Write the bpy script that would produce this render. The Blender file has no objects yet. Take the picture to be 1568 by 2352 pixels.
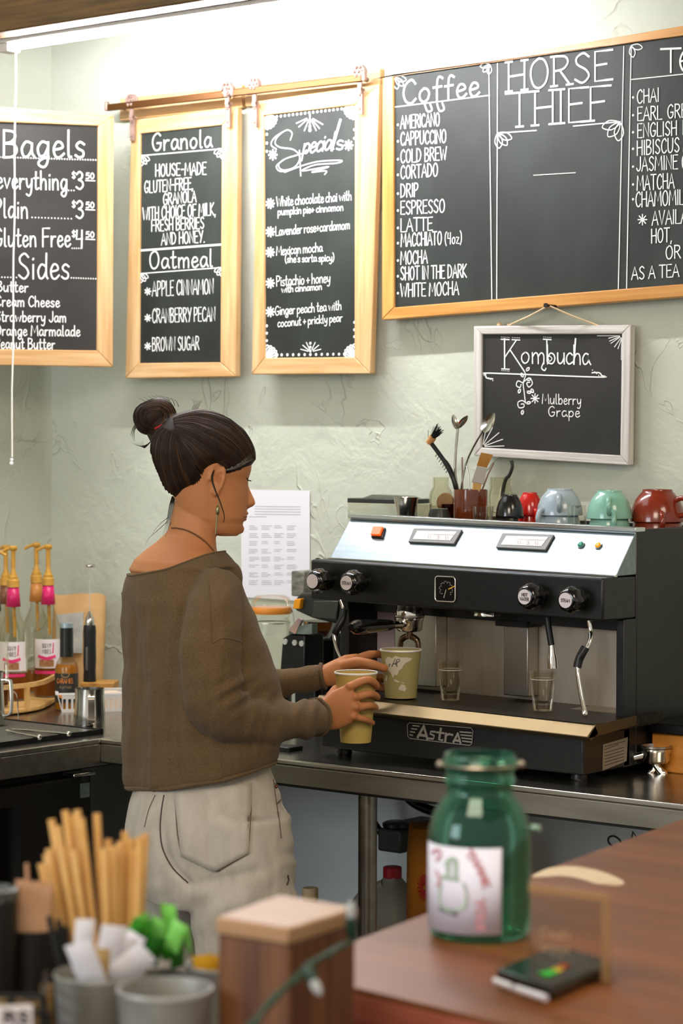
import bpy, bmesh, math, random
from mathutils import Vector, Matrix, Euler
from mathutils.bvhtree import BVHTree
random.seed(7)
C = bpy.context.scene
COL = C.collection
V = Vector
# ------------------------------------------------------------------ camera (surveyed from the photograph's vanishing points)
FPX, IW, IH = 5553.0, 1568.0, 2352.0
YAW, PIT, ROL = math.radians(38.9), math.radians(1.85), math.radians(0.15)
EYE = V((0, 0, 1.61))
FW = V((-math.sin(YAW) * math.cos(PIT), math.cos(YAW) * math.cos(PIT), -math.sin(PIT)))
_r = V((math.cos(YAW), math.sin(YAW), 0)); _u = _r.cross(FW)
RT = _r * math.cos(ROL) + _u * math.sin(ROL)
UPV = _u * math.cos(ROL) - _r * math.sin(ROL)
cam = bpy.data.cameras.new('camera'); cam_o = bpy.data.objects.new('camera', cam); COL.objects.link(cam_o)
cam_o.matrix_world = Matrix((( RT.x, UPV.x, -FW.x, EYE.x), (RT.y, UPV.y, -FW.y, EYE.y), (RT.z, UPV.z, -FW.z, EYE.z), (0, 0, 0, 1)))
cam.sensor_fit = 'VERTICAL'; cam.sensor_height = 36.0; cam.lens = 85.0
cam.dof.use_dof = True; cam.dof.focus_distance = 4.95; cam.dof.aperture_fstop = 5.6
cam.clip_start = 0.05; cam.clip_end = 60
C.camera = cam_o
C.cycles.transparent_max_bounces = 40; C.cycles.max_bounces = 14; C.cycles.transmission_bounces = 14
def ray(px, py): return FW + RT * ((px - IW / 2) / FPX) - UPV * ((py - IH / 2) / FPX)
def P(px, py, t): return EYE + ray(px, py) * t                      # point at depth t in front of the camera
def onz(px, py, z):
    d = ray(px, py); return EYE + d * ((z - EYE.z) / d.z)
def ony(px, py, y):
    d = ray(px, py); return EYE + d * ((y - EYE.y) / d.y)
def onx(px, py, x):
    d = ray(px, py); return EYE + d * ((x - EYE.x) / d.x)
def onpl(px, py, o, n):
    d = ray(px, py); return EYE + d * ((o - EYE).dot(n) / d.dot(n))
# ------------------------------------------------------------------ world, lights, exposure
C.view_settings.view_transform = 'Standard'; C.view_settings.look = 'None'
C.view_settings.exposure = 0.0; C.view_settings.gamma = 1.0; C.view_settings.use_curve_mapping = False
wd = bpy.data.worlds.new('world'); C.world = wd; wd.use_nodes = True
wd.node_tree.nodes['Background'].inputs[0].default_value = (1.0, 0.94, 0.86, 1)
wd.node_tree.nodes['Background'].inputs[1].default_value = 0.70
def area(name, loc, target, sx, sy, power, col):
    l = bpy.data.lights.new(name, 'AREA'); l.shape = 'RECTANGLE'; l.size = sx; l.size_y = sy; l.energy = power; l.color = col
    o = bpy.data.objects.new(name, l); COL.objects.link(o); o.location = loc
    o.rotation_euler = (V(target) - V(loc)).to_track_quat('-Z', 'Y').to_euler(); return o
TUBE = 320.0
area('ceiling_panel', (-4.05, 3.45, 3.06), (-4.05, 3.45, 0), 1.2, 1.6, 13, (0.9, 0.96, 1.0))
area('window_daylight', (-3.6, -2.6, 2.3), (-3.2, 3.6, 1.2), 2.2, 1.6, 105, (0.80, 0.90, 1.0))
area('fill_light_front', (-1.2, 1.0, 3.0), (-2.4, 3.4, 0.8), 1.2, 1.2, 62, (1.0, 0.86, 0.68))  # unseen fill light, added to brighten the room from the front
area('fill_light_right', (-0.6, 3.2, 3.0), (-2.6, 4.0, 0.9), 0.9, 0.9, 26, (1.0, 0.86, 0.68))  # second added fill light, out of view on the right
# ------------------------------------------------------------------ materials
def lin(h):
    if isinstance(h, str):
        h = h.lstrip('#'); h = [int(h[i:i + 2], 16) / 255 for i in (0, 2, 4)]
        return tuple((c / 12.92 if c <= .04045 else ((c + .055) / 1.055) ** 2.4) for c in h)
    return h
MATS = {}
def M(name, col='#808080', rough=.5, metal=0.0, col2=None, ns=8.0, stretch=None, bump=0.0, bs=40.0, coat=0.0, emit=None, es=0.0, trans=0.0, ior=1.45, spec=.5, sheen=0.0, attr=False, detail=4.0, lo=.35, hi=.7, sss=0.0, aniso=0.0, alpha=1.0):
    if name in MATS: return MATS[name]
    m = bpy.data.materials.new(name); m.use_nodes = True; MATS[name] = m
    nt = m.node_tree; N = nt.nodes; L = nt.links; b = N['Principled BSDF']
    c = lin(col); b.inputs['Base Color'].default_value = (*c, 1); b.inputs['Roughness'].default_value = rough; b.inputs['Metallic'].default_value = metal
    b.inputs['IOR'].default_value = ior; b.inputs['Specular IOR Level'].default_value = spec
    if coat: b.inputs['Coat Weight'].default_value = coat; b.inputs['Coat Roughness'].default_value = .08
    if trans: b.inputs['Transmission Weight'].default_value = trans
    if sheen: b.inputs['Sheen Weight'].default_value = sheen; b.inputs['Sheen Roughness'].default_value = .5
    if sss: b.inputs['Subsurface Weight'].default_value = sss; b.inputs['Subsurface Radius'].default_value = (.012, .005, .003); b.inputs['Subsurface Scale'].default_value = 1.0
    if alpha < 1: b.inputs['Alpha'].default_value = alpha
    if emit: b.inputs['Emission Color'].default_value = (*lin(emit), 1); b.inputs['Emission Strength'].default_value = es
    def coord(sc):
        mp = N.new('ShaderNodeMapping')
        if attr:
            a = N.new('ShaderNodeAttribute'); a.attribute_name = 'gc'; L.new(a.outputs['Vector'], mp.inputs[0])
        else:
            a = N.new('ShaderNodeTexCoord'); L.new(a.outputs['Object'], mp.inputs[0])
        mp.inputs['Scale'].default_value = sc; return mp.outputs[0]
    if col2:
        n = N.new('ShaderNodeTexNoise'); n.inputs['Scale'].default_value = ns; n.inputs['Detail'].default_value = detail
        L.new(coord(stretch or (1, 1, 1)), n.inputs['Vector'])
        r = N.new('ShaderNodeValToRGB'); r.color_ramp.elements[0].position = lo; r.color_ramp.elements[1].position = hi
        r.color_ramp.elements[0].color = (*c, 1); r.color_ramp.elements[1].color = (*lin(col2), 1)
        L.new(n.outputs['Fac'], r.inputs[0]); L.new(r.outputs[0], b.inputs['Base Color'])
    if bump:
        n = N.new('ShaderNodeTexNoise'); n.inputs['Scale'].default_value = bs; n.inputs['Detail'].default_value = 4
        L.new(coord(stretch or (1, 1, 1)), n.inputs['Vector'])
        bp = N.new('ShaderNodeBump'); bp.inputs['Strength'].default_value = bump; bp.inputs['Distance'].default_value = .004
        L.new(n.outputs['Fac'], bp.inputs['Height']); L.new(bp.outputs[0], b.inputs['Normal'])
    return m
def thin_glass(name, tint='#ffffff', rough=.03, f0=1.45, gl=1.0, body=0.0, bodycol='#ffffff', k=.45):
    """a thin pane or vessel wall: tinted see-through film with reflections that grow towards grazing view"""
    if name in MATS: return MATS[name]
    m = bpy.data.materials.new(name); m.use_nodes = True; MATS[name] = m
    nt = m.node_tree; N = nt.nodes; L = nt.links; N.remove(N['Principled BSDF'])
    tr = N.new('ShaderNodeBsdfTransparent'); tr.inputs[0].default_value = (*lin(tint), 1)
    g = N.new('ShaderNodeBsdfGlossy'); g.inputs['Roughness'].default_value = rough; g.inputs[0].default_value = (gl, gl, gl, 1)
    f = N.new('ShaderNodeLayerWeight'); f.inputs[0].default_value = 1 - 1 / f0
    q = N.new('ShaderNodeMath'); q.operation = 'MULTIPLY'; q.inputs[1].default_value = k; L.new(f.outputs[0], q.inputs[0])
    mx = N.new('ShaderNodeMixShader'); L.new(q.outputs[0], mx.inputs[0]); L.new(mx.outputs[0], N['Material Output'].inputs[0]); L.new(g.outputs[0], mx.inputs[2])
    if body:
        d = N.new('ShaderNodeBsdfDiffuse'); d.inputs[0].default_value = (*lin(bodycol), 1)
        t2 = N.new('ShaderNodeBsdfTranslucent'); t2.inputs[0].default_value = (*lin(bodycol), 1); a = N.new('ShaderNodeAddShader'); L.new(d.outputs[0], a.inputs[0]); L.new(t2.outputs[0], a.inputs[1])
        m2 = N.new('ShaderNodeMixShader'); m2.inputs[0].default_value = body; L.new(tr.outputs[0], m2.inputs[1]); L.new(a.outputs[0], m2.inputs[2]); L.new(m2.outputs[0], mx.inputs[1])
    else: L.new(tr.outputs[0], mx.inputs[1])
    return m
# ------------------------------------------------------------------ mesh builder
X, Y, Z = V((1, 0, 0)), V((0, 1, 0)), V((0, 0, 1))
def frame_of(axis):
    a = axis.normalized(); h = Z if abs(a.z) < .9 else X
    b = h.cross(a).normalized(); return a, b, a.cross(b)
def rotm(axis, deg): return Matrix.Rotation(math.radians(deg), 3, axis)
def spline(pts, sub=5, closed=False):
    pts = [V(p) for p in pts]; n = len(pts); out = []
    if n < 3: return pts
    m = n if closed else n - 1
    for i in range(m):
        g = (lambda k: pts[k % n]) if closed else (lambda k: pts[min(max(k, 0), n - 1)])
        a, b, c, d = g(i - 1), g(i), g(i + 1), g(i + 2)
        for s in range(sub):
            t = s / sub
            out.append(.5 * ((2 * b) + (c - a) * t + (2 * a - 5 * b + 4 * c - d) * t * t + (3 * b - a - 3 * c + d) * t ** 3))
    if not closed: out.append(pts[-1])
    return out
WL = {}
class MB:
    def __init__(s): s.v = []; s.f = []
    def add(s, vs, fs):
        o = len(s.v); s.v += [V(p) for p in vs]; s.f += [tuple(i + o for i in f) for f in fs]; return s
    def box(s, c, d, R=None):
        c = V(c); R = R or Matrix.Identity(3); a, b, e = d[0] / 2, d[1] / 2, d[2] / 2
        vs = [c + R @ V((x * a, y * b, z * e)) for z in (-1, 1) for y in (-1, 1) for x in (-1, 1)]
        return s.add(vs, [(0, 2, 3, 1), (4, 5, 7, 6), (0, 1, 5, 4), (2, 6, 7, 3), (0, 4, 6, 2), (1, 3, 7, 5)])
    def box2(s, lo, hi): return s.box([(a + b) / 2 for a, b in zip(lo, hi)], [abs(b - a) for a, b in zip(lo, hi)])
    def hexa(s, bot, top):
        return s.add(list(bot) + list(top), [(3, 2, 1, 0), (4, 5, 6, 7)] + [(i, (i + 1) % 4, 4 + (i + 1) % 4, 4 + i) for i in range(4)])
    def prism(s, poly, ext):
        n = len(poly); poly = [V(p) for p in poly]; ext = V(ext)
        return s.add(poly + [p + ext for p in poly], [tuple(range(n))[::-1], tuple(range(n, 2 * n))] + [(i, (i + 1) % n, n + (i + 1) % n, n + i) for i in range(n)])
    def loft(s, rings, cap=True, closed=False):
        n = len(rings[0]); o = []; fs = []
        for r in rings: o += list(r)
        m = len(rings)
        for i in range(m if closed else m - 1):
            j = (i + 1) % m
            for k in range(n): fs.append((i * n + k, i * n + (k + 1) % n, j * n + (k + 1) % n, j * n + k))
        if cap and not closed: fs += [tuple(range(n))[::-1], tuple(range((m - 1) * n, m * n))]
        return s.add(o, fs)
    def lathe(s, prof, base, axis=Z, n=28, cap=True, closed=False):
        base = V(base); a, b, c = frame_of(V(axis))
        rings = [[base + a * h + (b * math.cos(2 * math.pi * k / n) + c * math.sin(2 * math.pi * k / n)) * max(r, 1e-5) for k in range(n)] for r, h in prof]
        return s.loft(rings, cap, closed)
    def cyl(s, base, r, h, axis=Z, n=24): return s.lathe([(r, 0), (r, h)], base, axis, n)
    def tube(s, pts, r, n=8, cap=True, closed=False):
        pts = [V(p) for p in pts]; m = len(pts); rs = r if isinstance(r, (list, tuple)) else [r] * m
        rings = []; pb = None
        for i, p in enumerate(pts):
            if closed: t = (pts[(i + 1) % m] - pts[i - 1])
            else: t = pts[min(i + 1, m - 1)] - pts[max(i - 1, 0)]
            if t.length < 1e-9: t = Z
            a, b, c = frame_of(t)
            if pb is not None:
                b = pb - a * pb.dot(a)
                b = b.normalized() if b.length > 1e-6 else frame_of(t)[1]; c = a.cross(b)
            pb = b
            rings.append([p + (b * math.cos(2 * math.pi * k / n) + c * math.sin(2 * math.pi * k / n)) * rs[i] for k in range(n)])
        return s.loft(rings, cap, closed)
    def ribbon(s, pts, w, nrm, off=0.0):
        pts = [V(p) for p in pts]; nrm = V(nrm); m = len(pts)
        if m < 2: return s
        d0 = (pts[0] - pts[1]).normalized() * (w * .4); d1 = (pts[-1] - pts[-2]).normalized() * (w * .4)
        pts = [pts[0] + d0] + pts[1:-1] + [pts[-1] + d1]; vs = []; fs = []
        for i, p in enumerate(pts):
            t = pts[min(i + 1, m - 1)] - pts[max(i - 1, 0)]
            q = nrm.cross(t)
            q = q.normalized() if q.length > 1e-9 else V((0, 0, 1))
            vs += [p + q * w / 2 + nrm * off, p - q * w / 2 + nrm * off]
        for i in range(m - 1): fs.append((2 * i, 2 * i + 1, 2 * i + 3, 2 * i + 2))
        return s.add(vs, fs)
    def ball(s, c, r, n=12, m=8):
        c = V(c); r = r if isinstance(r, (list, tuple)) else (r, r, r)
        rings = [[c + V((math.cos(2 * math.pi * k / n) * math.sin(th) * r[0], math.sin(2 * math.pi * k / n) * math.sin(th) * r[1], -math.cos(th) * r[2])) for k in range(n)] for th in [max(1e-3, min(math.pi - 1e-3, math.pi * i / m)) for i in range(m + 1)]]
        return s.loft(rings, True)
    def move(s, R, about=(0, 0, 0), t=(0, 0, 0)):
        about, t = V(about), V(t); s.v = [R @ (p - about) + about + t for p in s.v]; return s
    def build(s, name, mat, parent=None, smooth=False, bevel=0.0, bseg=2, sub=0, gaxis=None, loc=None, angle=40, solid=0.0, label=None, norm=False):
        me = bpy.data.meshes.new(name)
        o = V(WL[parent.name]) if parent is not None else (V(loc) if loc is not None else (V((sum(p.x for p in s.v) / len(s.v), sum(p.y for p in s.v) / len(s.v), min(p.z for p in s.v)))))
        me.from_pydata([p - o for p in s.v], [], s.f)
        if norm:
            bm = bmesh.new(); bm.from_mesh(me); bmesh.ops.recalc_face_normals(bm, faces=bm.faces); bm.to_mesh(me); bm.free()
        if gaxis is not None:
            a, b, c = frame_of(V(gaxis)); k = V((random.random() * 9, random.random() * 9, random.random() * 9))
            at = me.attributes.new('gc', 'FLOAT_VECTOR', 'POINT')
            for i, p in enumerate(s.v): at.data[i].vector = V((p.dot(a), p.dot(b), p.dot(c))) + k
        me.materials.append(mat)
        if smooth:
            me.shade_smooth()
            if angle < 180: me.set_sharp_from_angle(angle=math.radians(angle))
        ob = bpy.data.objects.new(name, me); COL.objects.link(ob)
        WL[ob.name] = o
        if parent is not None: ob.parent = parent
        else: ob.location = o
        if solid:
            md = ob.modifiers.new('solid', 'SOLIDIFY'); md.thickness = solid; md.offset = -1
        if bevel:
            md = ob.modifiers.new('bevel', 'BEVEL'); md.width = bevel; md.segments = bseg; md.limit_method = 'ANGLE'; md.angle_limit = math.radians(35)
            md.harden_normals = False
            me.shade_smooth(); 
            if not smooth: me.set_sharp_from_angle(angle=math.radians(35))
        if sub:
            md = ob.modifiers.new('sub', 'SUBSURF'); md.levels = sub; md.render_levels = sub
        if label: ob['label'] = label
        return ob
def thing(name, label, cat, loc, group=None):
    o = bpy.data.objects.new(name, None); COL.objects.link(o); o.location = V(loc); o.empty_display_size = .02
    o['label'] = label; o['category'] = cat
    if group: o['group'] = group
    WL[o.name] = V(loc); return o
def tag(o, label, cat, group=None, kind=None):
    o['label'] = label; o['category'] = cat
    if group: o['group'] = group
    if kind: o['kind'] = kind
    return o
def struct(o): o['kind'] = 'structure'; return o
def dup(root, loc, label, group=None):
    """copy of a thing with its parts and sub-parts, moved to loc"""
    r = root.copy(); COL.objects.link(r); r.location = V(loc); r['label'] = label; WL[r.name] = V(loc)
    if group: r['group'] = group
    def rec(a, b):
        for ch in list(a.children):
            c = ch.copy(); COL.objects.link(c); c.parent = b; rec(ch, c)
    rec(root, r); return r
# ------------------------------------------------------------------ hand lettering: single-stroke alphabet
GL = {}
def _g(s):
    for ln in s.strip().split('\n'):
        ch, adv, rest = ln.split(' ', 2); st = []
        for part in rest.split('|'):
            part = part.strip(); sm = part.startswith('~'); part = part.lstrip('~')
            st.append((sm, [tuple(float(c) for c in q.split(',')) for q in part.split()]))
        GL[ch] = (float(adv), st)
_g('''A .6 0,0 .3,1 .6,0|.12,.35 .5,.37
B .55 .05,0 .05,1|~.05,1 .38,.95 .45,.76 .3,.57 .05,.52|~.05,.52 .4,.48 .51,.25 .35,.03 .05,0
C .55 ~.52,.82 .37,1 .14,.82 .05,.45 .15,.1 .35,0 .53,.17
D .6 .05,0 .05,1|~.05,1 .36,.92 .54,.55 .4,.12 .05,0
E .5 .48,1 .05,1 .05,0 .48,0|.05,.53 .4,.55
F .5 .5,1 .05,1 .05,0|.05,.53 .42,.55
G .6 ~.52,.85 .35,1 .12,.8 .05,.42 .18,.06 .38,.02 .52,.18 .54,.42|.32,.42 .56,.42
H .58 .05,0 .05,1|.53,0 .53,1|.05,.5 .53,.52
I .16 .08,0 .08,1
J .45 ~.4,1 .4,.3 .3,.04 .14,.03 .03,.2
K .55 .05,0 .05,1|.5,1 .05,.48 .53,0
L .48 .05,1 .05,0 .46,0
M .76 .03,0 .1,1 .38,.3 .66,1 .73,0
N .6 .05,0 .05,1 .55,0 .55,1
O .62 ~.3,1 .11,.82 .05,.47 .14,.1 .32,0 .51,.18 .57,.58 .46,.92 .3,1
P .52 .05,0 .05,1|~.05,1 .38,.96 .47,.74 .33,.5 .05,.46
Q .62 ~.3,1 .11,.82 .05,.47 .14,.1 .32,0 .51,.18 .57,.58 .46,.92 .3,1|.4,.2 .6,-.05
R .55 .05,0 .05,1|~.05,1 .38,.96 .47,.76 .33,.55 .05,.5|.22,.52 .53,0
S .52 ~.47,.86 .3,1 .1,.86 .12,.64 .38,.43 .47,.2 .28,0 .05,.14
T .56 0,1 .56,1|.28,1 .28,0
U .58 ~.05,1 .06,.3 .16,.04 .34,.02 .48,.2 .52,.55 .52,1
V .58 .02,1 .28,0 .56,1
W .8 .02,1 .2,0 .4,.8 .58,0 .78,1
X .55 .03,1 .52,0|.5,1 .03,0
Y .55 .02,1 .28,.5|.54,1 .22,0
Z .52 .03,1 .5,1 .03,0 .52,0
a .48 ~.4,.52 .2,.58 .05,.32 .12,.04 .28,.06 .4,.3 .41,.55 .41,.2 .5,.02
b .46 .05,1 .06,0|~.06,.3 .2,.56 .38,.48 .42,.22 .28,.01 .06,.08
c .4 ~.38,.48 .24,.58 .08,.42 .06,.15 .2,.0 .4,.12
d .48 ~.4,.48 .2,.57 .05,.32 .12,.03 .28,.05 .41,.3|~.42,1 .41,.2 .48,.01
e .42 ~.06,.28 .36,.36 .32,.54 .16,.56 .05,.3 .12,.04 .26,.0 .42,.14
f .36 ~.38,.92 .26,1 .17,.8 .16,0|.02,.56 .34,.58
g .48 ~.4,.52 .2,.58 .05,.34 .12,.06 .28,.08 .4,.32|~.42,.56 .4,-.15 .26,-.36 .08,-.26 .14,-.1 .44,.04
h .48 .05,1 .06,0|~.06,.3 .2,.55 .36,.5 .4,.25 .4,0
i .16 .08,.55 .08,0|.07,.76 .09,.8
j .22 ~.15,.55 .14,-.2 .03,-.32|.14,.76 .16,.8
k .44 .05,1 .06,0|.38,.55 .07,.25 .4,0
l .2 ~.07,1 .07,.1 .17,.02
m .7 .05,.56 .06,0|~.06,.35 .2,.56 .33,.45 .35,0|~.35,.35 .48,.56 .62,.45 .63,0
n .48 .05,.56 .06,0|~.06,.32 .2,.56 .36,.5 .4,.25 .41,0
o .48 ~.22,.57 .07,.42 .06,.16 .2,0 .36,.1 .42,.35 .34,.53 .22,.57
p .46 .05,.56 .06,-.38|~.06,.35 .2,.57 .38,.48 .41,.22 .27,.02 .06,.08
r .36 .05,.56 .06,0|~.06,.3 .18,.53 .34,.54
s .38 ~.34,.48 .2,.57 .07,.46 .12,.33 .3,.22 .3,.05 .16,0 .03,.08
t .34 ~.15,.95 .14,.12 .22,.0 .34,.07|.01,.6 .31,.62
u .48 ~.05,.56 .06,.15 .16,.01 .3,.08 .4,.3|.41,.56 .42,0
v .44 .03,.56 .2,0 .41,.56
w .66 .03,.56 .17,0 .32,.45 .46,0 .62,.56
x .44 .03,.56 .4,0|.4,.56 .03,0
y .46 ~.05,.56 .1,.2 .22,.1 .38,.3|~.42,.56 .38,-.1 .24,-.36 .06,-.28
z .42 .04,.55 .38,.55 .04,0 .4,0
3 .5 ~.06,.85 .25,1 .42,.84 .36,.62 .18,.54 .4,.44 .46,.2 .27,0 .04,.12
4 .5 .08,1 .05,.5 .42,.52|.4,1 .38,0
5 .48 .42,1 .1,1 .08,.58|~.08,.58 .3,.64 .44,.4 .36,.08 .06,.04
0 .52 ~.25,1 .08,.7 .08,.25 .25,0 .43,.25 .44,.7 .25,1
9 .48 ~.38,.8 .2,1 .06,.72 .2,.52 .38,.7 .4,.9 .36,0
$ .45 ~.4,.8 .22,.9 .06,.72 .36,.35 .3,.12 .05,.2|.22,1.05 .22,0
. .18 .07,.0 .1,.05
, .18 .1,.05 .04,-.15
' .14 .07,1 .06,.8
! .2 .1,1 .09,.3|.08,.0 .1,.04
- .4 .05,.5 .35,.5
+ .42 .2,.6 .2,.1|.03,.35 .4,.36
& .42 .2,.62 .2,.08|~.03,.34 .2,.42 .4,.36
( .26 ~.22,1.1 .07,.8 .06,.25 .2,-.12
) .26 ~.04,1.1 .19,.8 .2,.25 .05,-.12
* .5 .25,.75 .25,.25|.03,.62 .47,.38|.47,.62 .03,.38''')
def text_strokes(txt, sp=.09, space=.3):
    x = 0; out = []
    for ch in txt:
        if ch == ' ': x += space; continue
        adv, st = GL[ch]
        for sm, pts in st:
            q = [V((x + a, b, 0)) for a, b in pts]
            out.append((spline(q, 4) if sm else q, sm))
        x += adv + sp
    return out, x - sp
class Board:
    """a flat surface in the room on which lettering is laid; pixel coordinates are only the survey of where each stroke sits"""
    def __init__(s, o, n): s.o = V(o); s.n = V(n).normalized(); s.mb = MB(); s.off = .0015
    def at(s, px, py, off=0.0): return onpl(px, py, s.o + s.n * off, s.n)
    def stroke(s, pts, w, smooth=False, sub=5, closed=False):
        q = [V((a, b, 0)) for a, b in pts]
        if smooth: q = spline(q, sub, closed)
        if closed: q = q + [q[0]]
        s.k = getattr(s, 'k', 0) + 1
        s.mb.ribbon([s.at(p.x, p.y) for p in q], w, s.n, s.off + s.k * 2e-6)
    def text(s, txt, p0, p1, h, w, lean=0.0, sp=.09, serif=False, jit=0.0, space=.3):
        st, W = text_strokes(txt, sp, space); dx, dy = (p1[0] - p0[0]) / W, (p1[1] - p0[1]) / W
        for pts, sm in st:
            j = random.uniform(-jit, jit)
            q = [(p0[0] + p.x * dx + p.y * h * lean, p0[1] + p.x * dy - p.y * h + j) for p in pts]
            s.stroke(q, w)
            if serif and not sm:
                for p in (pts[0], pts[-1]):
                    if p.y < .02 or p.y > .98:
                        a = (p0[0] + (p.x - .1) * dx, p0[1] + (p.x - .1) * dy - p.y * h); b = (p0[0] + (p.x + .1) * dx, p0[1] + (p.x + .1) * dy - p.y * h)
                        s.stroke([a, b], w)
    def flush(s, name):
        s.mb.build(name, CHALK, s.owner); s.mb = MB()
    def dot(s, x, y, r):
        c = s.at(x, y); e = s.at(x + r, y) - c; e2 = s.n.cross(e)
        s.mb.add([c + e * math.cos(a) + e2 * math.sin(a) + s.n * s.off for a in [k * math.pi / 4 for k in range(8)]], [tuple(range(8))])
    def dots(s, p0, p1, n, r):
        for i in range(n):
            t = i / max(1, n - 1); s.dot(p0[0] + (p1[0] - p0[0]) * t, p0[1] + (p1[1] - p0[1]) * t, r)
    def flower(s, x, y, r, w, n=8):
        for k in range(n):
            a = 2 * math.pi * k / n; s.stroke([(x + r * .15 * math.cos(a), y + r * .15 * math.sin(a)), (x + r * .85 * math.cos(a), y + r * 1.0 * math.sin(a))], w)
    def petals(s, x, y, r, w, a0, a1, n):
        for k in range(n):
            a = math.radians(a0 + (a1 - a0) * k / max(1, n - 1)); b = .26
            q = [(0, 0), (.55, b), (1, 0), (.55, -b)]
            s.stroke([(x + r * (u * math.cos(a) - v * math.sin(a)), y - r * (u * math.sin(a) + v * math.cos(a))) for u, v in q], w, True, 4, True)
    def rays(s, x, y, r0, r1, w, angs):
        for a in angs:
            a = math.radians(a); s.stroke([(x + r0 * math.cos(a), y - r0 * math.sin(a)), (x + r1 * math.cos(a), y - r1 * math.sin(a))], w)
# ================================================================== materials used in many places
WY = 4.64; WX = -4.76; CT = 0.91                      # back wall, left wall, steel worktop height
def plaster():
    m = M('sage_plaster', '#bfc3b3', .7); nt = m.node_tree; N = nt.nodes; L = nt.links; b = N['Principled BSDF']
    tc = N.new('ShaderNodeTexCoord')
    def noise(sc, det, dist, typ='FBM'):
        n = N.new('ShaderNodeTexNoise'); n.inputs['Scale'].default_value = sc; n.inputs['Detail'].default_value = det; n.inputs['Distortion'].default_value = dist
        L.new(tc.outputs['Object'], n.inputs['Vector']); return n
    def ramp(src, stops):
        r = N.new('ShaderNodeValToRGB'); cr = r.color_ramp
        while len(cr.elements) < len(stops): cr.elements.new(.5)
        for e, (p, v) in zip(cr.elements, stops): e.position = p; e.color = (v, v, v, 1)
        L.new(src, r.inputs[0]); return r
    a = noise(3.2, 3, 1.6); ridge = ramp(a.outputs['Fac'], [(.0, 0), (.585, 0), (.597, 1), (.62, .2), (.7, 0), (1, 0)])
    a2 = noise(5.1, 2, 2.4); ridge2 = ramp(a2.outputs['Fac'], [(0, 0), (.63, 0), (.64, .8), (.66, .1), (1, 0)])
    msk = noise(4.3, 1, 0); mr = ramp(msk.outputs['Fac'], [(0, 0), (.5, 0), (.66, 1), (1, 1)])
    f = noise(38, 5, .3); g = noise(9, 3, .8)
    def math_(op, x, y):
        n = N.new('ShaderNodeMath'); n.operation = op
        for i, q in enumerate((x, y)):
            if isinstance(q, (int, float)): n.inputs[i].default_value = q
            else: L.new(q, n.inputs[i])
        return n.outputs[0]
    h = math_('ADD', ridge.outputs[0], ridge2.outputs[0]); h = math_('MULTIPLY', h, mr.outputs[0])
    h = math_('ADD', math_('MULTIPLY', h, .55), math_('ADD', math_('MULTIPLY', f.outputs['Fac'], .22), math_('MULTIPLY', g.outputs['Fac'], .8)))
    bp = N.new('ShaderNodeBump'); bp.inputs['Strength'].default_value = .62; bp.inputs['Distance'].default_value = .012
    L.new(h, bp.inputs['Height']); L.new(bp.outputs[0], b.inputs['Normal']); return m
PL = plaster()
PINE = M('honey_pine', '#c0955f', .5, col2='#dab687', ns=7, stretch=(.6, 9, 9), attr=True, bump=.08, bs=60)
OAKF = M('golden_oak', '#b57a36', .42, col2='#d6a25c', ns=6, stretch=(.5, 10, 10), attr=True, bump=.06, bs=60, coat=.15)
GREYW = M('weathered_whitewash', '#b3ada7', .75, col2='#d8d3cd', ns=9, stretch=(.5, 14, 14), attr=True, bump=.25, bs=40)
DARKW = M('dark_beam_wood', '#4a3416', .7, col2='#66491f', ns=8, stretch=(.6, 9, 9), attr=True, bump=.2, bs=40)
SLATE = M('chalkboard_slate', '#1e221f', .55, spec=.35, col2='#3a413c', ns=3.2, stretch=(1, 1, .6), detail=6, lo=.4, hi=.8)
SLATE2 = M('chalkboard_slate_grey', '#242321', .55, spec=.35, col2='#363431', ns=3, detail=5)
CHALK = M('chalk_white', '#f2f3ee', .9)
STEEL = M('brushed_steel', '#a8a49c', .30, 1.0, col2='#c4c0b8', ns=14, stretch=(1, 14, 14), attr=False)
CHROME = M('chrome', '#e2ded8', .08, 1.0)
WHITEM = M('white_enamel', '#dcd8d2', .4)
BLACKP = M('black_plastic', '#0b0b0b', .35)
RUST = M('brown_iron', '#8a7066', .55, .3, col2='#a58c82', ns=30)
# ================================================================== the room
struct(MB().box2((WX - .1, WY, 0), (1.6, WY + .1, 3.1)).build('wall_back', PL))
struct(MB().box2((WX - .1, 0.4, 0), (WX, WY, 3.1)).build('wall_left', PL))
struct(MB().box2((WX - .1, -1.2, -.06), (1.6, WY + .1, 0)).build('floor', M('dark_tile', '#2a2724', .5, col2='#38332e', ns=3)))
struct(MB().box2((WX - .1, 0.2, 3.1), (1.6, WY + .1, 3.16)).build('ceiling', M('ceiling_paint', '#b9b29f', .9)))
struct(MB().box2((WX, WY - .012, .02), (-1.2, WY, .83)).build('trim_1', M('white_wall_panel', '#d3d6d2', .45, col2='#c4c7c4', ns=4)))
# beam
y0b = 4.07; b0, b1 = ony(0, 74, y0b), ony(320, 23.5, y0b); sl = (b1.z - b0.z) / (b1.x - b0.x)
def bz(x): return b0.z + sl * (x - b0.x)
y1b = y0b
while ony(160, 66.5, y1b).z < bz(ony(160, 66.5, y1b).x) - .0005 and y1b < 4.4: y1b += .002
y1b = max(y1b, y0b + .06)
ly = y1b + .028
def sloped(x0, x1, y0, y1, dz0, dz1, f=bz):
    q = lambda x, dz: [V((x, y0, f(x) + dz)), V((x, y1, f(x) + dz))]
    return MB().hexa([*q(x0, dz0), *q(x1, dz0)[::-1]], [*q(x0, dz1), *q(x1, dz1)[::-1]])
struct(sloped(WX, -.4, y0b, y1b, 0, .22).build('ceiling_beam', DARKW, gaxis=X, bevel=.004, norm=True))
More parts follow.
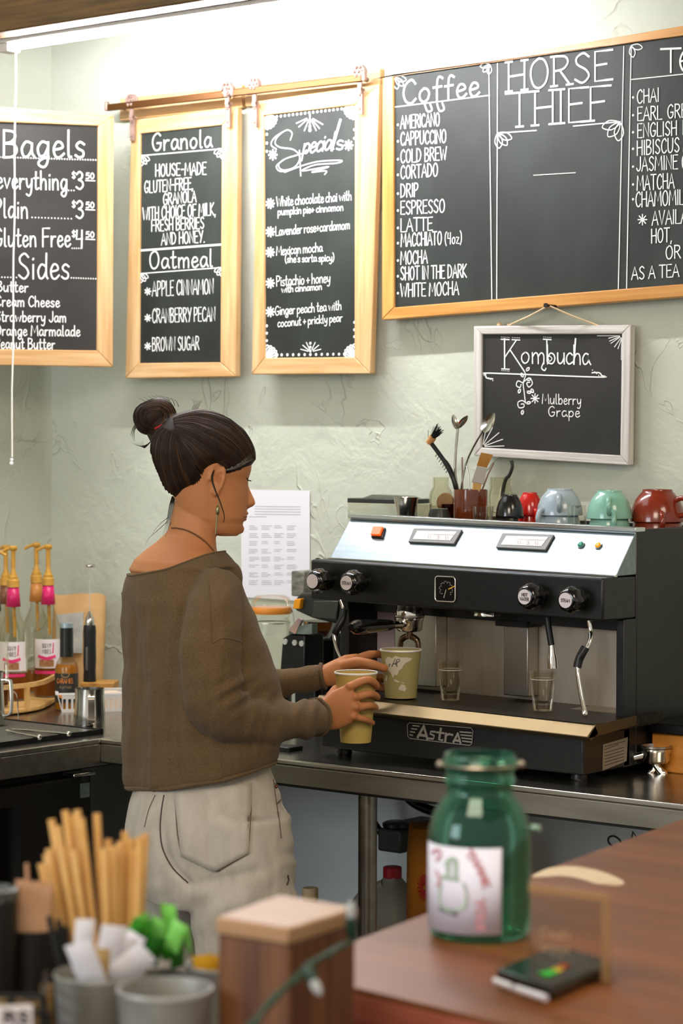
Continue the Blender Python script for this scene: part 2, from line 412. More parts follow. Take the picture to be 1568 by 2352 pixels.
# fluorescent fitting hanging behind the beam's rear edge
l0, l1 = ony(45, 92, y1b + .004), ony(320, 50.5, y1b + .004); sl2_ = (l1.z - l0.z) / (l1.x - l0.x)
def lz(x): return l0.z + sl2_ * (x - l0.x)
x0 = ony(12, 105, ly).x; x1 = x0 + 1.30
fl = thing('fluorescent_light', 'long bare fluorescent tube fitting under the dark ceiling beam', 'lamp', (-4.0, ly, lz(-4.0)))
sloped(x0, x1, y1b + .001, ly + .03, 0, .04, lz).build('fixture_body', WHITEM, fl, bevel=.003, norm=True)
MB().tube([V((x0 + .03, ly, lz(x0) - .009)), V((x1 - .03, ly, lz(x1) - .009))], .008, 20).build('tube', M('lit_tube', '#ffffff', .4, emit='#fdfbff', es=TUBE), fl, smooth=True)
sloped(x0 - .005, x0 + .034, ly - .024, ly + .02, -.022, -.0005, lz).build('end_cap', WHITEM, fl, bevel=.003, norm=True)
sloped(x1 - .034, x1 + .005, ly - .024, ly + .02, -.022, -.0005, lz).build('end_cap', WHITEM, fl, bevel=.003, norm=True)
# pull cord
t0 = (V((x0 + .02, ly, lz(x0))) - EYE).dot(FW) - .62
cord = thing('pull_cord', 'thin white light pull cord hanging at the far left', 'cord', P(36, 118, t0 + .6))
a, b_ = P(36.5, 112, t0 + .62), P(27, 1050, t0 + .62)
pts = [a.lerp(b_, k / 12) + RT * (.0012 * math.sin(k * 1.7)) for k in range(13)]
MB().tube(pts, .0022, 6).build('string', M('white_string', '#f0ece4', .7), cord, smooth=True)
MB().ball(P(27, 1056, t0 + .62), .004).ball(P(26.5, 1064, t0 + .62), .005).build('bead', M('white_bead', '#ffffff', .3), cord, smooth=True)
# ================================================================== chalkboards
def chalkboard(name, label, outer, inner, B, depth, mat, slate, cat='chalkboard', recess=.007):
    """frame of four mitred rails round a slate; outer / inner are the surveyed corners TL TR BR BL on the plane of the board"""
    O = [B.at(*p) for p in outer]; I = [B.at(*p) for p in inner]; c = sum(O, V()) / 4
    t = thing(name, label, cat, V((c.x, c.y, min(p.z for p in O))))
    for i in range(4):
        j = (i + 1) % 4
        MB().prism([O[i], O[j], I[j], I[i]], -B.n * depth).build('frame_rail', mat, t, bevel=.0025, gaxis=O[j] - O[i], norm=True)
    B2 = B.n * recess
    MB().prism([p - B2 + (p - c).normalized() * .004 for p in I], -B.n * .004).build('slate', slate, t, norm=True)
    B.off = -recess + .0012; B.owner = t
    return t
# ---- Bagels: hung across the corner from the left wall
bd = V((.339, .941, 0)).normalized(); bn = V((bd.y, -bd.x, 0)); bo = ony(262, 550, 4.50)
B = Board(bo, bn)
L_ = -150
bag = chalkboard('menu_board', 'pine-framed chalkboard menu headed Bagels, cut off by the left edge of the photo', [(L_, 234), (262, 265), (260, 843), (L_, 836)], [(L_ + 34, 276), (227, 289), (224, 805), (L_ + 34, 800)], B, .022, PINE, SLATE2)
w = 0.00336
B.text('Bagels', (8, 361), (198, 361), 62, w * 1.5, serif=False)
B.stroke([(-20, 340), (-2, 361)], w); B.dots((-10, 360), (222, 367), 40, 1.6)
B.text('everything', (-6, 432), (157, 436), 42, w * 1.1)
B.text('Plain', (-12, 499), (67, 501), 44, w * 1.1); B.text('Gluten Free', (-12, 566), (164, 566), 42, w * 1.1)
B.text('Sides', (43, 640), (162, 640), 58, w * 1.3)
B.dots((-20, 636), (40, 637), 10, 1.6); B.dots((166, 638), (222, 640), 11, 1.6); B.dots((76, 499), (166, 502), 13, 1.5); B.dots((160, 437), (172, 437), 3, 1.4); B.dots((168, 570), (188, 570), 5, 1.4)
for y, d in ((434, '3'), (501, '3'), (569, '4')):
    B.text('$', (167, y - 24), (176, y - 24), 16, w * .7); B.text(d, (176, y), (194, y), 40, w * 1.2); B.text('50', (199, y - 24), (219, y - 24), 13, w * .8); B.stroke([(199, y - 20), (220, y - 19)], w * .7)
for tx, y, xr, in (('Butter', 669, 67), ('Cream Cheese', 703, 139), ('Strawberry Jam', 738, 154), ('Orange Marmalade', 770, 186), ('Peanut Butter', 800, 128)):
    B.text(tx, ({'Butter': -6, 'Cream Cheese': -8, 'Strawberry Jam': -8, 'Orange Marmalade': -9, 'Peanut Butter': -9}[tx], y), (xr, y + 2), 24, w * .85)
B.mb.build('lettering', CHALK, bag)
for k in (0, 1):                                           # battens holding it off the left wall
    z = 1.9 + .42 * k; e = B.at(-120, 500); e = V((e.x, e.y, z)) - B.n * .022
    MB().box2((WX, e.y - .02, z), (e.x + .004, e.y + .02, z + .03)).build('batten', PINE, bag, gaxis=X)
# ---- barn-door boards
yb = 4.585; nb = V((0, -1, .028)).normalized()
def hung(px): return ony(px, 520, yb)
iron = RUST
def hanger(t, x, yw, ys, r=11.5):
    """strap and wheel riding the track"""
    c = ony(x, yw, yb - .016); s = c.y and 1
    MB().lathe([(.018, 0), (.018, .004), (.0155, .006), (.018, .008), (.018, .012)], c - Y * .004, Y, 20).build('wheel', iron, t, smooth=True)
    hubs = MB().cyl(c - Y * .008, .004, .02, Y, 10)
    for k in range(6): hubs.ball(c - Y * .006 + V((.0115 * math.cos(k * 1.047), 0, .0115 * math.sin(k * 1.047))), .004, 8, 6)
    hubs.build('rosette', iron, t, smooth=True)
    e = ony(x + 2, ys, yb - .006)
    st = MB().hexa([c + V((-.006, 0, 0)), c + V((.006, 0, 0)), c + V((.006, .004, 0)), c + V((-.006, .004, 0))], [V((c.x - .006, c.y, e.z + .05)), V((c.x + .006, c.y, e.z + .05)), V((c.x + .006, c.y + .004, e.z + .05)), V((c.x - .006, c.y + .004, e.z + .05))])
    st.box(V((e.x, yb - .004, e.z + .03)), (.013, .006, .062))
    st.box(V((c.x, yb - .010, e.z + .058)), (.012, .016, .006))
    for dz in (.012, .045): st.ball(V((e.x, yb - .008, e.z + dz)), .0028, 8, 6)
    st.build('strap', iron, t, norm=True)
B = Board(hung(410), nb)
gra = chalkboard('menu_board', 'narrow pine-framed chalkboard headed Granola and Oatmeal, hung on the barn-door track', [(301, 276), (545, 246), (541, 865), (287, 869)], [(321, 307), (509, 287), (505, 832), (318, 834)], B, .02, PINE, SLATE)
w = 0.00288
B.text('Granola', (345, 346), (483, 337), 40, w * 1.4)
B.stroke([(320, 357), (508, 341)], w * .8)
for s in (-1, 1): B.petals(320 if s < 0 else 508, 358 if s < 0 else 342, 22, w * .8, *((-25, -85) if s < 0 else (-155, -95)), 3)
for tx, xa, ya, xb, y2, h in (('HOUSE-MADE', 353, 405, 470, 400, 28), ('GLUTEN-FREE,', 328, 443, 440, 434, 27), ('GRANOLA', 371, 470, 447, 463, 26), ('WITH CHOICE OF MILK,', 324, 505, 492, 493, 28), ('FRESH BERRIES', 344, 531, 465, 524, 26), ('AND HONEY.', 367, 562, 467, 556, 27)):
    B.text(tx, (xa, ya), (xb, y2), h, w * .88, jit=.6)
B.flush('lettering')
B.stroke([(319, 575), (508, 561)], w * 1.7)
B.text('Oatmeal', (339, 617), (485, 612), 40, w * 1.4)
B.stroke([(319, 628), (507, 614)], w * .8)
for s in (-1, 1): B.petals(319 if s < 0 else 507, 629 if s < 0 else 615, 20, w * .8, *((-25, -85) if s < 0 else (-155, -95)), 3)
for tx, ya, xb, yb_, h in (('APPLE CINNAMON', 680, 487, 674, 34), ('CRANBERRY PECAN', 741, 491, 737, 32), ('BROWN SUGAR', 806, 454, 803, 31)):
    B.text(tx, (346, ya), (xb, yb_), h, w * .88, jit=.5); B.flower(336, ya - 11, 8, w * 1.2, 7)
B.mb.build('lettering', CHALK, gra)
hanger(gra, 301, 232, 322); hanger(gra, 521, 204, 292)
B = Board(hung(715), nb)
spe = chalkboard('menu_board', 'narrow pine-framed chalkboard headed Specials, hung right of the granola board', [(592, 232), (870, 193), (850, 858), (577, 860)], [(604, 265), (814, 241), (813, 820), (607, 822)], B, .02, PINE, SLATE)
w = 0.00272
q1 = [(663, 321), (667, 305), (655, 298), (635, 312), (628, 328), (640, 338), (668, 342), (683, 355), (682, 372), (668, 386), (645, 390), (636, 378), (652, 364), (690, 352), (700, 344)]
B.stroke(q1, w, True); B.stroke([(x - 9, y + 4) for x, y in q1[2:6]], w, True); B.stroke([(x - 5, y + 3) for x, y in q1[9:13]], w, True)
B.stroke([(684, 345), (687, 403)], w * 1.1)
B.text('pecial', (690, 353), (763, 342), 40, w * 1.5, lean=.2, sp=0); B.stroke([(758, 344), (778, 275)], w * 2.6); B.text('s', (768, 344), (786, 341), 36, w * 1.5)
B.stroke([(650, 395), (690, 380), (730, 370), (780, 368), (770, 374), (720, 378), (690, 392), (750, 382), (735, 388), (712, 395), (745, 392), (742, 400)], w, True)
B.flush('title_lettering')
B.rays(708, 268, 8, 34, w, (205, 222, 248, 295, 310, 330)); B.stroke([(708, 262), (708, 285)], w * 1.6); B.dot(708, 290, 3); B.dot(708, 298, 3.5)
B.dots((632, 267), (790, 248), 18, 2.6); B.dots((630, 815), (788, 813), 13, 2.7)
for y in (308, 328, 347, 748, 765, 782): B.dot(609, y, 2.6)
for y in (297, 317, 740, 757, 773): B.dot(810, y, 2.6)
for x, y, a in ((606, 270, (-10, -80)), (812, 247, (190, 260)), (608, 819, (10, 85)), (812, 817, (170, 95))): B.petals(x, y, 27, w * 1.3, a[0], a[1], 5)
B.rays(710, 808, 6, 24, w * .8, (15, 40, 65, 115, 140, 165)); B.dots((709, 788), (709, 806), 3, 2.6)
for x, y in ((623, 355), (797, 333)): B.flower(x, y, 11, w * 1.6)
B.flush('ornaments')
for tx, xa, ya, xb, y2, h in (('White chocolate chai with', 631, 474, 804, 459, 22), ('pumpkin pie+ cinnamon', 634, 494, 785, 483, 17), ('Lavender rose+cardamom', 629, 541, 800, 525, 21), ('Mexican mocha', 631, 586, 737, 577, 21), ("(she's sorta spicy)", 651, 603, 764, 599, 17), ('Pistachio + honey', 631, 657, 755, 648, 23), ('with cinnamon', 643, 672, 736, 665, 16), ('Ginger peach tea with', 628, 724, 781, 711, 21), ('coconut + prickly pear', 634, 751, 783, 738, 19)):
    B.text(tx, (xa, ya), (xb, y2), h, w * .82, sp=.05, space=.22, jit=.4)
for y in (467, 532, 579, 650, 716): B.flower(617, y, 11, w * 1.5, 9)
B.mb.build('lettering', CHALK, spe)
hanger(spe, 583, 194, 292); hanger(spe, 825, 165, 262)
# ---- tracks
for lab, (xa, ya), (xb, yb2) in (('iron barn-door track on a pine strip above the granola board', (268, 246), (549, 212)), ('iron barn-door track on a pine strip above the specials board', (556, 210), (866, 176))):
    p, q = ony(xa, ya, WY - .03), ony(xb, yb2, WY - .03); z = (p.z + q.z) / 2
    t = thing('barn_door_track', lab, 'rail', V(((p.x + q.x) / 2, WY, z - .04)))
    MB().box2((p.x, WY - .02, z - .036), (q.x, WY, z + .022)).build('backing_strip', PINE, t, bevel=.003, gaxis=X)
    MB().box2((p.x + .01, yb - .022, z - .017), (q.x - .012, yb - .014, z + .001)).build('rail', M('bronze_rail', '#5e3c1d', .4, .7), t, bevel=.002)
    for x in (p.x + .03, q.x - .03): MB().cyl((x, yb - .016, z - .006), .006, .04, Y, 10).build('standoff', iron, t, smooth=True)
    for x in (p.x + .006, q.x - .006): MB().box((x, yb - .018, z - .004), (.010, .014, .026)).build('end_stop', iron, t, bevel=.004)
# ---- the large coffee menu
B = Board(ony(1200, 400, WY - .045), V((0, -1, .028)).normalized())
OR_, IR = 1790, 1740
cof = chalkboard('menu_board', 'large oak-framed chalkboard listing Coffee and tea, cut off by the right edge', [(877, 178), (OR_, 21), (OR_, 664), (876, 735)], [(902, 172), (IR, 58), (IR, 638), (904, 706)], B, .03, OAKF, SLATE)
w = 0.00272
B.text('Coffee', (920, 239), (1097, 219), 54, w * 1.8, serif=False)
B.stroke([(972, 240), (978, 255), (988, 252), (984, 238)], w * 1.6, True); B.stroke([(1000, 238), (1006, 254), (1016, 250), (1012, 236)], w * 1.6, True)
B.stroke([(904, 245), (1121, 218)], w * .9)
for tx, ya, xb, y2 in (('AMERICANO', 295, 1006, 288), ('CAPPUCCINO', 333, 1021, 327), ('COLD BREW', 374, 1022, 366), ('CORTADO', 410, 1002, 404), ('DRIP', 453, 957, 450), ('ESPRESSO', 492, 1018, 487), ('LATTE', 532, 990, 528), ('MOCHA', 607, 978, 604), ('SHOT IN THE DARK', 643, 1068, 636), ('WHITE MOCHA', 682, 1050, 676)):
    B.text(tx, (916, ya), (xb, y2), 30, w, jit=.4); B.dot(910, ya - 9, 2.4)
B.text('MACCHIATO', (917, 566), (1011, 561), 30, w); B.text('(4oz)', (1018, 561), (1057, 558), 26, w * .8); B.dot(910, 558, 2.4)
for a, c in (((1119, 148), (1126, 695)), ((1139, 145), (1137, 694)), ((1429, 106), (1416, 681)), ((1446, 104), (1435, 680))): B.stroke([a, c], w * .85)
B.text('HORSE', (1161, 210), (1397, 182), 68, w * 1.7, serif=True); B.text('THIEF', (1166, 292), (1391, 274), 78, w * 1.7, serif=True)
B.stroke([(1140, 305), (1228, 299)], w); B.stroke([(1313, 289), (1421, 279)], w)
B.petals(1140, 306, 34, w * .9, -20, -85, 3); B.petals(1420, 281, 42, w * .9, -165, -95, 3)
B.petals(1121, 148, 22, w * .8, 190, 265, 3); B.petals(904, 178, 26, w * .8, -10, -80, 3); B.petals(1446, 105, 26, w * .8, -8, -80, 2)
B.stroke([(1222, 402), (1318, 396)], w * .6)
B.text('T', (1514, 166), (1560, 164), 54, w * 1.6); B.text('e', (1554, 163), (1588, 161), 80, w * 1.6); B.stroke([(1446, 182), (1580, 168)], w * .8)
for tx, xa, ya, xb, y2, h in (('CHAI', 1459, 237, 1510, 232, 31), ('EARL', 1460, 277, 1517, 273, 31), ('GREY', 1529, 271, 1589, 267, 31), ('ENGLISH', 1460, 316, 1551, 309, 32), ('B', 1564, 308, 1580, 307, 32), ('HIBISCUS', 1459, 356, 1557, 348, 33), ('M', 1565, 347, 1590, 346, 33), ('JASMINE', 1458, 393, 1553, 387, 32), ('(', 1562, 387, 1570, 386, 30), ('MATCHA', 1459, 437, 1545, 431, 34), ('CHAMOMILE', 1456, 475, 1580, 468, 34), ('AVAILABLE', 1494, 517, 1616, 508, 32), ('HOT,', 1492, 558, 1540, 554, 32), ('I', 1564, 553, 1571, 552, 30), ('OR', 1525, 595, 1560, 592, 30), ('AS A TEA', 1447, 642, 1556, 635, 29)):
    B.text(tx, (xa, ya), (xb, y2), h, w * .95, jit=.4)
for y in (223, 264, 303, 341, 382, 423, 457): B.dot(1450, y, 2.4)
B.flower(1472, 504, 12, w * .9)
B.mb.build('lettering', CHALK, cof)
# smears of wiped chalk: soft dust kept inside the slate's own colour pattern
# ---- kombucha sign on twine
B = Board(ony(1268, 900, WY - .04), V((0, -1, .0)).normalized())
kom = chalkboard('hanging_sign', 'small whitewashed-frame chalkboard sign reading Kombucha, hung on twine', [(1087, 749), (1447, 746), (1443, 1069), (1088, 1047)], [(1105, 768), (1427, 767), (1423, 1046), (1104, 1028)], B, .022, GREYW, SLATE2, cat='sign')
w = 0.00240
B.stroke([(1155, 778), (1155, 847)], w * 1.4); B.stroke([(1182, 781), (1156, 820)], w * 1.2); B.stroke([(1168, 804), (1200, 852)], w * 1.2)
for x0_, x1_, y in ((1147, 1166, 779), (1172, 1190, 780), (1244, 1262, 779), (1148, 1166, 847)): B.stroke([(x0_, y), (x1_, y + 1)], w); B.dots((x0_ + 1, y - 5 if y < 800 else y + 4), (x1_ - 1, y - 4 if y < 800 else y + 5), 5, 1)
B.text('omb', (1192, 834), (1272, 836), 44, w * 1.3, sp=.06); B.text('ucha', (1275, 835), (1352, 838), 44, w * 1.4, sp=.02)
B.stroke([(1252, 780), (1253, 830)], w * 1.3); B.stroke([(1245, 832), (1240, 845), (1247, 851), (1250, 846)], w * 1.2, True); B.stroke([(1318, 778), (1314, 835)], w * 1.8); B.stroke([(1252, 826), (1258, 818), (1264, 824), (1258, 830), (1256, 824)], w * .8, True)
B.stroke([(1128, 870), (1114, 868), (1112, 860), (1122, 857), (1368, 866), (1377, 862), (1372, 856), (1356, 856)], w * 1.2, True)
B.dots((1108, 862), (1128, 874), 5, 1.2); B.dots((1357, 850), (1376, 866), 5, 1.2)
B.stroke([(1200, 852), (1203, 862), (1198, 880), (1200, 900), (1203, 925)], w, True)
B.stroke([(1200, 876), (1212, 868), (1219, 880), (1211, 889), (1206, 880), (1213, 878)], w, True); B.stroke([(1198, 880), (1186, 875), (1182, 885), (1190, 890), (1193, 883)], w, True)
B.stroke([(1203, 925), (1196, 920), (1186, 924), (1188, 936), (1199, 935), (1199, 928), (1193, 928)], w, True)
for x, y, a in ((1205, 852, 50), (1198, 866, 120), (1206, 873, 20), (1191, 893, 250), (1216, 893, 300), (1206, 900, -10), (1205, 926, 10), (1197, 942, 260)): B.petals(x, y, 10, w * 1.1, a, a, 1)
B.flower(1225, 915, 11, w)
B.text('Mulberry', (1241, 927), (1331, 930), 23, w * .85); B.text('Grape', (1255, 956), (1328, 958), 23, w * .85)
B.rays(1427, 769, 8, 34, w * .7, (193, 205, 215, 235, 250)); B.stroke([(1368, 771), (1415, 771)], w * .6); B.stroke([(1424, 780), (1423, 826)], w * .6)
B.rays(1104, 1026, 6, 50, w * .7, (2, 20, 40, 62, 78))
B.mb.build('lettering', CHALK, kom)
nail = ony(1260, 702, WY - .08)
tw = MB()
for x in (1167, 1374):
    p = B.at(x, 748, -.008); tw.tube([p, p.lerp(nail, .5) + Z * -.002, nail], .0022, 6)
tw.ball(B.at(1146, 745, -.01), .006, 8, 6).ball(B.at(1167, 746, -.008), .003, 8, 6)
tw.build('twine', M('jute_twine', '#d9bd96', .9, bump=.3, bs=300), kom, smooth=True)
nl = MB().cyl(nail + Y * .03, .003, .04, -Y, 10).cyl(nail - Y * .01, .0055, .004, -Y, 12).build('nail', M('dark_iron', '#3a3330', .5, .8), smooth=True)
tag(nl, 'dark nail in the lower oak rail, holding the twine of the Kombucha sign', 'nail')
# ---- sheet of paper taped to the wall
B = Board(V((0, WY - .003, 0)), V((0, -1, 0)))
pc = [B.at(*p) for p in ((553, 1124), (711, 1127), (711, 1382), (554, 1371))]
pap = thing('printed_sheet', 'white printed sheet of paper on the green wall behind the woman', 'paper', (pc[0] + pc[2]) / 2)
MB().prism(pc, Y * .0006).build('sheet', M('white_paper', '#e4e2e8', .8), pap, norm=True)
B.off = .0004
for y in (1163, 1169, 1175, 1181): B.stroke([(585, y), (690, y + 1)], .0012)
B.stroke([(572, 1187), (612, 1187)], .0012)
for ri, y in enumerate((1208, 1226, 1244, 1262, 1280, 1298, 1316, 1334)):
    for cx in (572, 601, 630, 659):
        for k in range(random.choice((2, 3))): B.stroke([(cx, y + k * 4), (cx + random.uniform(12, 24), y + k * 4)], .0011)
B.mb.build('print', M('grey_print', '#a9a8b2', .8), pap)
# ================================================================== steel worktops
STL = M('worktop_steel', '#a8a298', .24, 1.0, col2='#bdb7ac', ns=5, stretch=(1, 8, 8))
STLD = M('apron_steel', '#8f887b', .36, 1.0, col2='#a09a8c', ns=5, stretch=(1, 8, 8))
CFY, CLX = 3.955, -3.90                              # front edges of the back and the left worktop
def counter(name, label, lo, hi, front, legs):
    t = thing(name, label, 'worktop', ((lo[0] + hi[0]) / 2, (lo[1] + hi[1]) / 2, 0))
    MB().box2((*lo, CT - .012), (*hi, CT)).build('worktop', STL, t, bevel=.003)
    if front == 'y':
        MB().box2((lo[0], lo[1], CT - .054), (hi[0], lo[1] + .012, CT - .0121)).build('apron', STLD, t, bevel=.002)
        MB().box2((lo[0] + .01, lo[1] + .012, CT - .06), (hi[0], lo[1] + .03, CT - .02)).build('apron_return', BLACKP, t)
    else:
        MB().box2((hi[0] - .012, lo[1], CT - .062), (hi[0], hi[1], CT - .0121)).build('apron', STLD, t, bevel=.002)
        MB().box2((hi[0] - .03, lo[1], CT - .066), (hi[0] - .012, hi[1], CT - .02)).build('apron_return', BLACKP, t)
    for x, y in legs: MB().cyl((x, y, 0), .02, CT - .03, Z, 20).lathe([(.026, 0), (.026, .03), (.02, .04)], (x, y, 0), Z, 20).build('leg', STLD, t, smooth=True)
    return t
counter('steel_worktop', 'long brushed steel worktop along the back wall, carrying the espresso machine', (CLX, CFY), (-1.5, WY - .012), 'y', [(-3.17, 4.02), (-2.42, 4.02)])
counter('steel_worktop', 'steel worktop of the left-hand run, carrying syrup bottles and black drip mat', (WX + .002, 2.4), (CLX, WY - .012), 'x', [(-3.94, 2.45), (-4.7, 2.45)])
# ---- under-counter fridge on the left
fx = -3.93; ft = onx(150, 1788, fx); fr = onx(211, 1830, fx)
BLK = M('black_fridge_enamel', '#15130f', .32, col2='#1d1a14', ns=3)
f = thing('undercounter_fridge', 'black undercounter fridge below the left steel worktop', 'fridge', (-4.3, fr.y - .3, 0))
MB().box2((-4.6, fr.y - .62, .06), (fx - .03, fr.y, ft.z + .012)).build('cabinet', BLK, f, bevel=.004)
MB().box2((fx - .028, fr.y - .618, .1), (fx, fr.y - .002, ft.z)).build('door', BLK, f, bevel=.004)
h = onx(150, 1768, fx); h2 = onx(200, 1768, fx)
MB().box2((fx - .01, h.y, ft.z + .004), (fx + .028, min(h2.y, fr.y), ft.z + .012)).build('handle', CHROME, f, bevel=.002)
a, c = onx(184, 1800, fx), onx(205, 1830, fx)
MB().box2((fx, a.y, c.z), (fx + .001, c.y, a.z)).build('sticker', M('pale_sticker', '#6f7f7c', .5, col2='#4d5a58', ns=60), f)
a, c = onx(186, 1779, fx), onx(203, 1794, fx)
MB().box2((fx, a.y, c.z), (fx + .001, c.y, a.z)).build('sticker', M('dim_sticker', '#34312c', .5), f)
a, c = onx(-80, 1868, fx), onx(45, 1975, fx)
MB().box2((fx, a.y, .2), (fx + .004, c.y, a.z)).build('door_glass', M('dark_glass', '#050605', .08), f, bevel=.001)
for x in (-4.55, -4.0):
    for y in (fr.y - .58, fr.y - .04): MB().cyl((x, y, 0), .018, .06, Z, 12).build('foot', BLACKP, f)
# ================================================================== things on the left worktop
def sides(prof, th=.0022):
    """outer then inner wall of a hollow vessel"""
    return prof + [(max(r - th, .0005), h) for r, h in prof[::-1] if h > th * 1.0 or True]
POL = M('polished_steel', '#c9c5bd', .16, 1.0)
def pitcher(label, base, hdir, h=.098, r=.038, grp=None):
    t = thing('milk_pitcher', label, 'pitcher', base)
    p = [(r * .97, 0), (r, .004), (r * .97, h * .4), (r * .9, h * .8), (r * .92, h)]
    MB().lathe(p + [(r * .89, h), (r * .87, h * .8), (r * .94, h * .4), (r * .95, .004), (.0005, .004)], base, Z, 36, cap=True).build('body', POL, t, smooth=True, angle=60)
    d = V(hdir).normalized(); s = d.cross(Z); b = V(base); q = [(r * .9, h * .86), (r + .012, h * .86), (r + .019, h * .78), (r + .02, h * .3), (r + .013, h * .2), (r * .97, h * .19)]
    q = spline([b + d * x + Z * z for x, z in q], 5)
    rings = []
    for i, pt in enumerate(q):
        tn = (q[min(i + 1, len(q) - 1)] - q[max(i - 1, 0)]).normalized(); nn = s.cross(tn)
        rings.append([pt + s * .0075 + nn * .0012, pt - s * .0075 + nn * .0012, pt - s * .0075 - nn * .0012, pt + s * .0075 - nn * .0012])
    MB().loft(rings).build('handle', POL, t, smooth=True)
    sp = b - d * (r * .88) + Z * h
    return t
pb = onz(206, 1676, CT)
pitcher('small polished steel milk pitcher standing by the white basket', pb, V((.75, -.66, 0)))
pb2 = onz(-24, 1664, CT + .012)
pitcher('polished steel pitcher on the black mat at the left edge of the photo', pb2, V((.8, .35, 0)), .125, .036)
wl = MB(); a = V(pb2) + V((.03, .03, .1)); wl.tube(spline([P(0, 1572, 5.9), P(22, 1583, 5.88), P(38, 1596, 5.85), P(41, 1625, 5.85), P(42, 1655, 5.84), P(34, 1668, 5.82), P(24, 1673, 5.8)], 5), .0014, 6)
w_ = wl.build('wire_loop', POL, smooth=True); tag(w_, 'thin bent steel wire loop standing on the black mat at far left', 'wire')
# drip mat
mt = thing('drip_mat', 'black ribbed bar mat on the left steel worktop', 'mat', (-4.18, 3.75, CT))
mx0, mx1, my0, my1 = -4.42, -3.955, 3.3, 4.02
MB().box2((mx0, my0, CT), (mx1, my1, CT + .004)).build('base_tray', BLACKP, mt, bevel=.001)
rm = MB()
for a, c in (((mx0, my0), (mx1, my0 + .008)), ((mx0, my1 - .008), (mx1, my1)), ((mx0, my0), (mx0 + .008, my1)), ((mx1 - .008, my0), (mx1, my1))): rm.box2((*a, CT), (*c, CT + .012))
rm.build('rim', BLACKP, mt)
rb = MB(); RIB = M('grey_rubber', '#6a665c', .4)
k = my0 + .012
while k < my1 - .012: rb.box2((mx0 + .008, k, CT + .004), (mx1 - .008, k + .0045, CT + .0095)); k += .0105
rb.build('ribs', RIB, mt)
for lab, p, q in (('longer steel bar tool lying on the black mat, pointing at the pitcher', (28, 1674), (157, 1685)), ('shorter steel bar tool lying on the front of the black mat', (14, 1678), (90, 1693))):
    a, c = onz(*p, CT + .015), onz(*q, CT + .015)
    t = thing('bar_tool', lab, 'tool', c)
    n = 10; MB().tube([a.lerp(c, i / (n * 2)) for i in range(n * 2 + 1)], [.0034 if i % 2 else .0026 for i in range(n * 2 + 1)], 8).build('shaft', POL, t, smooth=True)
    MB().ball(c, .0065, 12, 8).build('tip', POL, t, smooth=True)
# white basket
wb = thing('plastic_basket', 'white slotted plastic basket on the steel worktop behind the pitcher', 'basket', onz(205, 1622, CT))
WPL = M('white_plastic', '#dcdad6', .4)
A = onz(142, 1636, CT); Bq = onz(300, 1634, CT); e = (Bq - A).normalized(); e.z = 0; g = V((-e.y, e.x, 0))
Lb = (Bq - A).length + .06; dp = .095; hb = .045; fl_ = .012
def bk(u, v, z): return A + e * u + g * v + Z * z
def wallseg(u0, v0, u1, v1, o):
    m = MB(); n = max(3, int(((u1 - u0) ** 2 + (v1 - v0) ** 2) ** .5 / .0125))
    def q(s, z):
        f_ = z / hb * fl_; u = u0 + (u1 - u0) * s; v = v0 + (v1 - v0) * s; return bk(u + o[0] * f_, v + o[1] * f_, z)
    th = V((0, 0, 0)) - (e * o[0] + g * o[1]) * .002
    def strip(s0, s1, z0, z1): m.prism([q(s0, z0), q(s1, z0), q(s1, z1), q(s0, z1)], th)
    strip(0, 1, 0, .008); strip(0, 1, .034, hb)
    for i in range(n + 1):
        s = i / n; strip(max(0, s - .22 / n), min(1, s + .22 / n), .008, .034)
    return m
for o, (u0, v0, u1, v1) in (((0, -1), (0, 0, Lb, 0)), ((0, 1), (0, dp, Lb, dp)), ((-1, 0), (0, 0, 0, dp)), ((1, 0), (Lb, 0, Lb, dp))):
    wallseg(u0, v0, u1, v1, o).build('side_panel', WPL, wb, norm=True)
MB().prism([bk(0, 0, .0), bk(Lb, 0, .0), bk(Lb, dp, .0), bk(0, dp, .0)], Z * .002).build('bottom', WPL, wb, norm=True)
rmz = MB(); F_ = fl_; ou = [bk(-F_ - .004, -F_ - .004, hb), bk(Lb + F_, -F_ - .004, hb), bk(Lb + F_, dp + F_, hb), bk(-F_ - .004, dp + F_, hb)]; inn = [bk(-F_ + .004, -F_ + .004, hb), bk(Lb + F_ - .006, -F_ + .004, hb), bk(Lb + F_ - .006, dp + F_ - .006, hb), bk(-F_ + .004, dp + F_ - .006, hb)]
for i in range(4):
    j = (i + 1) % 4; rmz.prism([ou[i], ou[j], inn[j], inn[i]], Z * .004)
rmz.build('rim', WPL, wb, norm=True)
tb = MB().loft([[bk(.12 + .05 * math.cos(a) * s, .05 + .035 * math.sin(a) * s, .004 + zz) for a in [k * math.pi / 6 for k in range(12)]] for s, zz in ((.9, 0), (1, .015), (.8, .036), (.4, .044))])
tag(tb.build('paper_packet', M('beige_packet', '#d9c2ab', .7), smooth=True), 'crumpled beige paper packet lying in the white basket', 'packet')
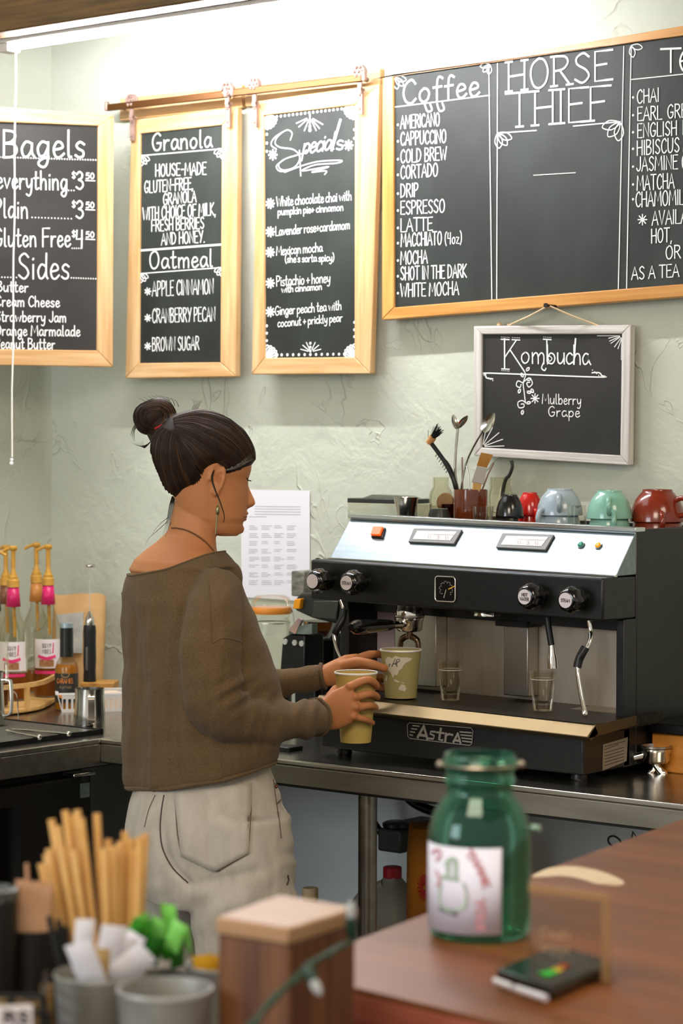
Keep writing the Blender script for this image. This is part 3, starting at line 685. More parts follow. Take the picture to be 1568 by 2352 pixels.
# wooden block with frother
OAKB = M('oak_block', '#a5702f', .5, col2='#c99748', ns=7, stretch=(.6, 10, 10), attr=True)
Rb = rotm(Z, 12)
b0_ = onz(214, 1592, CT); ctr = V((b0_.x + .02, b0_.y + .075, CT + .03))
ctr = P(229, 1560, 6.25); ctr.z = CT + .03
bl = MB().box(ctr, (.085, .085, .06), rotm(Z, 34)).build('wooden_block', OAKB, bevel=.003, gaxis=X)
tag(bl, 'square oak block on the worktop holding the black milk frother', 'block')
fb = V((P(206, 1560, 6.235).x, P(206, 1560, 6.235).y, CT + .06))
m1 = 6.235 / FPX
fro = thing('milk_frother', 'black battery milk frother standing whisk-up on the oak block', 'frother', fb)
MB().lathe([(.0165, 0), (.0165, .005), (.0155, .03), (.0168, .06), (.016, .10), (.0165, .13), (.0155, .142), (.0145, .146)], fb, Z, 24).build('handle', M('black_rubber_grip', '#121212', .45), fro, smooth=True)
MB().lathe([(.0125, .146), (.013, .152), (.011, .165), (.005, .176), (.003, .182)], fb, Z, 20).build('collar', POL, fro, smooth=True)
MB().tube([fb + Z * .18, fb + Z * .297 + RT * .002], .0011, 6).build('shaft', POL, fro)
MB().lathe([(.0115, 0), (.0125, .002), (.0125, .006), (.0115, .008), (.009, .006), (.009, .002), (.0115, 0)], fb + Z * .295 + RT * .002, Z, 20, cap=False).box(fb + Z * .298 + RT * .002, (.02, .0015, .0015)).build('whisk', POL, fro, smooth=True)
MB().box(fb - FW * .0163 + RT * -.006 + Z * .06, (.006, .004, .06)).build('switch', M('grey_switch', '#5a5a58', .4), fro, bevel=.001)
# kraft bag
kb = thing('kraft_bag', 'tan kraft paper coffee bag with folded top behind the caramel bottle', 'bag', P(186, 1600, 6.36) * 1.0)
def kp(px, py, t): return P(px, py, t)
KR = M('kraft_paper', '#b9905a', .6, col2='#cfa66e', ns=12, bump=.3, bs=30)
rg = []
for py, xl, xr, d in ((1612, 122, 236, .035), (1560, 120, 238, .04), (1480, 119, 241, .035), (1420, 121, 243, .022), (1390, 122, 243, .010), (1366, 122, 243, .004)):
    q = []
    for s in range(16):
        a = 2 * math.pi * s / 16; c_, s_ = math.cos(a), math.sin(a)
        q.append(P((xl + xr) / 2 + (xr - xl) / 2 * math.copysign(abs(c_) ** .5, c_), py + (4 * math.sin(s * 1.3) if py < 1400 else 0), 6.38 + d * math.copysign(abs(s_) ** .7, s_)))
    rg.append(q)
z0 = min(p.z for p in rg[0]); 
for p in rg[0]: p.z = CT + .001
MB().loft(rg).build('pouch', KR, kb, smooth=True)
lp = [P(172, 1420, 6.32), P(197, 1410, 6.33), P(193, 1480, 6.325), P(170, 1470, 6.32)]
MB().prism([P(128, 1412, 6.355), P(192, 1406, 6.355), P(188, 1500, 6.335), P(130, 1500, 6.335)], FW * .02).build('label', M('grey_white_label', '#b4b2aa', .6, col2='#8b8a84', ns=20), kb, norm=True)
# ---- bottles
CLG = thin_glass('clear_glass', '#f6f5ee', .02, 1.3)
GOLD = M('gold_plastic', '#b9862c', .38, col2='#cf9c40', ns=30)
LABW = M('white_label', '#e8e0e2', .55)
def bottle_rings(base, prof, n=28): return MB().lathe(prof, base, Z, n, cap=True)
def lab_cyl(base, r, h0, h1, a0, a1, n=24):
    m = MB(); up = []; 
    for i in range(n + 1):
        a = a0 + (a1 - a0) * i / n; d = V((math.cos(a), math.sin(a), 0)); m.v += [base + d * r + Z * h0, base + d * r + Z * h1]
    for i in range(n): m.f.append((2 * i, 2 * i + 2, 2 * i + 3, 2 * i + 1))
    return m
CAMA = math.atan2(-FW.y, -FW.x)                       # azimuth from which the photograph looks
def cylpt(base, r, u, h): return base + V((math.cos(CAMA + u / r), math.sin(CAMA + u / r), 0)) * r + Z * h
def cyl_text(m, base, r, txt, u0, u1, h0, hh, w, wave=0.0):
    st, W = text_strokes(txt)
    for pts, sm in st:
        q = [cylpt(base, r + .0006, u0 + (u1 - u0) * p.x / W, h0 + hh * p.y) for p in pts]
        n = (q[0] - base); n.z = 0; m.ribbon(q, w, n.normalized(), 0)
def syrup(label, px, py, scale, sleeve, labelled, spout, liq='#b56a1e', fill=.07):
    b = onz(px, py, CT + .018); s = scale
    t = thing('syrup_bottle', label, 'bottle', b, None)
    prof = [(.034, 0), (.037, .004), (.037, .165), (.034, .182), (.024, .205), (.0165, .225), (.0145, .245), (.0135, .285), (.0135, .29)]
    prof = [(r * s, h * s) for r, h in prof]
    bottle_rings(b, prof).build('glass', CLG, t, smooth=True, angle=80)
    MB().lathe([(.0345 * s, .003 * s), (.0355 * s, .008 * s), (.0355 * s, fill * s), (.001, fill * s)], b, Z, 24).build('syrup', M('amber_syrup' + liq, liq, .1, trans=.6, ior=1.35), t, smooth=True)
    MB().lathe([(.0148 * s + .004, .238 * s), (.0145 * s, .287 * s)], b, Z, 24, cap=False).build('neck_sleeve', M('sleeve' + sleeve, sleeve, .35), t, smooth=True, solid=.0004)
    c = b + Z * .288 * s
    MB().lathe([(.0155, 0), (.0155, .017), (.0125, .02), (.0125, .027), (.009, .03), (.006, .042), (.0052, .05)], c, Z, 24).build('pump_collar', GOLD, t, smooth=True, angle=30)
    MB().cyl(c + Z * .05, .0058, .045, Z, 14).build('pump_stem', GOLD, t, smooth=True)
    d = RT * spout; d.z = 0; d.normalize(); hp = c + Z * .093
    q = spline([hp - d * .010 + Z * .006, hp + Z * .006, hp + d * .015 + Z * .0045, hp + d * .031 - Z * .0045], 5)
    MB().tube(q, [.0055 + .001 * math.sin(i) * 0 - .002 * i / len(q) for i in range(len(q))], 10).lathe([(.0035, -.003), (.0105, .004), (.011, .010), (.009, .0125)], hp, Z, 18).build('pump_head', GOLD, t, smooth=True, angle=60)
    MB().tube([c, b + Z * .16 * s + RT * .004], .0042, 8).build('dip_tube', GOLD, t, smooth=True)
    if labelled:
        r = .0375 * s; L0 = lab_cyl(b, r, .075 * s, .15 * s, CAMA - 1.05, CAMA + 1.05).build('label', LABW, t, smooth=True)
        m = MB(); cyl_text(m, b, r, 'SKINNY', -.012, .012, .128 * s, .011, .0010); cyl_text(m, b, r, 'MIXES', -.010, .012, .113 * s, .011, .0010); m.build('print', M('dark_print', '#3a3038', .7), L0)
        m = MB(); m.ribbon([cylpt(b, r + .0006, u, .104 * s - .004 * math.cos(u * 110)) for u in [-.02 + .04 * i / 10 for i in range(11)]], .009, -FW, 0); m.ribbon([cylpt(b, r + .0006, .0165, .115 * s), cylpt(b, r + .0006, .018, .14 * s)], .003, -FW, 0); m.build('banner', M('pink_print', '#d42a68', .6), L0)
        m = MB(); m.ribbon([cylpt(b, r + .0006, u, .088 * s) for u in [-.012 + .024 * i / 8 for i in range(9)]], .018, -FW, 0); m.build('picture', M('caramel_print', '#b98a5c', .6, col2='#7d4a22', ns=90), L0)
        lab_cyl(b, r, .060 * s, .068 * s, CAMA - 1.05, CAMA + 1.05).build('label_band', M('pink_print', '#d42a68', .6), t, smooth=True)
    return t
syrup('syrup bottle with gold pump and pink neck sleeve, at the left in the bamboo rack', 31, 1606, 1.0, '#c2185b', True, -1)
syrup('syrup bottle with gold pump and pink neck sleeve, nearest the caramel bottle', 111, 1598, 1.0, '#d01a66', True, -1, '#b87022', .08)
syrup('syrup bottle with gold pump and copper-orange neck sleeve in the bamboo rack', 84, 1588, 1.0, '#c07f3c', False, -1, '#b06a1c', .06)
syrup('syrup bottle with gold pump and brown neck sleeve, behind the left pink one', 14, 1590, .98, '#7a4a30', False, -1, '#7a3d10', .06)
syrup('syrup bottle with gold pump and slate grey neck sleeve at the left photo edge', -14, 1622, 1.0, '#3c4a48', False, 1, '#7a3d10', .06)
# bamboo rack
rk = thing('bottle_rack', 'light bamboo two-tier rack round the syrup bottles', 'rack', onz(60, 1612, CT))
BAM = M('bamboo', '#c99a55', .5, col2='#dcb474', ns=7, stretch=(.6, 9, 9), attr=True)
rc = onz(30, 1600, CT); 
def rack_board(z, hz_, inset=0.0):
    o = [onz(px, py, CT) for px, py in ((-150, 1660), (60, 1640), (118, 1622), (136, 1602), (128, 1580), (60, 1570), (-150, 1580))]
    o = spline([V((p.x, p.y, 0)) for p in o[:]], 4, False)
    return MB().prism([V((p.x, p.y, z)) for p in o], Z * hz_)
rack_board(CT + .004, .012).build('base_board', BAM, rk, bevel=.003, gaxis=X, norm=True)
tr = MB(); o = [onz(px, py, CT) for px, py in ((-150, 1660), (60, 1640), (118, 1622), (136, 1602))]; o = spline(o, 4)
for i in range(len(o) - 1):
    a, c = o[i], o[i + 1]; d = (c - a).normalized().cross(Z) * .0045
    tr.hexa([a - d + Z * .066, c - d + Z * .066, c + d + Z * .066, a + d + Z * .066], [a - d + Z * .077, c - d + Z * .077, c + d + Z * .077, a + d + Z * .077])
tr.build('rail', BAM, rk, gaxis=X, norm=True)
for px, py in ((60, 1640), (128, 1610)):
    p = onz(px, py, CT); MB().box2((p.x - .005, p.y - .002, CT + .01), (p.x + .005, p.y + .008, CT + .07)).build('post', BAM, rk, gaxis=Z)
# caramel bottle
cb = onz(153, 1630, CT); t = thing('caramel_bottle', 'small bottle with tall black cap and dark Caramel label beside the basket', 'bottle', cb)
pr = [(.027, 0), (.0295, .004), (.0295, .105), (.027, .118), (.018, .133), (.0155, .14), (.0155, .145)]
MB().lathe(pr, cb, Z, 28).build('glass', CLG, t, smooth=True, angle=80)
MB().lathe([(.0282, .003), (.0282, .108), (.024, .117)], cb, Z, 24).build('syrup', M('caramel_syrup', '#c07a18', .15, trans=.3), t, smooth=True)
MB().lathe([(.0172, .135), (.0165, .205), (.0165, .208)], cb, Z, 24).build('cap', M('black_cap', '#1b1b18', .3), t, smooth=True)
MB().lathe([(.0166, .2085), (.0166, .2195), (.014, .221)], cb, Z, 24).build('cap_top', M('silver_cap', '#9fb0b8', .3, .5), t, smooth=True)
L0 = lab_cyl(cb, .0299, .02, .094, CAMA - 1.5, CAMA + 1.5, 30).build('label', M('black_label', '#24231f', .5), t, smooth=True)
m = MB(); cyl_text(m, cb, .0302, 'CARAMEL', -.024, .022, .070, .012, .0014); m.ribbon([cylpt(cb, .0306, u, .042 - .006 * math.cos(u * 90)) for u in [-.014 + .028 * i / 8 for i in range(9)]], .012, -FW, 0)
m.build('print', M('orange_print', '#d9822f', .6), L0)
m = MB(); m.ribbon([cylpt(cb, .0306, .010 * math.cos(a), .091 + .006 * math.sin(a)) for a in [k * math.pi / 8 for k in range(17)]], .002, -FW, 0); cyl_text(m, cb, .0302, 'syrup', -.016, .016, .058, .007, .001); m.build('crest', M('gold_print', '#8d7440', .6), L0)
# ================================================================== under the back worktop
MLK = M('milky_plastic', '#8e8a7e', .5, trans=.25)
def lump(rings): return MB().loft(rings)
mj = onz(895, 2320, 0.0); j0 = ony(893, 2010, 4.42)
t = thing('milk_jug', 'translucent plastic milk jug with red cap on the floor under the worktop', 'jug', (j0.x, 4.42, ony(893, 1985, 4.42).z - .27))
jx, jy = j0.x + .01, 4.42; topz = ony(893, 1985, 4.42).z; SZ = topz - .27
bodyh = topz - .045
MB().box2((-3.6, jy - .25, SZ - .02), (-2.43, WY - .02, SZ)).build('low_shelf', STLD, bevel=.002)
sh = bpy.data.objects['low_shelf']; tag(sh, 'low steel shelf under the back worktop carrying jug and bag', 'shelf')
rg = []
for zz, r in ((SZ, .062), (SZ + .02, .068), (SZ + .14, .068), (SZ + .19, .055), (SZ + .225, .03), (topz - .03, .019), (topz - .022, .019)):
    rg.append([V((jx + r * math.copysign(abs(math.cos(a)) ** .6, math.cos(a)), jy + r * math.copysign(abs(math.sin(a)) ** .6, math.sin(a)), zz)) for a in [k * math.pi / 10 for k in range(20)]])
MB().loft(rg).build('body', MLK, t, smooth=True)
MB().tube(spline([V((jx - .01, jy - .02, SZ + .225)), V((jx - .055, jy - .035, SZ + .2)), V((jx - .08, jy - .045, SZ + .155)), V((jx - .078, jy - .04, SZ + .1)), V((jx - .05, jy - .03, SZ + .06))], 5), .013, 10).build('handle', MLK, t, smooth=True)
MB().cyl((jx, jy, topz - .03), .022, .026, Z, 24).build('cap', M('red_cap', '#a31522', .45), t, bevel=.003)
# grey pump and hose hung under the worktop
PY = 4.5
g0, g1 = ony(884, 1898, PY), ony(938, 1958, PY)
t = thing('drain_pump', 'grey plastic pump housing hanging under the steel worktop', 'pump', ((g0.x + g1.x) / 2, PY, g1.z))
GR = M('dark_grey_plastic', '#33352f', .5)
MB().box2((g0.x, PY - .03, g1.z), (g1.x, PY + .04, g0.z)).build('housing', GR, t, bevel=.006)
MB().lathe([(.03, 0), (.034, .004), (.034, .012), (.026, .016)], ((g0.x + g1.x) / 2, PY, g0.z), Z, 20).build('lid', BLACKP, t, smooth=True)
MB().box2((g0.x + .01, PY, g0.z), (g1.x - .01, WY - .012, g0.z + .01)).build('bracket', GR, t)
hs = thing('drain_hose', 'black ribbed drain hose looping down from the worktop to the pump', 'hose', ony(860, 1850, PY))
hp = spline([ony(905, 1806, PY), ony(872, 1812, PY), ony(846, 1835, PY), ony(846, 1862, PY), ony(862, 1895, PY), ony(884, 1925, PY)], 10)
MB().tube(hp, [.0085 + .0012 * (i % 2) for i in range(len(hp))], 10).build('hose', BLACKP, hs, smooth=True)
hs2 = spline([ony(915, 1800, PY - .1), ony(940, 1835, PY - .1), ony(975, 1856, PY - .1), ony(1015, 1866, PY - .1), ony(1050, 1850, PY - .1), ony(1075, 1815, PY - .1)], 8)
o = MB().tube(hs2, .0115, 10).tube(spline([ony(960, 1812, PY - .12), ony(985, 1830, PY - .12), ony(1020, 1838, PY - .12), ony(1060, 1815, PY - .12)], 6), .009, 10).build('power_cable', BLACKP, smooth=True)
tag(o, 'thick black cable sagging under the steel worktop right of the grey pump', 'cable')
# orange bag with red emblem
t = thing('paper_bag', 'orange paper bag with a round red emblem under the worktop', 'bag', ony(990, 2100, 4.27))
ORB = M('orange_paper', '#b06f1c', .6, col2='#96590f', ns=9, bump=.3, bs=25)
rg = []
for py, xl, xr in ((2240, 938, 1075), (2150, 932, 1070), (1960, 934, 1062), (1905, 938, 1060), (1888, 940, 1058)):
    rg.append([V((0, 0, 0)) + ony((xl + xr) / 2 + (xr - xl) / 2 * math.copysign(abs(math.cos(a)) ** .4, math.cos(a)), py, 4.27 + (.05 if py > 1900 else .01) * math.copysign(abs(math.sin(a)) ** .5, math.sin(a))) for a in [k * math.pi / 8 for k in range(16)]])
for p in rg[0]: p.z = SZ + .001
MB().loft(rg).build('bag_body', ORB, t, smooth=True)
m = MB()
for k in range(18):
    a = k * math.pi / 9; cx, cy = 974, 2038
    m.ribbon([ony(cx + 5 * math.cos(a), cy + 8 * math.sin(a), 4.2185), ony(cx + 15 * math.cos(a), cy + 29 * math.sin(a), 4.2185)], .0034, -Y, 0)
m.build('emblem', M('red_emblem', '#a5201a', .6), t)
# small bottle behind the woman's legs
bb = ony(712, 2068, 4.3); t = thing('small_bottle', 'small bottle with cream cap under the worktop behind the jeans', 'bottle', (bb.x, 4.3, SZ))
MB().lathe([(.03, .0), (.032, .01), (.032, bb.z - SZ - .06), (.02, bb.z - SZ - .02), (.016, bb.z - SZ)], (bb.x, 4.3, SZ), Z, 20).build('body', M('brown_plastic', '#6e5d43', .5), t, smooth=True)
MB().cyl((bb.x, 4.3, bb.z), .019, .03, Z, 20).build('cap', M('cream_cap', '#c9ad84', .5), t, bevel=.002)
# lettering drawn on the panel under the worktop
B = Board(V((0, WY - .0125, 0)), V((0, -1, 0)))
B.stroke([(1412, 1950), (1398, 1935), (1398, 1924), (1408, 1920), (1420, 1926), (1430, 1940)], .004, True); B.stroke([(1448, 1945), (1453, 1910), (1470, 1936)], .004); B.stroke([(1494, 1890), (1494, 1935)], .004)
o = B.mb.build('wall_lettering', M('black_marker', '#1c1a18', .6)); tag(o, 'black marker lettering on the white panel under the worktop at right', 'lettering')
# ================================================================== espresso machine
XR, XL, XB = -2.655, -3.425, -3.335                    # right side, left end of the head, left end of the base
BKM = M('black_machine_enamel', '#141414', .36, col2='#1a1a19', ns=60, bump=.03, bs=400)
INOX = M('machine_inox', '#858f94', .36, 1.0, col2='#959ea3', ns=9, stretch=(1, 10, 10))
INOXD = M('splashback_inox', '#b3a797', .42, .85, col2='#c2b6a6', ns=5, stretch=(8, 8, 1))
def hz(x, z): return z + .0155 * (XR - x)               # the head sits very slightly out of level
em = thing('espresso_machine', 'black and steel two-group espresso machine on the back worktop', 'coffee machine', ((XR + XL) / 2, 4.35, CT))
BY = 4.065
def bx_(lo, hi): return MB().box2(lo, hi)
bx_((XB, BY, CT + .016), (XR, 4.24, 1.008)).build('base', BKM, em, bevel=.004)
for x in (XB + .04, XR - .03):
    for y in (BY + .03, 4.52): MB().lathe([(.016, 0), (.018, .006), (.014, .018)], (x, y, CT), Z, 16).build('foot', BLACKP, em, smooth=True)
# rear body: side cheeks, back
bx_((XR - .02, 4.215, CT + .016), (XR, 4.2615, 1.2305)).build('side_upright', BKM, em, bevel=.002)
bx_((XR - .02, 4.262, CT + .016), (XR, 4.60, 1.414)).build('side_panel', BKM, em, bevel=.003)
bx_((XL + .02, 4.215, CT + .016), (XL + .045, 4.60, 1.255)).build('side_panel', BKM, em, bevel=.003)
bx_((XL + .045, 4.34, CT + .02), (XR - .02, 4.60, 1.25)).build('body', BKM, em)
bx_((XL + .045, 4.325, 1.02), (XR - .02, 4.339, 1.25)).build('splashback', INOXD, em)
bx_((XL + .0455, 4.318, 1.036), (ony(905, 1500, 4.318).x, 4.3248, 1.229)).build('white_splash_panel', M('pinkish_white_panel', '#cfc0c6', .4), em, bevel=.001)
bx_((XL + .045, 4.24, 1.012), (XR - .021, 4.324, 1.034)).build('drip_upstand', INOXD, em, bevel=.002)
def pxx(px, y, py=1500): return ony(px, py, y).x
for xa, xb_, zt in ((905, 1001, 1400), (1156, 1212, 1440)):
    y = 4.285; lo = ony(xa, 1500, y).x; hi = ony(xb_, 1500, y).x
    bx_((lo, y, 1.05 if xa < 1000 else ony(1180, 1598, y).z), (hi, 4.3248, ony(xb_, zt, y).z)).build('group_cover', M('cover_inox', '#b9b5ad', .3, 1.0), em, bevel=.002)
    if xa > 1000: bx_((lo - .008, y - .02, ony(xb_, zt, y).z), (hi + .01, 4.3248, ony(xb_, zt, y).z + .012)).build('cover_cap', BLACKP, em)
# drip tray with bent steel lip
tz = 1.034
q = lambda x: [V((x, 4.062, hz(x, tz) - .003)), V((x, 4.034, hz(x, 1.009))), V((x, 4.046, hz(x, 1.0))), V((x, 4.075, hz(x, 1.012)))]
MB().loft([q(XB - .004), q(XR + .03)]).build('tray_lip', M('lip_steel', '#6b5c42', .42, 1.0), em, bevel=.002, norm=True)
MB().prism([V((XR + .030, 4.036, 1.006)), V((XR + .030, 4.062, tz - .003)), V((XR + .030, 4.215, 1.036)), V((XR + .030, 4.215, 1.016))], V((-.0015, 0, 0))).build('tray_side', M('lip_steel', '#6b5c42', .42, 1.0), em, norm=True)
MB().hexa([(XB - .004, 4.064, 1.018), (XR + .028, 4.064, 1.012), (XR + .028, 4.32, 1.012), (XB - .004, 4.32, 1.018)], [(XB - .004, 4.064, hz(XL, tz) - .006), (XR + .028, 4.064, tz - .002), (XR + .028, 4.32, tz - .002), (XB - .004, 4.32, hz(XL, tz) - .006)]).build('drip_grate', M('dark_grate', '#3a332a', .4, .8, col2='#211d18', ns=120), em)
def tray_z(x): return hz(x, tz) - .002
# head: black front box
FYH = 4.135
def hbox(x0, x1, y0, y1, z0, z1): return MB().hexa([(x0, y0, hz(x0, z0)), (x1, y0, hz(x1, z0)), (x1, y1, hz(x1, z0)), (x0, y1, hz(x0, z0))], [(x0, y0, hz(x0, z1)), (x1, y0, hz(x1, z1)), (x1, y1, hz(x1, z1)), (x0, y1, hz(x0, z1))])
hbox(XL, XR - .0005, FYH, 4.261, 1.231, 1.319).build('head', BKM, em, bevel=.005)
# sloped fascia wedge
fa = [(4.185, 1.321), (4.258, 1.406), (4.258, 1.416), (4.275, 1.416), (4.275, 1.321)]
x0, x1 = XL + .015, XR - .002
MB().loft([[V((x, y, hz(x, z))) for y, z in fa] for x in (x0, x1)]).build('fascia', INOX, em, norm=True, bevel=.0015)
MB().loft([[V((x, y, hz(x, z))) for y, z in ((4.178, 1.3195), (4.178, 1.3225), (4.19, 1.324), (4.19, 1.3195))] for x in (x0 - .002, x1)]).build('fascia_trim', CHROME, em, norm=True)
MB().loft([[V((x, y, hz(x, z))) for y, z in ((4.252, 1.4095), (4.252, 1.4185), (4.29, 1.4185), (4.29, 1.4095))] for x in (x0 - .003, x1 + .004)]).build('top_lip', M('bright_lip', '#d7dcdf', .22, 1.0), em, norm=True, bevel=.001)
CZ = 1.388                                               # cup tray floor, sunk behind the lip
hbox(XL + .01, XR - .021, 4.276, 4.60, 1.2, CZ).build('cup_tray', BKM, em)
hbox(XL + .01, XR - .0125, 4.588, 4.60, 1.3885, 1.41).build('back_rail', BKM, em)
def cupz(x): return hz(x, CZ)
# things set into the fascia: local plane
fn = V((0, -(1.406 - 1.321), 4.258 - 4.185)).normalized() * 1.0
fn = V((0, -.0850, .0730)).normalized(); fo = V((XR, 4.185, 1.321)) + fn * .0006
def fpt(px, py): return onpl(px, py, fo + V((0, 0, .0155 * (XR + 3.03))) * 0 + V((0, 0, hz(ony(px, py, 4.22).x, 0))), fn)
def fplate(pxs, th, name, mat, parent, lift=0.0, **k): return MB().prism([fpt(*p) + fn * lift for p in pxs], fn * th).build(name, mat, parent, norm=True, **k)
sw = fplate([(859, 1213), (886, 1214), (880, 1237), (853, 1235)], .004, 'switch_bezel', BLACKP, em)
fplate([(861, 1215), (883, 1215), (876, 1234), (855, 1233)], .006, 'power_switch', M('orange_switch', '#f0501a', .3, emit='#ff5a18', es=1.2), em, .0042, bevel=.001)
for c in (((952, 1216), (1063, 1219), (1044, 1252), (939, 1247)), ((1156, 1227), (1274, 1231), (1254, 1266), (1140, 1260))):
    bz_ = fplate(c, .005, 'window_bezel', M('grey_bezel', '#6c6d6c', .4), em, bevel=.001)
    cx = sum(p[0] for p in c) / 4; cy = sum(p[1] for p in c) / 4
    inn = [(cx + (p[0] - cx) * .82, cy + (p[1] - cy) * .62) for p in c]
    wn = fplate(inn, .0006, 'label_window', M('pale_window', '#cfc6c6', .3), bz_, .0052)
    B = Board(fpt(cx, cy) + fn * .006, fn); B.off = 0
    yy = cy + 3
    for k, g in enumerate(('2', '11', '2', '11')): B.text(g.replace('2', '3').replace('1', 'I'), (cx - 38 + k * 20, yy + k * .8), (cx - 30 + k * 20, yy + .5 + k * .8), 8, .0012)
    B.stroke([(inn[0][0] + 6, inn[0][1] + 4), (inn[1][0] - 6, inn[1][1] + 4)], .0008)
    B.mb.build('print', M('dim_print', '#9a9492', .6), wn)
for px, py, col, n in ((1334, 1252, '#2a8a70', 'green_lamp'), (1374, 1254, '#f0a010', 'amber_lamp')):
    c = fpt(px, py); MB().lathe([(.0085, 0), (.0085, .0015), (.007, .002)], c, fn, 20).build(n + '_ring', INOX, em, smooth=True)
    MB().lathe([(.0062, .0018), (.0062, .004), (.004, .006)], c, fn, 20).build(n, M(n, col, .2, emit=col, es=.25 if 'amber' in n else 0.05), em, smooth=True)
# front face items
def kz(px, py): return ony(px, py, FYH)
PAPW = M('knob_disc_white', '#ded3d6', .5)
for px, py, txt in ((717, 1335, ''), (795, 1339, 'STEAM'), (1204, 1371, 'HOT|WATER'), (1298, 1379, 'STEAM')):
    f_ = ony(px, py, FYH - .058); b = V((f_.x, FYH, f_.z))
    pr = [(.017, 0), (.017, .018), (.0255, .020), (.027, .028), (.0262, .044), (.022, .053), (.0185, .057), (.0175, .0575)]
    n = 40; rings = []
    for r, h in pr:
        rings.append([b - Y * h + V((math.cos(a), 0, math.sin(a))) * (r + (.0012 * math.cos(8 * a) if .019 < h < .05 else 0)) for a in [2 * math.pi * k / n for k in range(n)]])
    kb_ = MB().loft(rings).build('knob', M('glossy_black', '#0a0a0a', .16, coat=.5), em, smooth=True, angle=50, norm=True)
    d = MB().cyl(f_ + Y * .0004, .0155, .0012, -Y, 28).build('knob_disc', PAPW, kb_)
    if txt:
        B = Board(f_ - Y * .001, -Y); B.off = .0003
        ls = txt.split('|')
        for i, l in enumerate(ls):
            y = py + 4 + (i - (len(ls) - 1) / 2) * 10
            B.text(l, (px - 10 if len(l) > 3 else px - 6, y - 1), (px + 10 if len(l) > 3 else px + 7, y + .5), 7, .0013)
        B.mb.build('lettering', M('black_marker', '#1c1a18', .6), d)
# pressure gauge
g = kz(1024, 1353); r_ = .0265
sq = []
for sx, sz in ((1, 1), (-1, 1), (-1, -1), (1, -1)):
    for k in range(4):
        a = math.atan2(sz, sx) - math.pi / 4 + k * math.pi / 6
        sq.append(g + V((sx * (r_ - .007) + .007 * math.cos(a), 0, sz * (r_ - .007) + .007 * math.sin(a))))
rings = []
for i in range(16): pass
ring = MB(); ring.tube([p - Y * .003 for p in sq], .0016, 8, closed=True)
gd = MB().prism(sq, -Y * .002).build('gauge', M('gauge_face', '#0d0d0c', .25), em, norm=True)
ring.build('gauge_rim', M('rim_silver', '#d9cfc6', .25, .9), gd, smooth=True)
B = Board(g - Y * .0025, -Y); B.off = .0003
cx, cy = 1024, 1353
for k in range(23):
    a = math.radians(225 - k * 12.3); B.stroke([(cx + 14 * math.cos(a), cy - 16.5 * math.sin(a)), (cx + (16 if k % 3 else 11.5) * math.cos(a), cy - (18.5 if k % 3 else 13.5) * math.sin(a))], .0007)
B.stroke([(cx, cy + 2), (cx - 5, cy + 20)], .0012)
B.mb.build('gauge_scale', M('gauge_print', '#d8d2c2', .6), gd)
B = Board(g - Y * .003, -Y); B.off = .0003; B.stroke([(cx + 6, cy), (cx + 20, cy - 7)], .0022); B.mb.build('gauge_needle', M('yellow_needle', '#d8a020', .5), gd)
# badge
ly_ = BY
B = Board(V((0, ly_ - .002, 0)), -Y); B.off = .0
bc = [(940, 1660), (1081, 1672), (1086, 1678), (1083, 1708), (1078, 1712), (941, 1696), (936, 1691), (935, 1665)]
bad = MB().prism([B.at(*p) for p in bc], Y * .0019).build('badge', M('badge_black', '#121110', .3), em, norm=True)
B = Board(V((0, ly_ - .0024, 0)), -Y); B.off = 0
B.stroke([(x, y) for x, y in bc], .0017, closed=True)
def slog(a): return a
A_ = [((959, 1693), (973, 1668)), ((973, 1668), (981, 1697)), ((964, 1688), (977, 1690))]
for a, c in A_: B.stroke([a, c], .0058)
B.stroke([(999, 1681), (989, 1680), (987, 1685), (997, 1690), (995, 1697), (983, 1696)], .0042)
B.stroke([(1012, 1674), (1008, 1699), (1015, 1700)], .0055); B.stroke([(1003, 1682), (1019, 1684)], .0042)
B.stroke([(1024, 1685), (1022, 1702)], .0055); B.stroke([(1024, 1689), (1031, 1686), (1039, 1688)], .0045)
for a, c in (((1041, 1704), (1051, 1685)), ((1051, 1685), (1057, 1706)), ((1044, 1700), (1055, 1702))): B.stroke([a, c], .005)
for k in range(4):
    y = 1668 + k * 7; B.stroke([(962 - k * 5, y), (948 - k * 3 - (0 if k < 3 else -2), y - 1.5)], .0028)
    B.stroke([(1056 + k * 2, 1681 + k * 7), (1082, 1683 + k * 7.2)], .0028)
B.mb.build('badge_lettering', M('badge_silver', '#cbc5bb', .3, .8), bad)
# rating plate on the side of the base
def sx(px, py): return onx(px, py, XR + .0005)
pl = MB().prism([sx(1384, 1710), sx(1441, 1693), sx(1438, 1748), sx(1383, 1770)], V((.0006, 0, 0))).build('rating_plate', M('plate_silver', '#8b8373', .4, .3), em, norm=True)
B = Board(V((XR + .0013, 0, 0)), X); B.off = 0
for k in range(7): B.stroke([(1388, 1716 + k * 7.2 - 1), (random.choice((1420, 1432, 1436)), 1702 + k * 7.2)], .0012)
B.mb.build('plate_print', M('black_marker', '#1c1a18', .6), pl)
# groups
def group(px, py, y, r=.03):
    c = ony(px, py, y); t = MB().lathe([(r, 0), (r, .012), (r * .96, .014), (r * .96, .03)], c, Z, 32).build('group_head', CHROME, em, smooth=True, angle=40)
    MB().lathe([(r * 1.15, .0301), (r * 1.2, .06)], c, Z, 32).build('group_collar', BLACKP, em, smooth=True)
    return c
g1 = group(940, 1412, 4.215); g2 = group(1118, 1414, 4.215)
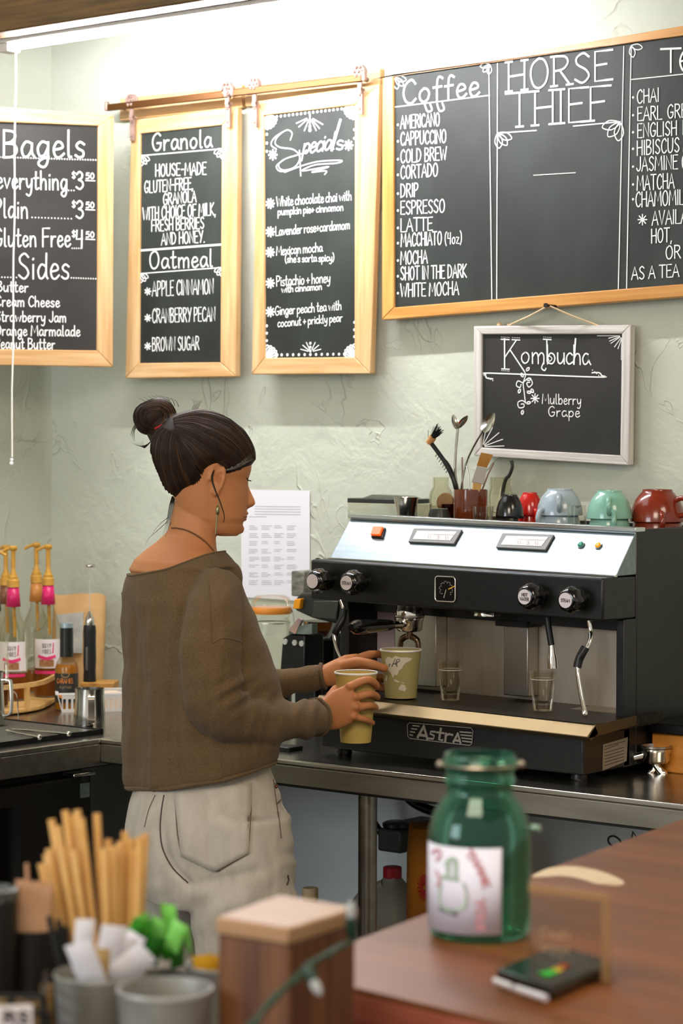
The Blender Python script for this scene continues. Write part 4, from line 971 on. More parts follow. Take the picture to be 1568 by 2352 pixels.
# hot water spout
y = 4.17; hs_ = thing
MB().tube([ony(1256, 1405, y), ony(1259, 1440, y), ony(1266, 1482, y)], .0068, 12).build('hot_water_pipe', BLACKP, em, smooth=True)
a, c = ony(1266, 1480, y), ony(1269, 1535, y); L_ = (c - a).length
MB().lathe([(.005, 0), (.0062, .006), (.0085, L_ * .45), (.0102, L_ * .62), (.0102, L_)], a, c - a, 20).build('hot_water_nozzle', CHROME, em, smooth=True, angle=40)
# steam wands
y = 4.16
MB().tube(spline([ony(1352, 1425, y), ony(1356, 1450, y), ony(1355, 1470, y - .01), ony(1346, 1490, y - .02), ony(1331, 1512, y - .03), ony(1326, 1540, y - .035), ony(1333, 1590, y - .045), ony(1342, 1636, y - .055)], 6), .0048, 12).lathe([(.0048, 0), (.0068, .006), (.0068, .012), (.0035, .016)], ony(1340, 1630, y - .055), (ony(1342, 1645, y - .055) - ony(1339, 1630, y - .055)), 14).build('steam_wand', CHROME, em, smooth=True)
MB().tube(spline([ony(1344, 1487, y - .02), ony(1335, 1503, y - .027), ony(1329, 1516, y - .03), ony(1325, 1533, y - .034)], 5), .0088, 12).build('wand_grip', BLACKP, em, smooth=True)
y = 4.13
MB().tube(spline([ony(782, 1378, y), ony(789, 1400, y), ony(787, 1418, y - .01), ony(776, 1440, y - .02), ony(768, 1460, y - .025), ony(774, 1490, y - .03), ony(792, 1530, y - .04), ony(800, 1556, y - .045)], 6), .0042, 12).build('steam_wand', CHROME, em, smooth=True)
MB().tube(spline([ony(789, 1402, y), ony(785, 1424, y - .012), ony(774, 1444, y - .021), ony(768, 1456, y - .024)], 5), .0085, 12).build('wand_grip', BLACKP, em, smooth=True)
# little hook at the head's left end
MB().tube(spline([V((XL - .001, 4.17, hz(XL, 1.318))), V((XL - .012, 4.17, hz(XL, 1.318))), V((XL - .017, 4.17, hz(XL, 1.308))), V((XL - .012, 4.17, hz(XL, 1.298))), V((XL - .001, 4.17, hz(XL, 1.298)))], 5), .002, 8).build('cable_hook', BLACKP, em, smooth=True)
# ================================================================== portafilters
def portafilter(label, c, hdir, tilt, spout=True, tip=None):
    """c: centre of the basket rim"""
    c = V(c); t = thing('portafilter', label, 'portafilter', c)
    MB().lathe([(.031, -.006), (.0335, -.004), (.0335, .0), (.029, .0), (.027, -.02)], c, Z, 36, cap=False).build('basket', M('basket_steel', '#a9a196', .3, 1.0), t, smooth=True, angle=40)
    MB().lathe([(.0315, -.0065), (.0315, -.012), (.029, -.016), (.029, -.03), (.024, -.036), (.012, -.038)], c, Z, 36).build('body', CHROME, t, smooth=True, angle=40)
    if tip is not None:
        a = c + (tip - c).normalized() * .026 - Z * .018; f_ = V(tip); e = a.lerp(f_, .24); d = (f_ - a); d.z = 0; d.normalize()
    else:
        d = V(hdir).normalized(); a = c + d * .026 - Z * .02; e = a + d * .034 - Z * (.0 + .034 * tilt); f_ = e + d * .118 - Z * .118 * tilt
    MB().tube([a, e], [.0095, .0075], 14).build('neck', CHROME, t, smooth=True)
    n = 12; pts = [e.lerp(f_, i / n) for i in range(n + 1)]
    MB().tube(pts, [.0105, .0125, .0132, .0136, .014, .0145, .015, .0155, .016, .0165, .0165, .0145, .007], 18).build('handle', M('glossy_black', '#0a0a0a', .16, coat=.5), t, smooth=True)
    if spout:
        s = V((d.y, -d.x, 0)) if True else X
        m = MB().cyl(c - Z * .052, .008, .016, Z, 14)
        for k in (-1, 1): m.tube(spline([c - Z * .046, c - Z * .05 + s * .012 * k, c - Z * .058 + s * .021 * k, c - Z * .075 + s * .023 * k], 5), [.007] * 10 + [.0062] * 6, 10)
        m.build('spout', M('coffee_stained_chrome', '#7a6650', .25, .9), t, smooth=True)
    return t
c = V((g1.x, g1.y, g1.z)); hp_ = P(812, 1440, 5.08); d = V((hp_.x - c.x, hp_.y - c.y, 0)); tl = (c.z - .02 - hp_.z) / d.length * 1.0
portafilter('portafilter locked in the left group head, black handle pointing at the woman', c, d, tl, tip=P(806, 1441, 5.10))
# second one lying by the machine
c2 = onz(1500, 1768, CT); rim = ony(1508, 1716, 4.29); c2 = V((rim.x, rim.y, CT + .076))
rim = P(1506, 1712, ((c2 - EYE).dot(FW))); c2 = V((rim.x, rim.y, rim.z))
t = portafilter('spare portafilter resting at the right of the machine by the orange wooden box', c2, V((-.62, -.46, 0)), .26, False)
m = MB(); sp_ = c2 - Z * .04; mm = V((1, .2, 0)).normalized()
m.tube(spline([sp_, sp_ - Z * .012 - mm * .006, sp_ - Z * .02 - mm * .016, sp_ - Z * .031 - mm * .014], 5), .0065, 10).tube(spline([sp_, sp_ - Z * .012 + mm * .010, sp_ - Z * .02 + mm * .018, sp_ - Z * .031 + mm * .014], 5), .0085, 10)
m.build('spout', CHROME, t, smooth=True)
# knock box
kbx = thing('knock_box', 'orange wooden knock box with black lid at the right end of the worktop', 'box', onz(1540, 1770, CT))
a = V((XR + .008, 4.31, ony(1490, 1682, 4.31).z)); z1 = a.z
MB().box2((a.x, 4.31, CT), (a.x + .26, 4.52, z1)).build('box_body', M('orange_plywood', '#b5701f', .45, col2='#c8873a', ns=6, stretch=(.6, 9, 9), attr=True), kbx, bevel=.003, gaxis=X)
MB().box2((a.x - .004, 4.30, z1 + .0002), (a.x + .27, 4.53, z1 + .022)).build('lid', BLACKP, kbx, bevel=.003)
# ================================================================== shot glasses on the tray
GLS = thin_glass('shot_glass', '#f6f4ee', .02, 1.35)
def shot(label, px, py, h=.082, r=.0265, fill=.0):
    x = onz(px, py, tz); zb = tray_z(x.x); b = onz(px, py, zb + .0005)
    t = thing('shot_glass', label, 'glass', b)
    MB().lathe([(r * .72, 0), (r * .76, .004), (r * .84, h * .3), (r * .97, h * .75), (r, h), (r * .94, h), (r * .9, h * .75), (r * .74, h * .32), (r * .5, h * .2), (.001, h * .17)], b, Z, 32).build('glass', GLS, t, smooth=True, angle=70)
    MB().lathe([(r * .98, h * .80), (r * .985, h * .815)], b, Z, 32, cap=False).build('fill_line', M('line_white', '#ded9cf', .5), t)
    MB().lathe([(r * .74, .001), (r * .78, h * .16), (.001, h * .15)], b, Z, 28).build('thick_base', GLS, t, smooth=True)
    return t
shot('clear shot glass on the drip tray right of the green paper cup', 1034, 1608)
shot('clear shot glass on the drip tray under the hot water spout', 1246, 1632)
# ================================================================== on top of the machine
YT = 4.43
def top(px, y=YT):
    x = ony(px, 1200, y).x; return V((x, y, cupz(x)))
def pz(px, py, y=YT): return ony(px, py, y).z
mpp = lambda y: (((V((-3.0, y, 1.4)) - EYE).dot(FW)) / FPX)
def cup(label, px, py_top, py_rim, wpx, col, hside, y=YT, grp=None, twin=None):
    """cup turned upside down; px is its centre, wpx its rim width in the survey"""
    k = mpp(y); R = wpx * k / 2; b = top(px, y); zr = pz(px, py_rim, y); zt = pz(px, py_top, y); h = zt - zr
    CM = M('ceramic' + col, col, .18, coat=.4)
    def one(z, R, h, label, hs):
        bb = V((b.x, b.y, z)); t = thing('coffee_cup', label, 'cup', bb)
        pr = [(R * .97, 0), (R, .001), (R * .99, h * .12), (R * .93, h * .4), (R * .8, h * .68), (R * .62, h * .88), (R * .55, h * .93), (R * .54, h), (R * .48, h), (R * .46, h * .94), (.001, h * .94)]
        inn = [(R * .95, .002), (R * .9, h * .4), (R * .75, h * .68), (R * .5, h * .86), (.001, h * .88)]
        MB().lathe(inn[::-1] + pr, bb, Z, 40).build('bowl', CM, t, smooth=True, angle=50, norm=True)
        d = RT * hs[0] - V((FW.x, FW.y, 0)) * hs[1]; d.z = 0; d.normalize()
        q = spline([bb + d * R * .90 + Z * h * .2, bb + d * (R * 1.14) + Z * h * .24, bb + d * (R * 1.34) + Z * h * .42, bb + d * (R * 1.28) + Z * h * .64, bb + d * (R * 1.05) + Z * h * .74, bb + d * R * .76 + Z * h * .68], 5)
        MB().tube(q, [.0058 if i % 2 == 0 else .0058 for i in range(len(q))], 10).build('handle', CM, t, smooth=True)
        return t
    one(zr, R, h, label, hside)
    if twin:
        zb = b.z; hh = zr - zb
        hh2 = zr + h * .55 - zb
        one2 = one(zb, R * .93, max(hh2, .03), twin[0], twin[1])
cup('black cup turned upside down on the espresso machine', 1170, 1136, 1190, 66, '#131313', (.3, -.9), y=4.40)
cup('red cup upside down, behind the black cup on the machine', 1216, 1131, 1184, 62, '#c3201a', (-.3, -.9), y=4.50, twin=('lower red cup, nested under another red cup on the machine', (.35, .9)))
cup('large pale blue cup upside down on the machine', 1285, 1122, 1183, 106, '#9fadb6', (-.12, .99), y=4.42, twin=('lower pale blue cup, nested under the large pale blue cup', (-.8, .6)))
cup('mint green cup upside down on the machine', 1399, 1126, 1191, 103, '#84b7a4', (-.14, .99), y=4.42, twin=('lower mint cup, nested under the mint green cup', (.05, 1)))
cup('red-brown cup upside down at the right end of the machine', 1509, 1124, 1198, 124, '#7c2a14', (.75, .62), y=4.505, twin=('lower red-brown cup, nested under the red-brown cup', (.02, 1)))
# small glasses
def tumbler(label, px, py_top, wpx, y, mat, taper=.85, name='tumbler', inv=False):
    k = mpp(y); b = top(px, y); h = pz(px, py_top, y) - b.z; r = wpx * k / 2
    pr = [(r * taper, 0), (r, h), (r * .94, h), (r * taper * .92, .008), (.001, .007)] if not inv else [(r, 0), (r * taper, h), (r * taper * .5, h - .001), (.001, h - .006)]
    t = MB().lathe(pr, b, Z, 28).build(name, mat, smooth=True, angle=40, loc=b); tag(t, label, 'glass'); return t
tumbler('small clear glass upside down between the blue and mint cups', 1325, 1161, 46, 4.345, GLS, .85, inv=True)
tumbler('small clear shot glass standing before the brown crock', 1109, 1163, 50, 4.345, GLS)
tumbler('small clear glass on the machine right of the steel jigger', 972, 1158, 40, 4.38, GLS, .95)
tumbler('second small clear glass beside the dark upturned bowl', 1000, 1161, 30, 4.42, GLS, .95)
k = mpp(4.335); b = top(1008, 4.335); h = pz(1008, 1168, 4.335) - b.z
o = MB().lathe([(30 * k, 0), (29 * k, h * .5), (21 * k, h * .98), (19 * k, h), (.001, h)], b, Z, 28).build('dark_bowl', M('charcoal_ceramic', '#20251f', .35), smooth=True, angle=40); tag(o, 'small charcoal bowl turned upside down on the machine before the wooden lid', 'bowl')
# steel jigger
k = mpp(4.37); b = top(932, 4.37); h = pz(932, 1142, 4.37) - b.z
o = MB().lathe([(17 * k, 0), (30 * k, h), (28.5 * k, h), (15 * k, .004), (.001, .004)], b, Z, 32).build('steel_beaker', POL, smooth=True, angle=40); tag(o, 'tapered steel measuring beaker on the left of the machine top', 'beaker')
# clear plastic box
ya, yb3 = 4.49, 4.575; xa = ony(797, 1180, ya).x; xb3 = ony(935, 1180, ya).x; za = cupz(xa); zt = pz(850, 1146, ya)
t = thing('clear_box', 'clear plastic container with dark lid at the left of the machine top', 'container', ((xa + xb3) / 2, ya, za))
PLG = thin_glass('clear_plastic', '#f2f2ec', .06, 1.25)
MB().box2((xa, ya, za), (xb3, yb3, zt)).build('box', PLG, t, bevel=.004)
MB().box2((xa + .002, ya - .003, zt - .010), (xb3 + .002, yb3 + .003, zt + .001)).build('lid', M('smoked_lid', '#2b2c28', .3), t, bevel=.002)
MB().prism([V((xa + .03, ya + .02, zt + .0012)), V((xb3 - .01, ya + .02, zt + .0012)), V((xb3 - .03, ya + .02, zt + .008)), V((xa + .06, ya + .02, zt + .010))], Y * .05).build('lid_tab', M('smoked_top', '#6f7264', .4), t)
# wooden lid leaning behind
b = top(1021, 4.47); c = V((b.x, 4.475, pz(1021, 1153, 4.475)))
o = MB().cyl(c, 22 * mpp(4.47), .009, V((.2, -1, .15)), 32).build('wooden_disc', M('dark_round_wood', '#6b4a24', .55, col2='#84602f', ns=20), bevel=.002)
tag(o, 'round wooden lid leaning against the brown crock', 'lid')
o2 = top(1032, 4.43)
tmb = MB().lathe([(.018, 0), (.02, .004), (.02, pz(1032, 1158, 4.43) - o2.z), (.0185, pz(1032, 1158, 4.43) - o2.z), (.0185, .006), (.001, .005)], o2, Z, 24).build('amber_glass', thin_glass('amber_glass', '#b06024', .03, 1.35), smooth=True, angle=40); tag(tmb, 'low amber glass jar just left of the brown crock', 'jar')
# glass jars behind
def gjar(label, px, py_top, wpx, y, neck):
    k = mpp(y); b = top(px, y); h = pz(px, py_top, y) - b.z; r = wpx * k / 2
    o = MB().lathe([(r * .94, 0), (r, .006), (r, h * .55), (r * .97, h * .68), (r * neck, h * .80), (r * neck, h * .84), (r * (neck + .06), h * .86), (r * (neck + .06), h * .9), (r * neck, h * .92), (r * (neck + .03), h), (r * (neck - .05), h), (r * (neck - .06), h * .8), (r * .93, h * .66), (r * .94, .008), (.001, .007)], b, Z, 36).build('glass_jar', CLG, smooth=True, angle=70); tag(o, label, 'jar')
    return b
gjar('clear glass jar behind the wooden lid on the machine', 1012, 1096, 58, 4.545, .66)
jb_ = gjar('clear glass mason jar behind the black cup, a dark hooked handle in it', 1149, 1096, 62, 4.53, .8)
o = MB().tube(spline([ony(1148, 1180, 4.53), ony(1158, 1110, 4.53), ony(1170, 1090, 4.53), ony(1176, 1072, 4.53), ony(1174, 1058, 4.53)], 6), [.0045] * 12 + [.004] * 13, 10).build('dark_utensil', M('dark_rubber', '#20251f', .5), smooth=True); tag(o, 'dark curved utensil handle standing in the mason jar behind the black cup', 'utensil')
# crock and its tools
YC = 4.40; k = mpp(YC); b = top(1080, YC); h = pz(1080, 1124, YC) - b.z; r = 40 * k
BRC = M('brown_glaze', '#5e2a12', .16, coat=.4, col2='#6f3517', ns=20)
o = MB().lathe([(r * .97, 0), (r, .003), (r, h * .97), (r * .99, h), (r * .9, h), (r * .9, .01), (.001, .009)], b, Z, 40).build('utensil_crock', BRC, smooth=True, angle=40); tag(o, 'glossy brown ceramic crock of utensils on the espresso machine', 'crock')
bot = b + Z * .012
def tool(name, label, cat): return thing(name, label, cat, bot)
t = tool('cleaning_brush', 'black angled cleaning brush with tan collar, leaning left in the crock', 'brush')
q = [ony(1052, 1165, YC), ony(1046, 1118, YC - .02), ony(1032, 1078, YC - .02), ony(1010, 1045, YC - .02), ony(990, 1018, YC - .02)]
MB().tube(spline(q, 5), [.0055] * 8 + [.0062] * 5 + [.005] * 8, 10).build('handle', BLACKP, t, smooth=True)
a, c = ony(985, 1018, YC - .02), ony(994, 1004, YC - .02)
MB().tube([a, c], .0085, 14).build('collar', M('tan_collar', '#b98550', .5), t, smooth=True)
m = MB(); random.seed(3)
for i in range(60):
    s = V((random.gauss(0, .003), random.gauss(0, .003), random.gauss(0, .003))); m.tube([c + s, c + (c - a) * 1.2 + s * 2.2 + V((.004, 0, 0))], .0006, 4)
m.build('bristles', BLACKP, t)
m = MB()
for i in range(7):
    p = ony(1003 + i * 4, 1043 + i * 6.2, YC - .02); m.tube([p, p + V((-.004, 0, -.006))], .0009, 5)
m.build('side_bristles', BLACKP, t)
def spoon(label, pts, bowl, ln, wd, up, mat=POL):
    t = tool('long_spoon', label, 'spoon'); n = len(pts); s = spline(pts, 5)
    MB().tube(s, .0022, 8).build('handle', mat, t, smooth=True)
    e = s[-1]; d = (V(bowl) - e).normalized(); sd = d.cross(V(up)).normalized(); nn = sd.cross(d); rings = []
    for i in range(9):
        u = i / 8; w_ = wd * math.sin(math.pi * min(1, .12 + .85 * u)) ** .7; dp = .35 * wd * math.sin(math.pi * u)
        rings.append([e + d * ln * u + sd * w_ * x - nn * dp * (1 - x * x) for x in (-1, -.6, -.2, .2, .6, 1)] + [e + d * ln * u + sd * w_ * x - nn * (dp * (1 - x * x) + .0012) for x in (1, .6, .2, -.2, -.6, -1)])
    MB().loft(rings).build('bowl', mat, t, smooth=True, norm=True)
y = YC - .005
spoon('long steel spoon standing in the crock, bowl tilted left', [ony(1062, 1170, y), ony(1044, 1090, y), ony(1050, 985, y)], ony(1040, 950, y), .034, .0085, RT * .5 - FW)
spoon('long steel spoon standing in the crock, bowl tilted right', [ony(1068, 1170, y + .01), ony(1046, 1090, y + .01), ony(1052, 982, y + .01)], ony(1076, 952, y + .012), .036, .007, -FW - Z * .6)
spoon('large steel spoon leaning right across the Kombucha sign', [ony(1052, 1170, y + .01), ony(1070, 1065, y + .01), ony(1108, 990, y + .01)], ony(1136, 948, y + .01), .05, .0145, -FW + RT * -.8)
t = tool('pastry_brush', 'pastry brush with golden bristles and wooden handle in the crock', 'brush')
a, c, d, e = ony(1085, 1170, YC - .01), ony(1096, 1110, YC - .02), ony(1106, 1072, YC - .02), ony(1118, 1042, YC - .02)
sd = (d - a).cross(FW).normalized()
def flat(p, q, w0, w1, th): return MB().hexa([p + sd * w0 - FW * th, p - sd * w0 - FW * th, p - sd * w0 + FW * th, p + sd * w0 + FW * th], [q + sd * w1 - FW * th, q - sd * w1 - FW * th, q - sd * w1 + FW * th, q + sd * w1 + FW * th])
flat(a, c, .006, .010, .004).build('handle', BAM, t, bevel=.002, gaxis=Z, norm=True)
flat(c, d, .0135, .0125, .005).build('ferrule', M('pale_ferrule', '#cfc9c0', .35, .5), t, bevel=.001, norm=True)
flat(d, e, .0115, .0135, .0045).build('bristles', M('golden_bristle', '#b8823a', .7, col2='#8f5f22', ns=40, stretch=(1, 1, .2)), t, norm=True)
for lab, pts in (('thin steel rod standing upright in the crock', [(1062, 1170), (1061, 1050)]), ('thin twisted wire with a small loop in the crock', [(1080, 1170), (1076, 1092), (1071, 1070)]), ('brown wooden skewer leaning right in the crock', [(1090, 1170), (1120, 1090), (1134, 1062)])):
    o = MB().tube([ony(px, py, YC + .005) for px, py in pts], .0019, 8).build('thin_rod', RUST if 'twisted' not in lab else POL, smooth=True); tag(o, lab, 'rod')
# ================================================================== grinder and clip jar behind the woman, left of the machine
YG = 4.46
t = thing('coffee_grinder', 'black coffee grinder with orange switch beside the espresso machine', 'grinder', V((ony(740, 1500, YG).x, YG, CT)))
GB = M('charcoal_plastic', '#23241f', .4)
def gq(px, py, y=YG): return ony(px, py, y)
f0 = [(676, 1402), (679, 1372), (690, 1362), (786, 1362), (790, 1420), (774, 1434), (716, 1420)]
MB().prism([gq(*p, YG - .055) for p in f0], Y * .11).build('grinder_head', GB, t, bevel=.006, norm=True)
MB().prism([gq(*p, YG - .062) for p in ((720, 1380), (776, 1380), (772, 1424), (716, 1418))], Y * .007).build('front_plate', M('charcoal_plate', '#35362f', .35), t, bevel=.002, norm=True)
MB().prism([gq(*p, YG - .068) for p in ((676, 1376), (690, 1375), (687, 1399), (671, 1398))], Y * .014).build('switch', M('orange_rocker', '#ee9a12', .35), t, bevel=.002, norm=True)
c = gq(735, 1426); e = gq(735, 1464)
MB().lathe([(.042, 0), (.04, -(c.z - e.z) * .4), (.028, -(c.z - e.z)), (.02, -(c.z - e.z) - .004)], c, Z, 28).build('chute', thin_glass('smoked_chute', '#8a6a48', .1, 1.4), t, smooth=True, angle=50)
MB().box2((gq(700, 1460).x, YG - .04, CT), (gq(750, 1460).x, YG + .06, gq(740, 1455).z)).build('grinder_body', BLACKP, t, bevel=.006)
MB().cyl((gq(765, 1500).x, YG - .02, CT), .016, gq(765, 1470).z - CT, Z, 16).build('glass_tube', thin_glass('grey_tube', '#a9a496', .05, 1.4), t, smooth=True)
hp0 = gq(713, 1330, YG + .08)
MB().box2((gq(686, 1330, YG + .06).x, YG + .03, gq(690, 1368, YG + .06).z), (gq(716, 1330, YG + .06).x, YG + .1, gq(690, 1310, YG + .06).z)).build('hopper_cap', M('grey_hopper', '#5b5a52', .4, col2='#8b877b', ns=40, stretch=(1, 1, 3)), t, bevel=.004)
# small appliance keypad left of it
t2 = thing('keypad_device', 'small black device with white round buttons left of the grinder', 'device', gq(680, 1525, YG - .02))
MB().prism([gq(*p, YG - .15) for p in ((640, 1575), (648, 1466), (664, 1456), (700, 1458), (700, 1575))], Y * .07).build('case', BLACKP, t2, bevel=.004, norm=True)
MB().prism([gq(*p, YG - .154) for p in ((662, 1456), (668, 1442), (716, 1432), (716, 1456))], Y * .02).build('screen', M('pale_green_screen', '#7d8a80', .2, col2='#55605a', ns=30), t2, norm=True)
for px, py in ((656, 1474), (678, 1476), (694, 1478)):
    MB().cyl(gq(px, py, YG - .15), .0068, .004, -Y, 16).build('button', M('button_white', '#b9b8b0', .4), t2)
MB().prism([gq(*p, YG - .156) for p in ((662, 1448), (684, 1420), (692, 1424), (678, 1456))], Y * .01).build('tag', M('tan_tag', '#c79c77', .6, col2='#6a6f86', ns=25), t2, norm=True)
# clip-top jar with orange seal
cj = V((gq(622, 1560, 4.50).x, 4.50, CT)); k = mpp(4.5) * 1.05; zr = gq(622, 1405, 4.50).z
t = thing('clip_jar', 'glass clip-top jar with orange rubber seal left of the grinder', 'jar', cj)
R = 52 * k; H = zr - CT
MB().lathe([(R * .95, 0), (R, .008), (R, H * .72), (R * .93, H * .86), (R * .85, H * .93), (R * .9, H * .985)], cj, Z, 36).build('glass', CLG, t, smooth=True, angle=60)
MB().lathe([(R * .94, H * .985), (R * .96, H * 1.0), (R * .96, H * 1.03), (R * .93, H * 1.045)], cj, Z, 36).build('seal', M('orange_rubber', '#e08a2c', .5), t, smooth=True)
MB().lathe([(R * .93, H * 1.046), (R * .95, H * 1.07), (R * .86, H * 1.13), (R * .7, H * 1.15), (.001, H * 1.15)], cj, Z, 36).build('lid', CLG, t, smooth=True, angle=60)
d = RT.copy(); d.z = 0
MB().tube(spline([cj + d * R * .95 + Z * H * 1.03, cj + d * R * 1.05 + Z * H * .95, cj + d * R * 1.08 + Z * H * .8, cj + d * R * .98 + Z * H * .76], 4), .0016, 6).tube([cj + Z * H * .9 + V((math.cos(a), math.sin(a), 0)) * R * .9 for a in [k_ * math.pi / 12 for k_ in range(24)]], .0014, 6, closed=True).build('wire_clip', POL, t, smooth=True)
MB().lathe([(R * .93, .004), (R * .96, .01), (R * .96, H * .32), (.001, H * .34)], cj, Z, 28).build('beans', M('dark_beans', '#17120d', .5, bump=1.0, bs=120), t, smooth=True)
# black phone-like slab on the worktop beside the machine base
s0 = onz(640, 1722, CT + .004)
o = MB().box(onz(640, 1716, CT + .005), (.10, .05, .01)).build('black_slab', BLACKP, bevel=.002); tag(o, 'flat black slab lying on the steel worktop beside the woman', 'slab')
from mathutils import noise as mnoise
# ================================================================== the woman at the machine
FH = V((FW.x, FW.y, 0)).normalized(); RH = V((RT.x, RT.y, 0)).normalized()
def proj(p):
    v = p - EYE; z = v.dot(FW); return IW / 2 + FPX * v.dot(RT) / z, IH / 2 - FPX * v.dot(UPV) / z
TH = math.radians(54); FB = RH * math.sin(TH) + FH * math.cos(TH); LB = RH * math.cos(TH) - FH * math.sin(TH)   # facing, and her right
def sgnp(x, e): return math.copysign(abs(x) ** e, x)
def bring(l, r, t, ratio=.7, n=36, k=1.0, e=.85, back=1.0):
    """horizontal cross-section of trunk whose silhouette meets the surveyed left / right outline"""
    A_, B_ = P(l[0], l[1], t), P(r[0], r[1], t); c = (A_ + B_) / 2; hw = (B_ - A_).length / 2 * k
    up = (B_ - A_).normalized()
    sl = (B_.z - A_.z) / max(1e-6, (B_ - A_).dot(RH))
    pts = []
    for i in range(n):
        a = 2 * math.pi * i / n; x, y = sgnp(math.cos(a), e), sgnp(math.sin(a), e) * ratio
        if y < 0: y *= back
        pts.append(LB * x + FB * y)
    m = max(abs(p.dot(RH)) for p in pts); s = hw / m
    return [c + V((p.x * s, p.y * s, p.dot(RH) * s * sl)) for p in pts]
def remesh(mb, vox, smooth=2, name='tmp'):
    me = bpy.data.meshes.new(name); me.from_pydata(mb.v, [], mb.f)
    bm = bmesh.new(); bm.from_mesh(me); bmesh.ops.recalc_face_normals(bm, faces=bm.faces); bm.to_mesh(me); bm.free()
    o = bpy.data.objects.new(name, me); COL.objects.link(o)
    m = o.modifiers.new('r', 'REMESH'); m.mode = 'VOXEL'; m.voxel_size = vox
    if smooth:
        m = o.modifiers.new('s', 'SMOOTH'); m.factor = .5; m.iterations = smooth
    dg = bpy.context.evaluated_depsgraph_get(); out = bpy.data.meshes.new_from_object(o.evaluated_get(dg))
    bpy.data.objects.remove(o); bpy.data.meshes.remove(me); return out
def capsule(m, pts, rs, n=12):
    """rounded limb through pts"""
    pts = [V(p) for p in pts]
    a = pts[0] + (pts[0] - pts[1]).normalized() * rs[0] * .6; b = pts[-1] + (pts[-1] - pts[-2]).normalized() * rs[-1] * .75
    a2 = pts[0] + (pts[0] - pts[1]).normalized() * rs[0] * .4; b2 = pts[-1] + (pts[-1] - pts[-2]).normalized() * rs[-1] * .5
    m.tube([a, a2] + pts + [b2, b], [rs[0] * .35, rs[0] * .75] + list(rs) + [rs[-1] * .75, rs[-1] * .35], n)
TC = 4.90
her = thing('person', 'woman in brown sweater and pale jeans, dark hair in a bun, holding two paper cups', 'person', V((P(450, 1500, TC).x, P(450, 1500, TC).y, 0)))
TORSO = [((1816, 288), (1738, 632)), ((1765, 284), (1695, 645)), ((1690, 281), (1622, 650)), ((1600, 278), (1545, 637)), ((1500, 274), (1475, 613)), ((1430, 272), (1405, 588)), ((1375, 274), (1362, 566)), ((1338, 280), (1332, 550)), ((1312, 290), (1304, 532)), ((1288, 310), (1282, 512))]
def flip(q): return (q[1], q[0])
def torso_rings(k, ratio): return [bring(flip(l), flip(r), TC, ratio, k=k) for l, r in TORSO]
# ---- skull survey: (py, left, right) of skin
HD = math.radians(27); HF = RH * math.cos(HD) + FH * math.sin(HD); HR = RH * math.sin(HD) - FH * math.cos(HD)
HT = 4.90
SK = [(1231, 505, 545, .62), (1224, 478, 552, .66), (1212, 452, 556, .70), (1200, 438, 558, .72), (1190, 428, 563, .73), (1178, 420, 565, .73), (1165, 412, 566, .74), (1145, 402, 569, .75), (1122, 390, 569, .76), (1100, 380, 570, .77), (1080, 372, 576, .78), (1060, 364, 577, .79), (1035, 358, 576, .80), (1010, 360, 566, .81), (988, 370, 550, .82), (970, 388, 528, .83), (959, 408, 506, .84), (953, 428, 488, .85), (950, 443, 472, .85)]
def hring(py, xl, xr, ratio, n=56, off=None):
    A_, B_ = P(xl, py, HT), P(xr, py, HT); c = (A_ + B_) / 2; hw = (B_ - A_).length / 2
    base = []
    for i in range(n):
        a = 2 * math.pi * i / n; x, y = math.cos(a), math.sin(a) * ratio
        if math.cos(a) > 0: y *= 1 - .10 * math.cos(a) ** 2
        base.append(HF * x + HR * y)
    m = max(p.dot(RH) for p in base); m2 = -min(p.dot(RH) for p in base); s = 2 * hw / (m + m2); c = A_ + RH * (m2 * s)
    return [V((c.x + p.x * s, c.y + p.y * s, c.z)) for p in base], c, s
body = MB()
def sk_at(py):
    """skull outline at any height, smoothly interpolated"""
    n = len(SK)
    for i in range(n - 1):
        if SK[i][0] >= py >= SK[i + 1][0]:
            t = (SK[i][0] - py) / (SK[i][0] - SK[i + 1][0]); g = [SK[max(0, min(n - 1, i + k))] for k in (-1, 0, 1, 2)]; o = [py]
            for j in (1, 2, 3):
                a, b, c, d = (q[j] for q in g); o.append(.5 * ((2 * b) + (c - a) * t + (2 * a - 5 * b + 4 * c - d) * t * t + (3 * b - a - 3 * c + d) * t ** 3))
            return o
    return [py] + list(SK[-1][1:] if py < SK[-1][0] else SK[0][1:])
body.loft([hring(*sk_at(1231 - 3.0 * i))[0] for i in range(94)])
def face_mid(py, xr): 
    """point of the face's midline at that height"""
    for i in range(len(SK) - 1):
        if SK[i][0] >= py >= SK[i + 1][0]:
            f_ = (SK[i][0] - py) / (SK[i][0] - SK[i + 1][0]); s = [SK[i][j] + (SK[i + 1][j] - SK[i][j]) * f_ for j in range(4)]; s[0] = py
            _, c, sc = hring(*s); return c + HF * sc, c, sc
    return None
def atx(px, py, ref): return P(px, py, (ref - EYE).dot(FW))
# nose
nz = []
for py, px, hw, dp in ((1108, 569, .006, .010), (1122, 573, .0075, .014), (1136, 579, .0085, .016), (1148, 584.5, .011, .018), (1157, 586, .0135, .020), (1163, 580, .013, .018), (1168, 570, .009, .012)):
    mid, c, sc = face_mid(py, 0); tip = atx(px, py, mid + HF * .008); b = tip - HF * (dp + .012)
    nz.append([tip, tip - HF * .003 + HR * hw * .55, tip - HF * dp * .6 + HR * hw, b + HR * hw * 1.25, b - HR * hw * 1.25, tip - HF * dp * .6 - HR * hw, tip - HF * .003 - HR * hw * .55])
body.loft(nz)
for py, px, r in ((1179, 561, (.011, .011, .0055)), (1192, 558, (.010, .010, .006)), (1215, 549, (.013, .013, .011)), (1079, 566, (.012, .012, .008))):
    mid, c, sc = face_mid(py, 0); p = atx(px, py, mid); body.ball(p - HF * .002, r, 12, 8)
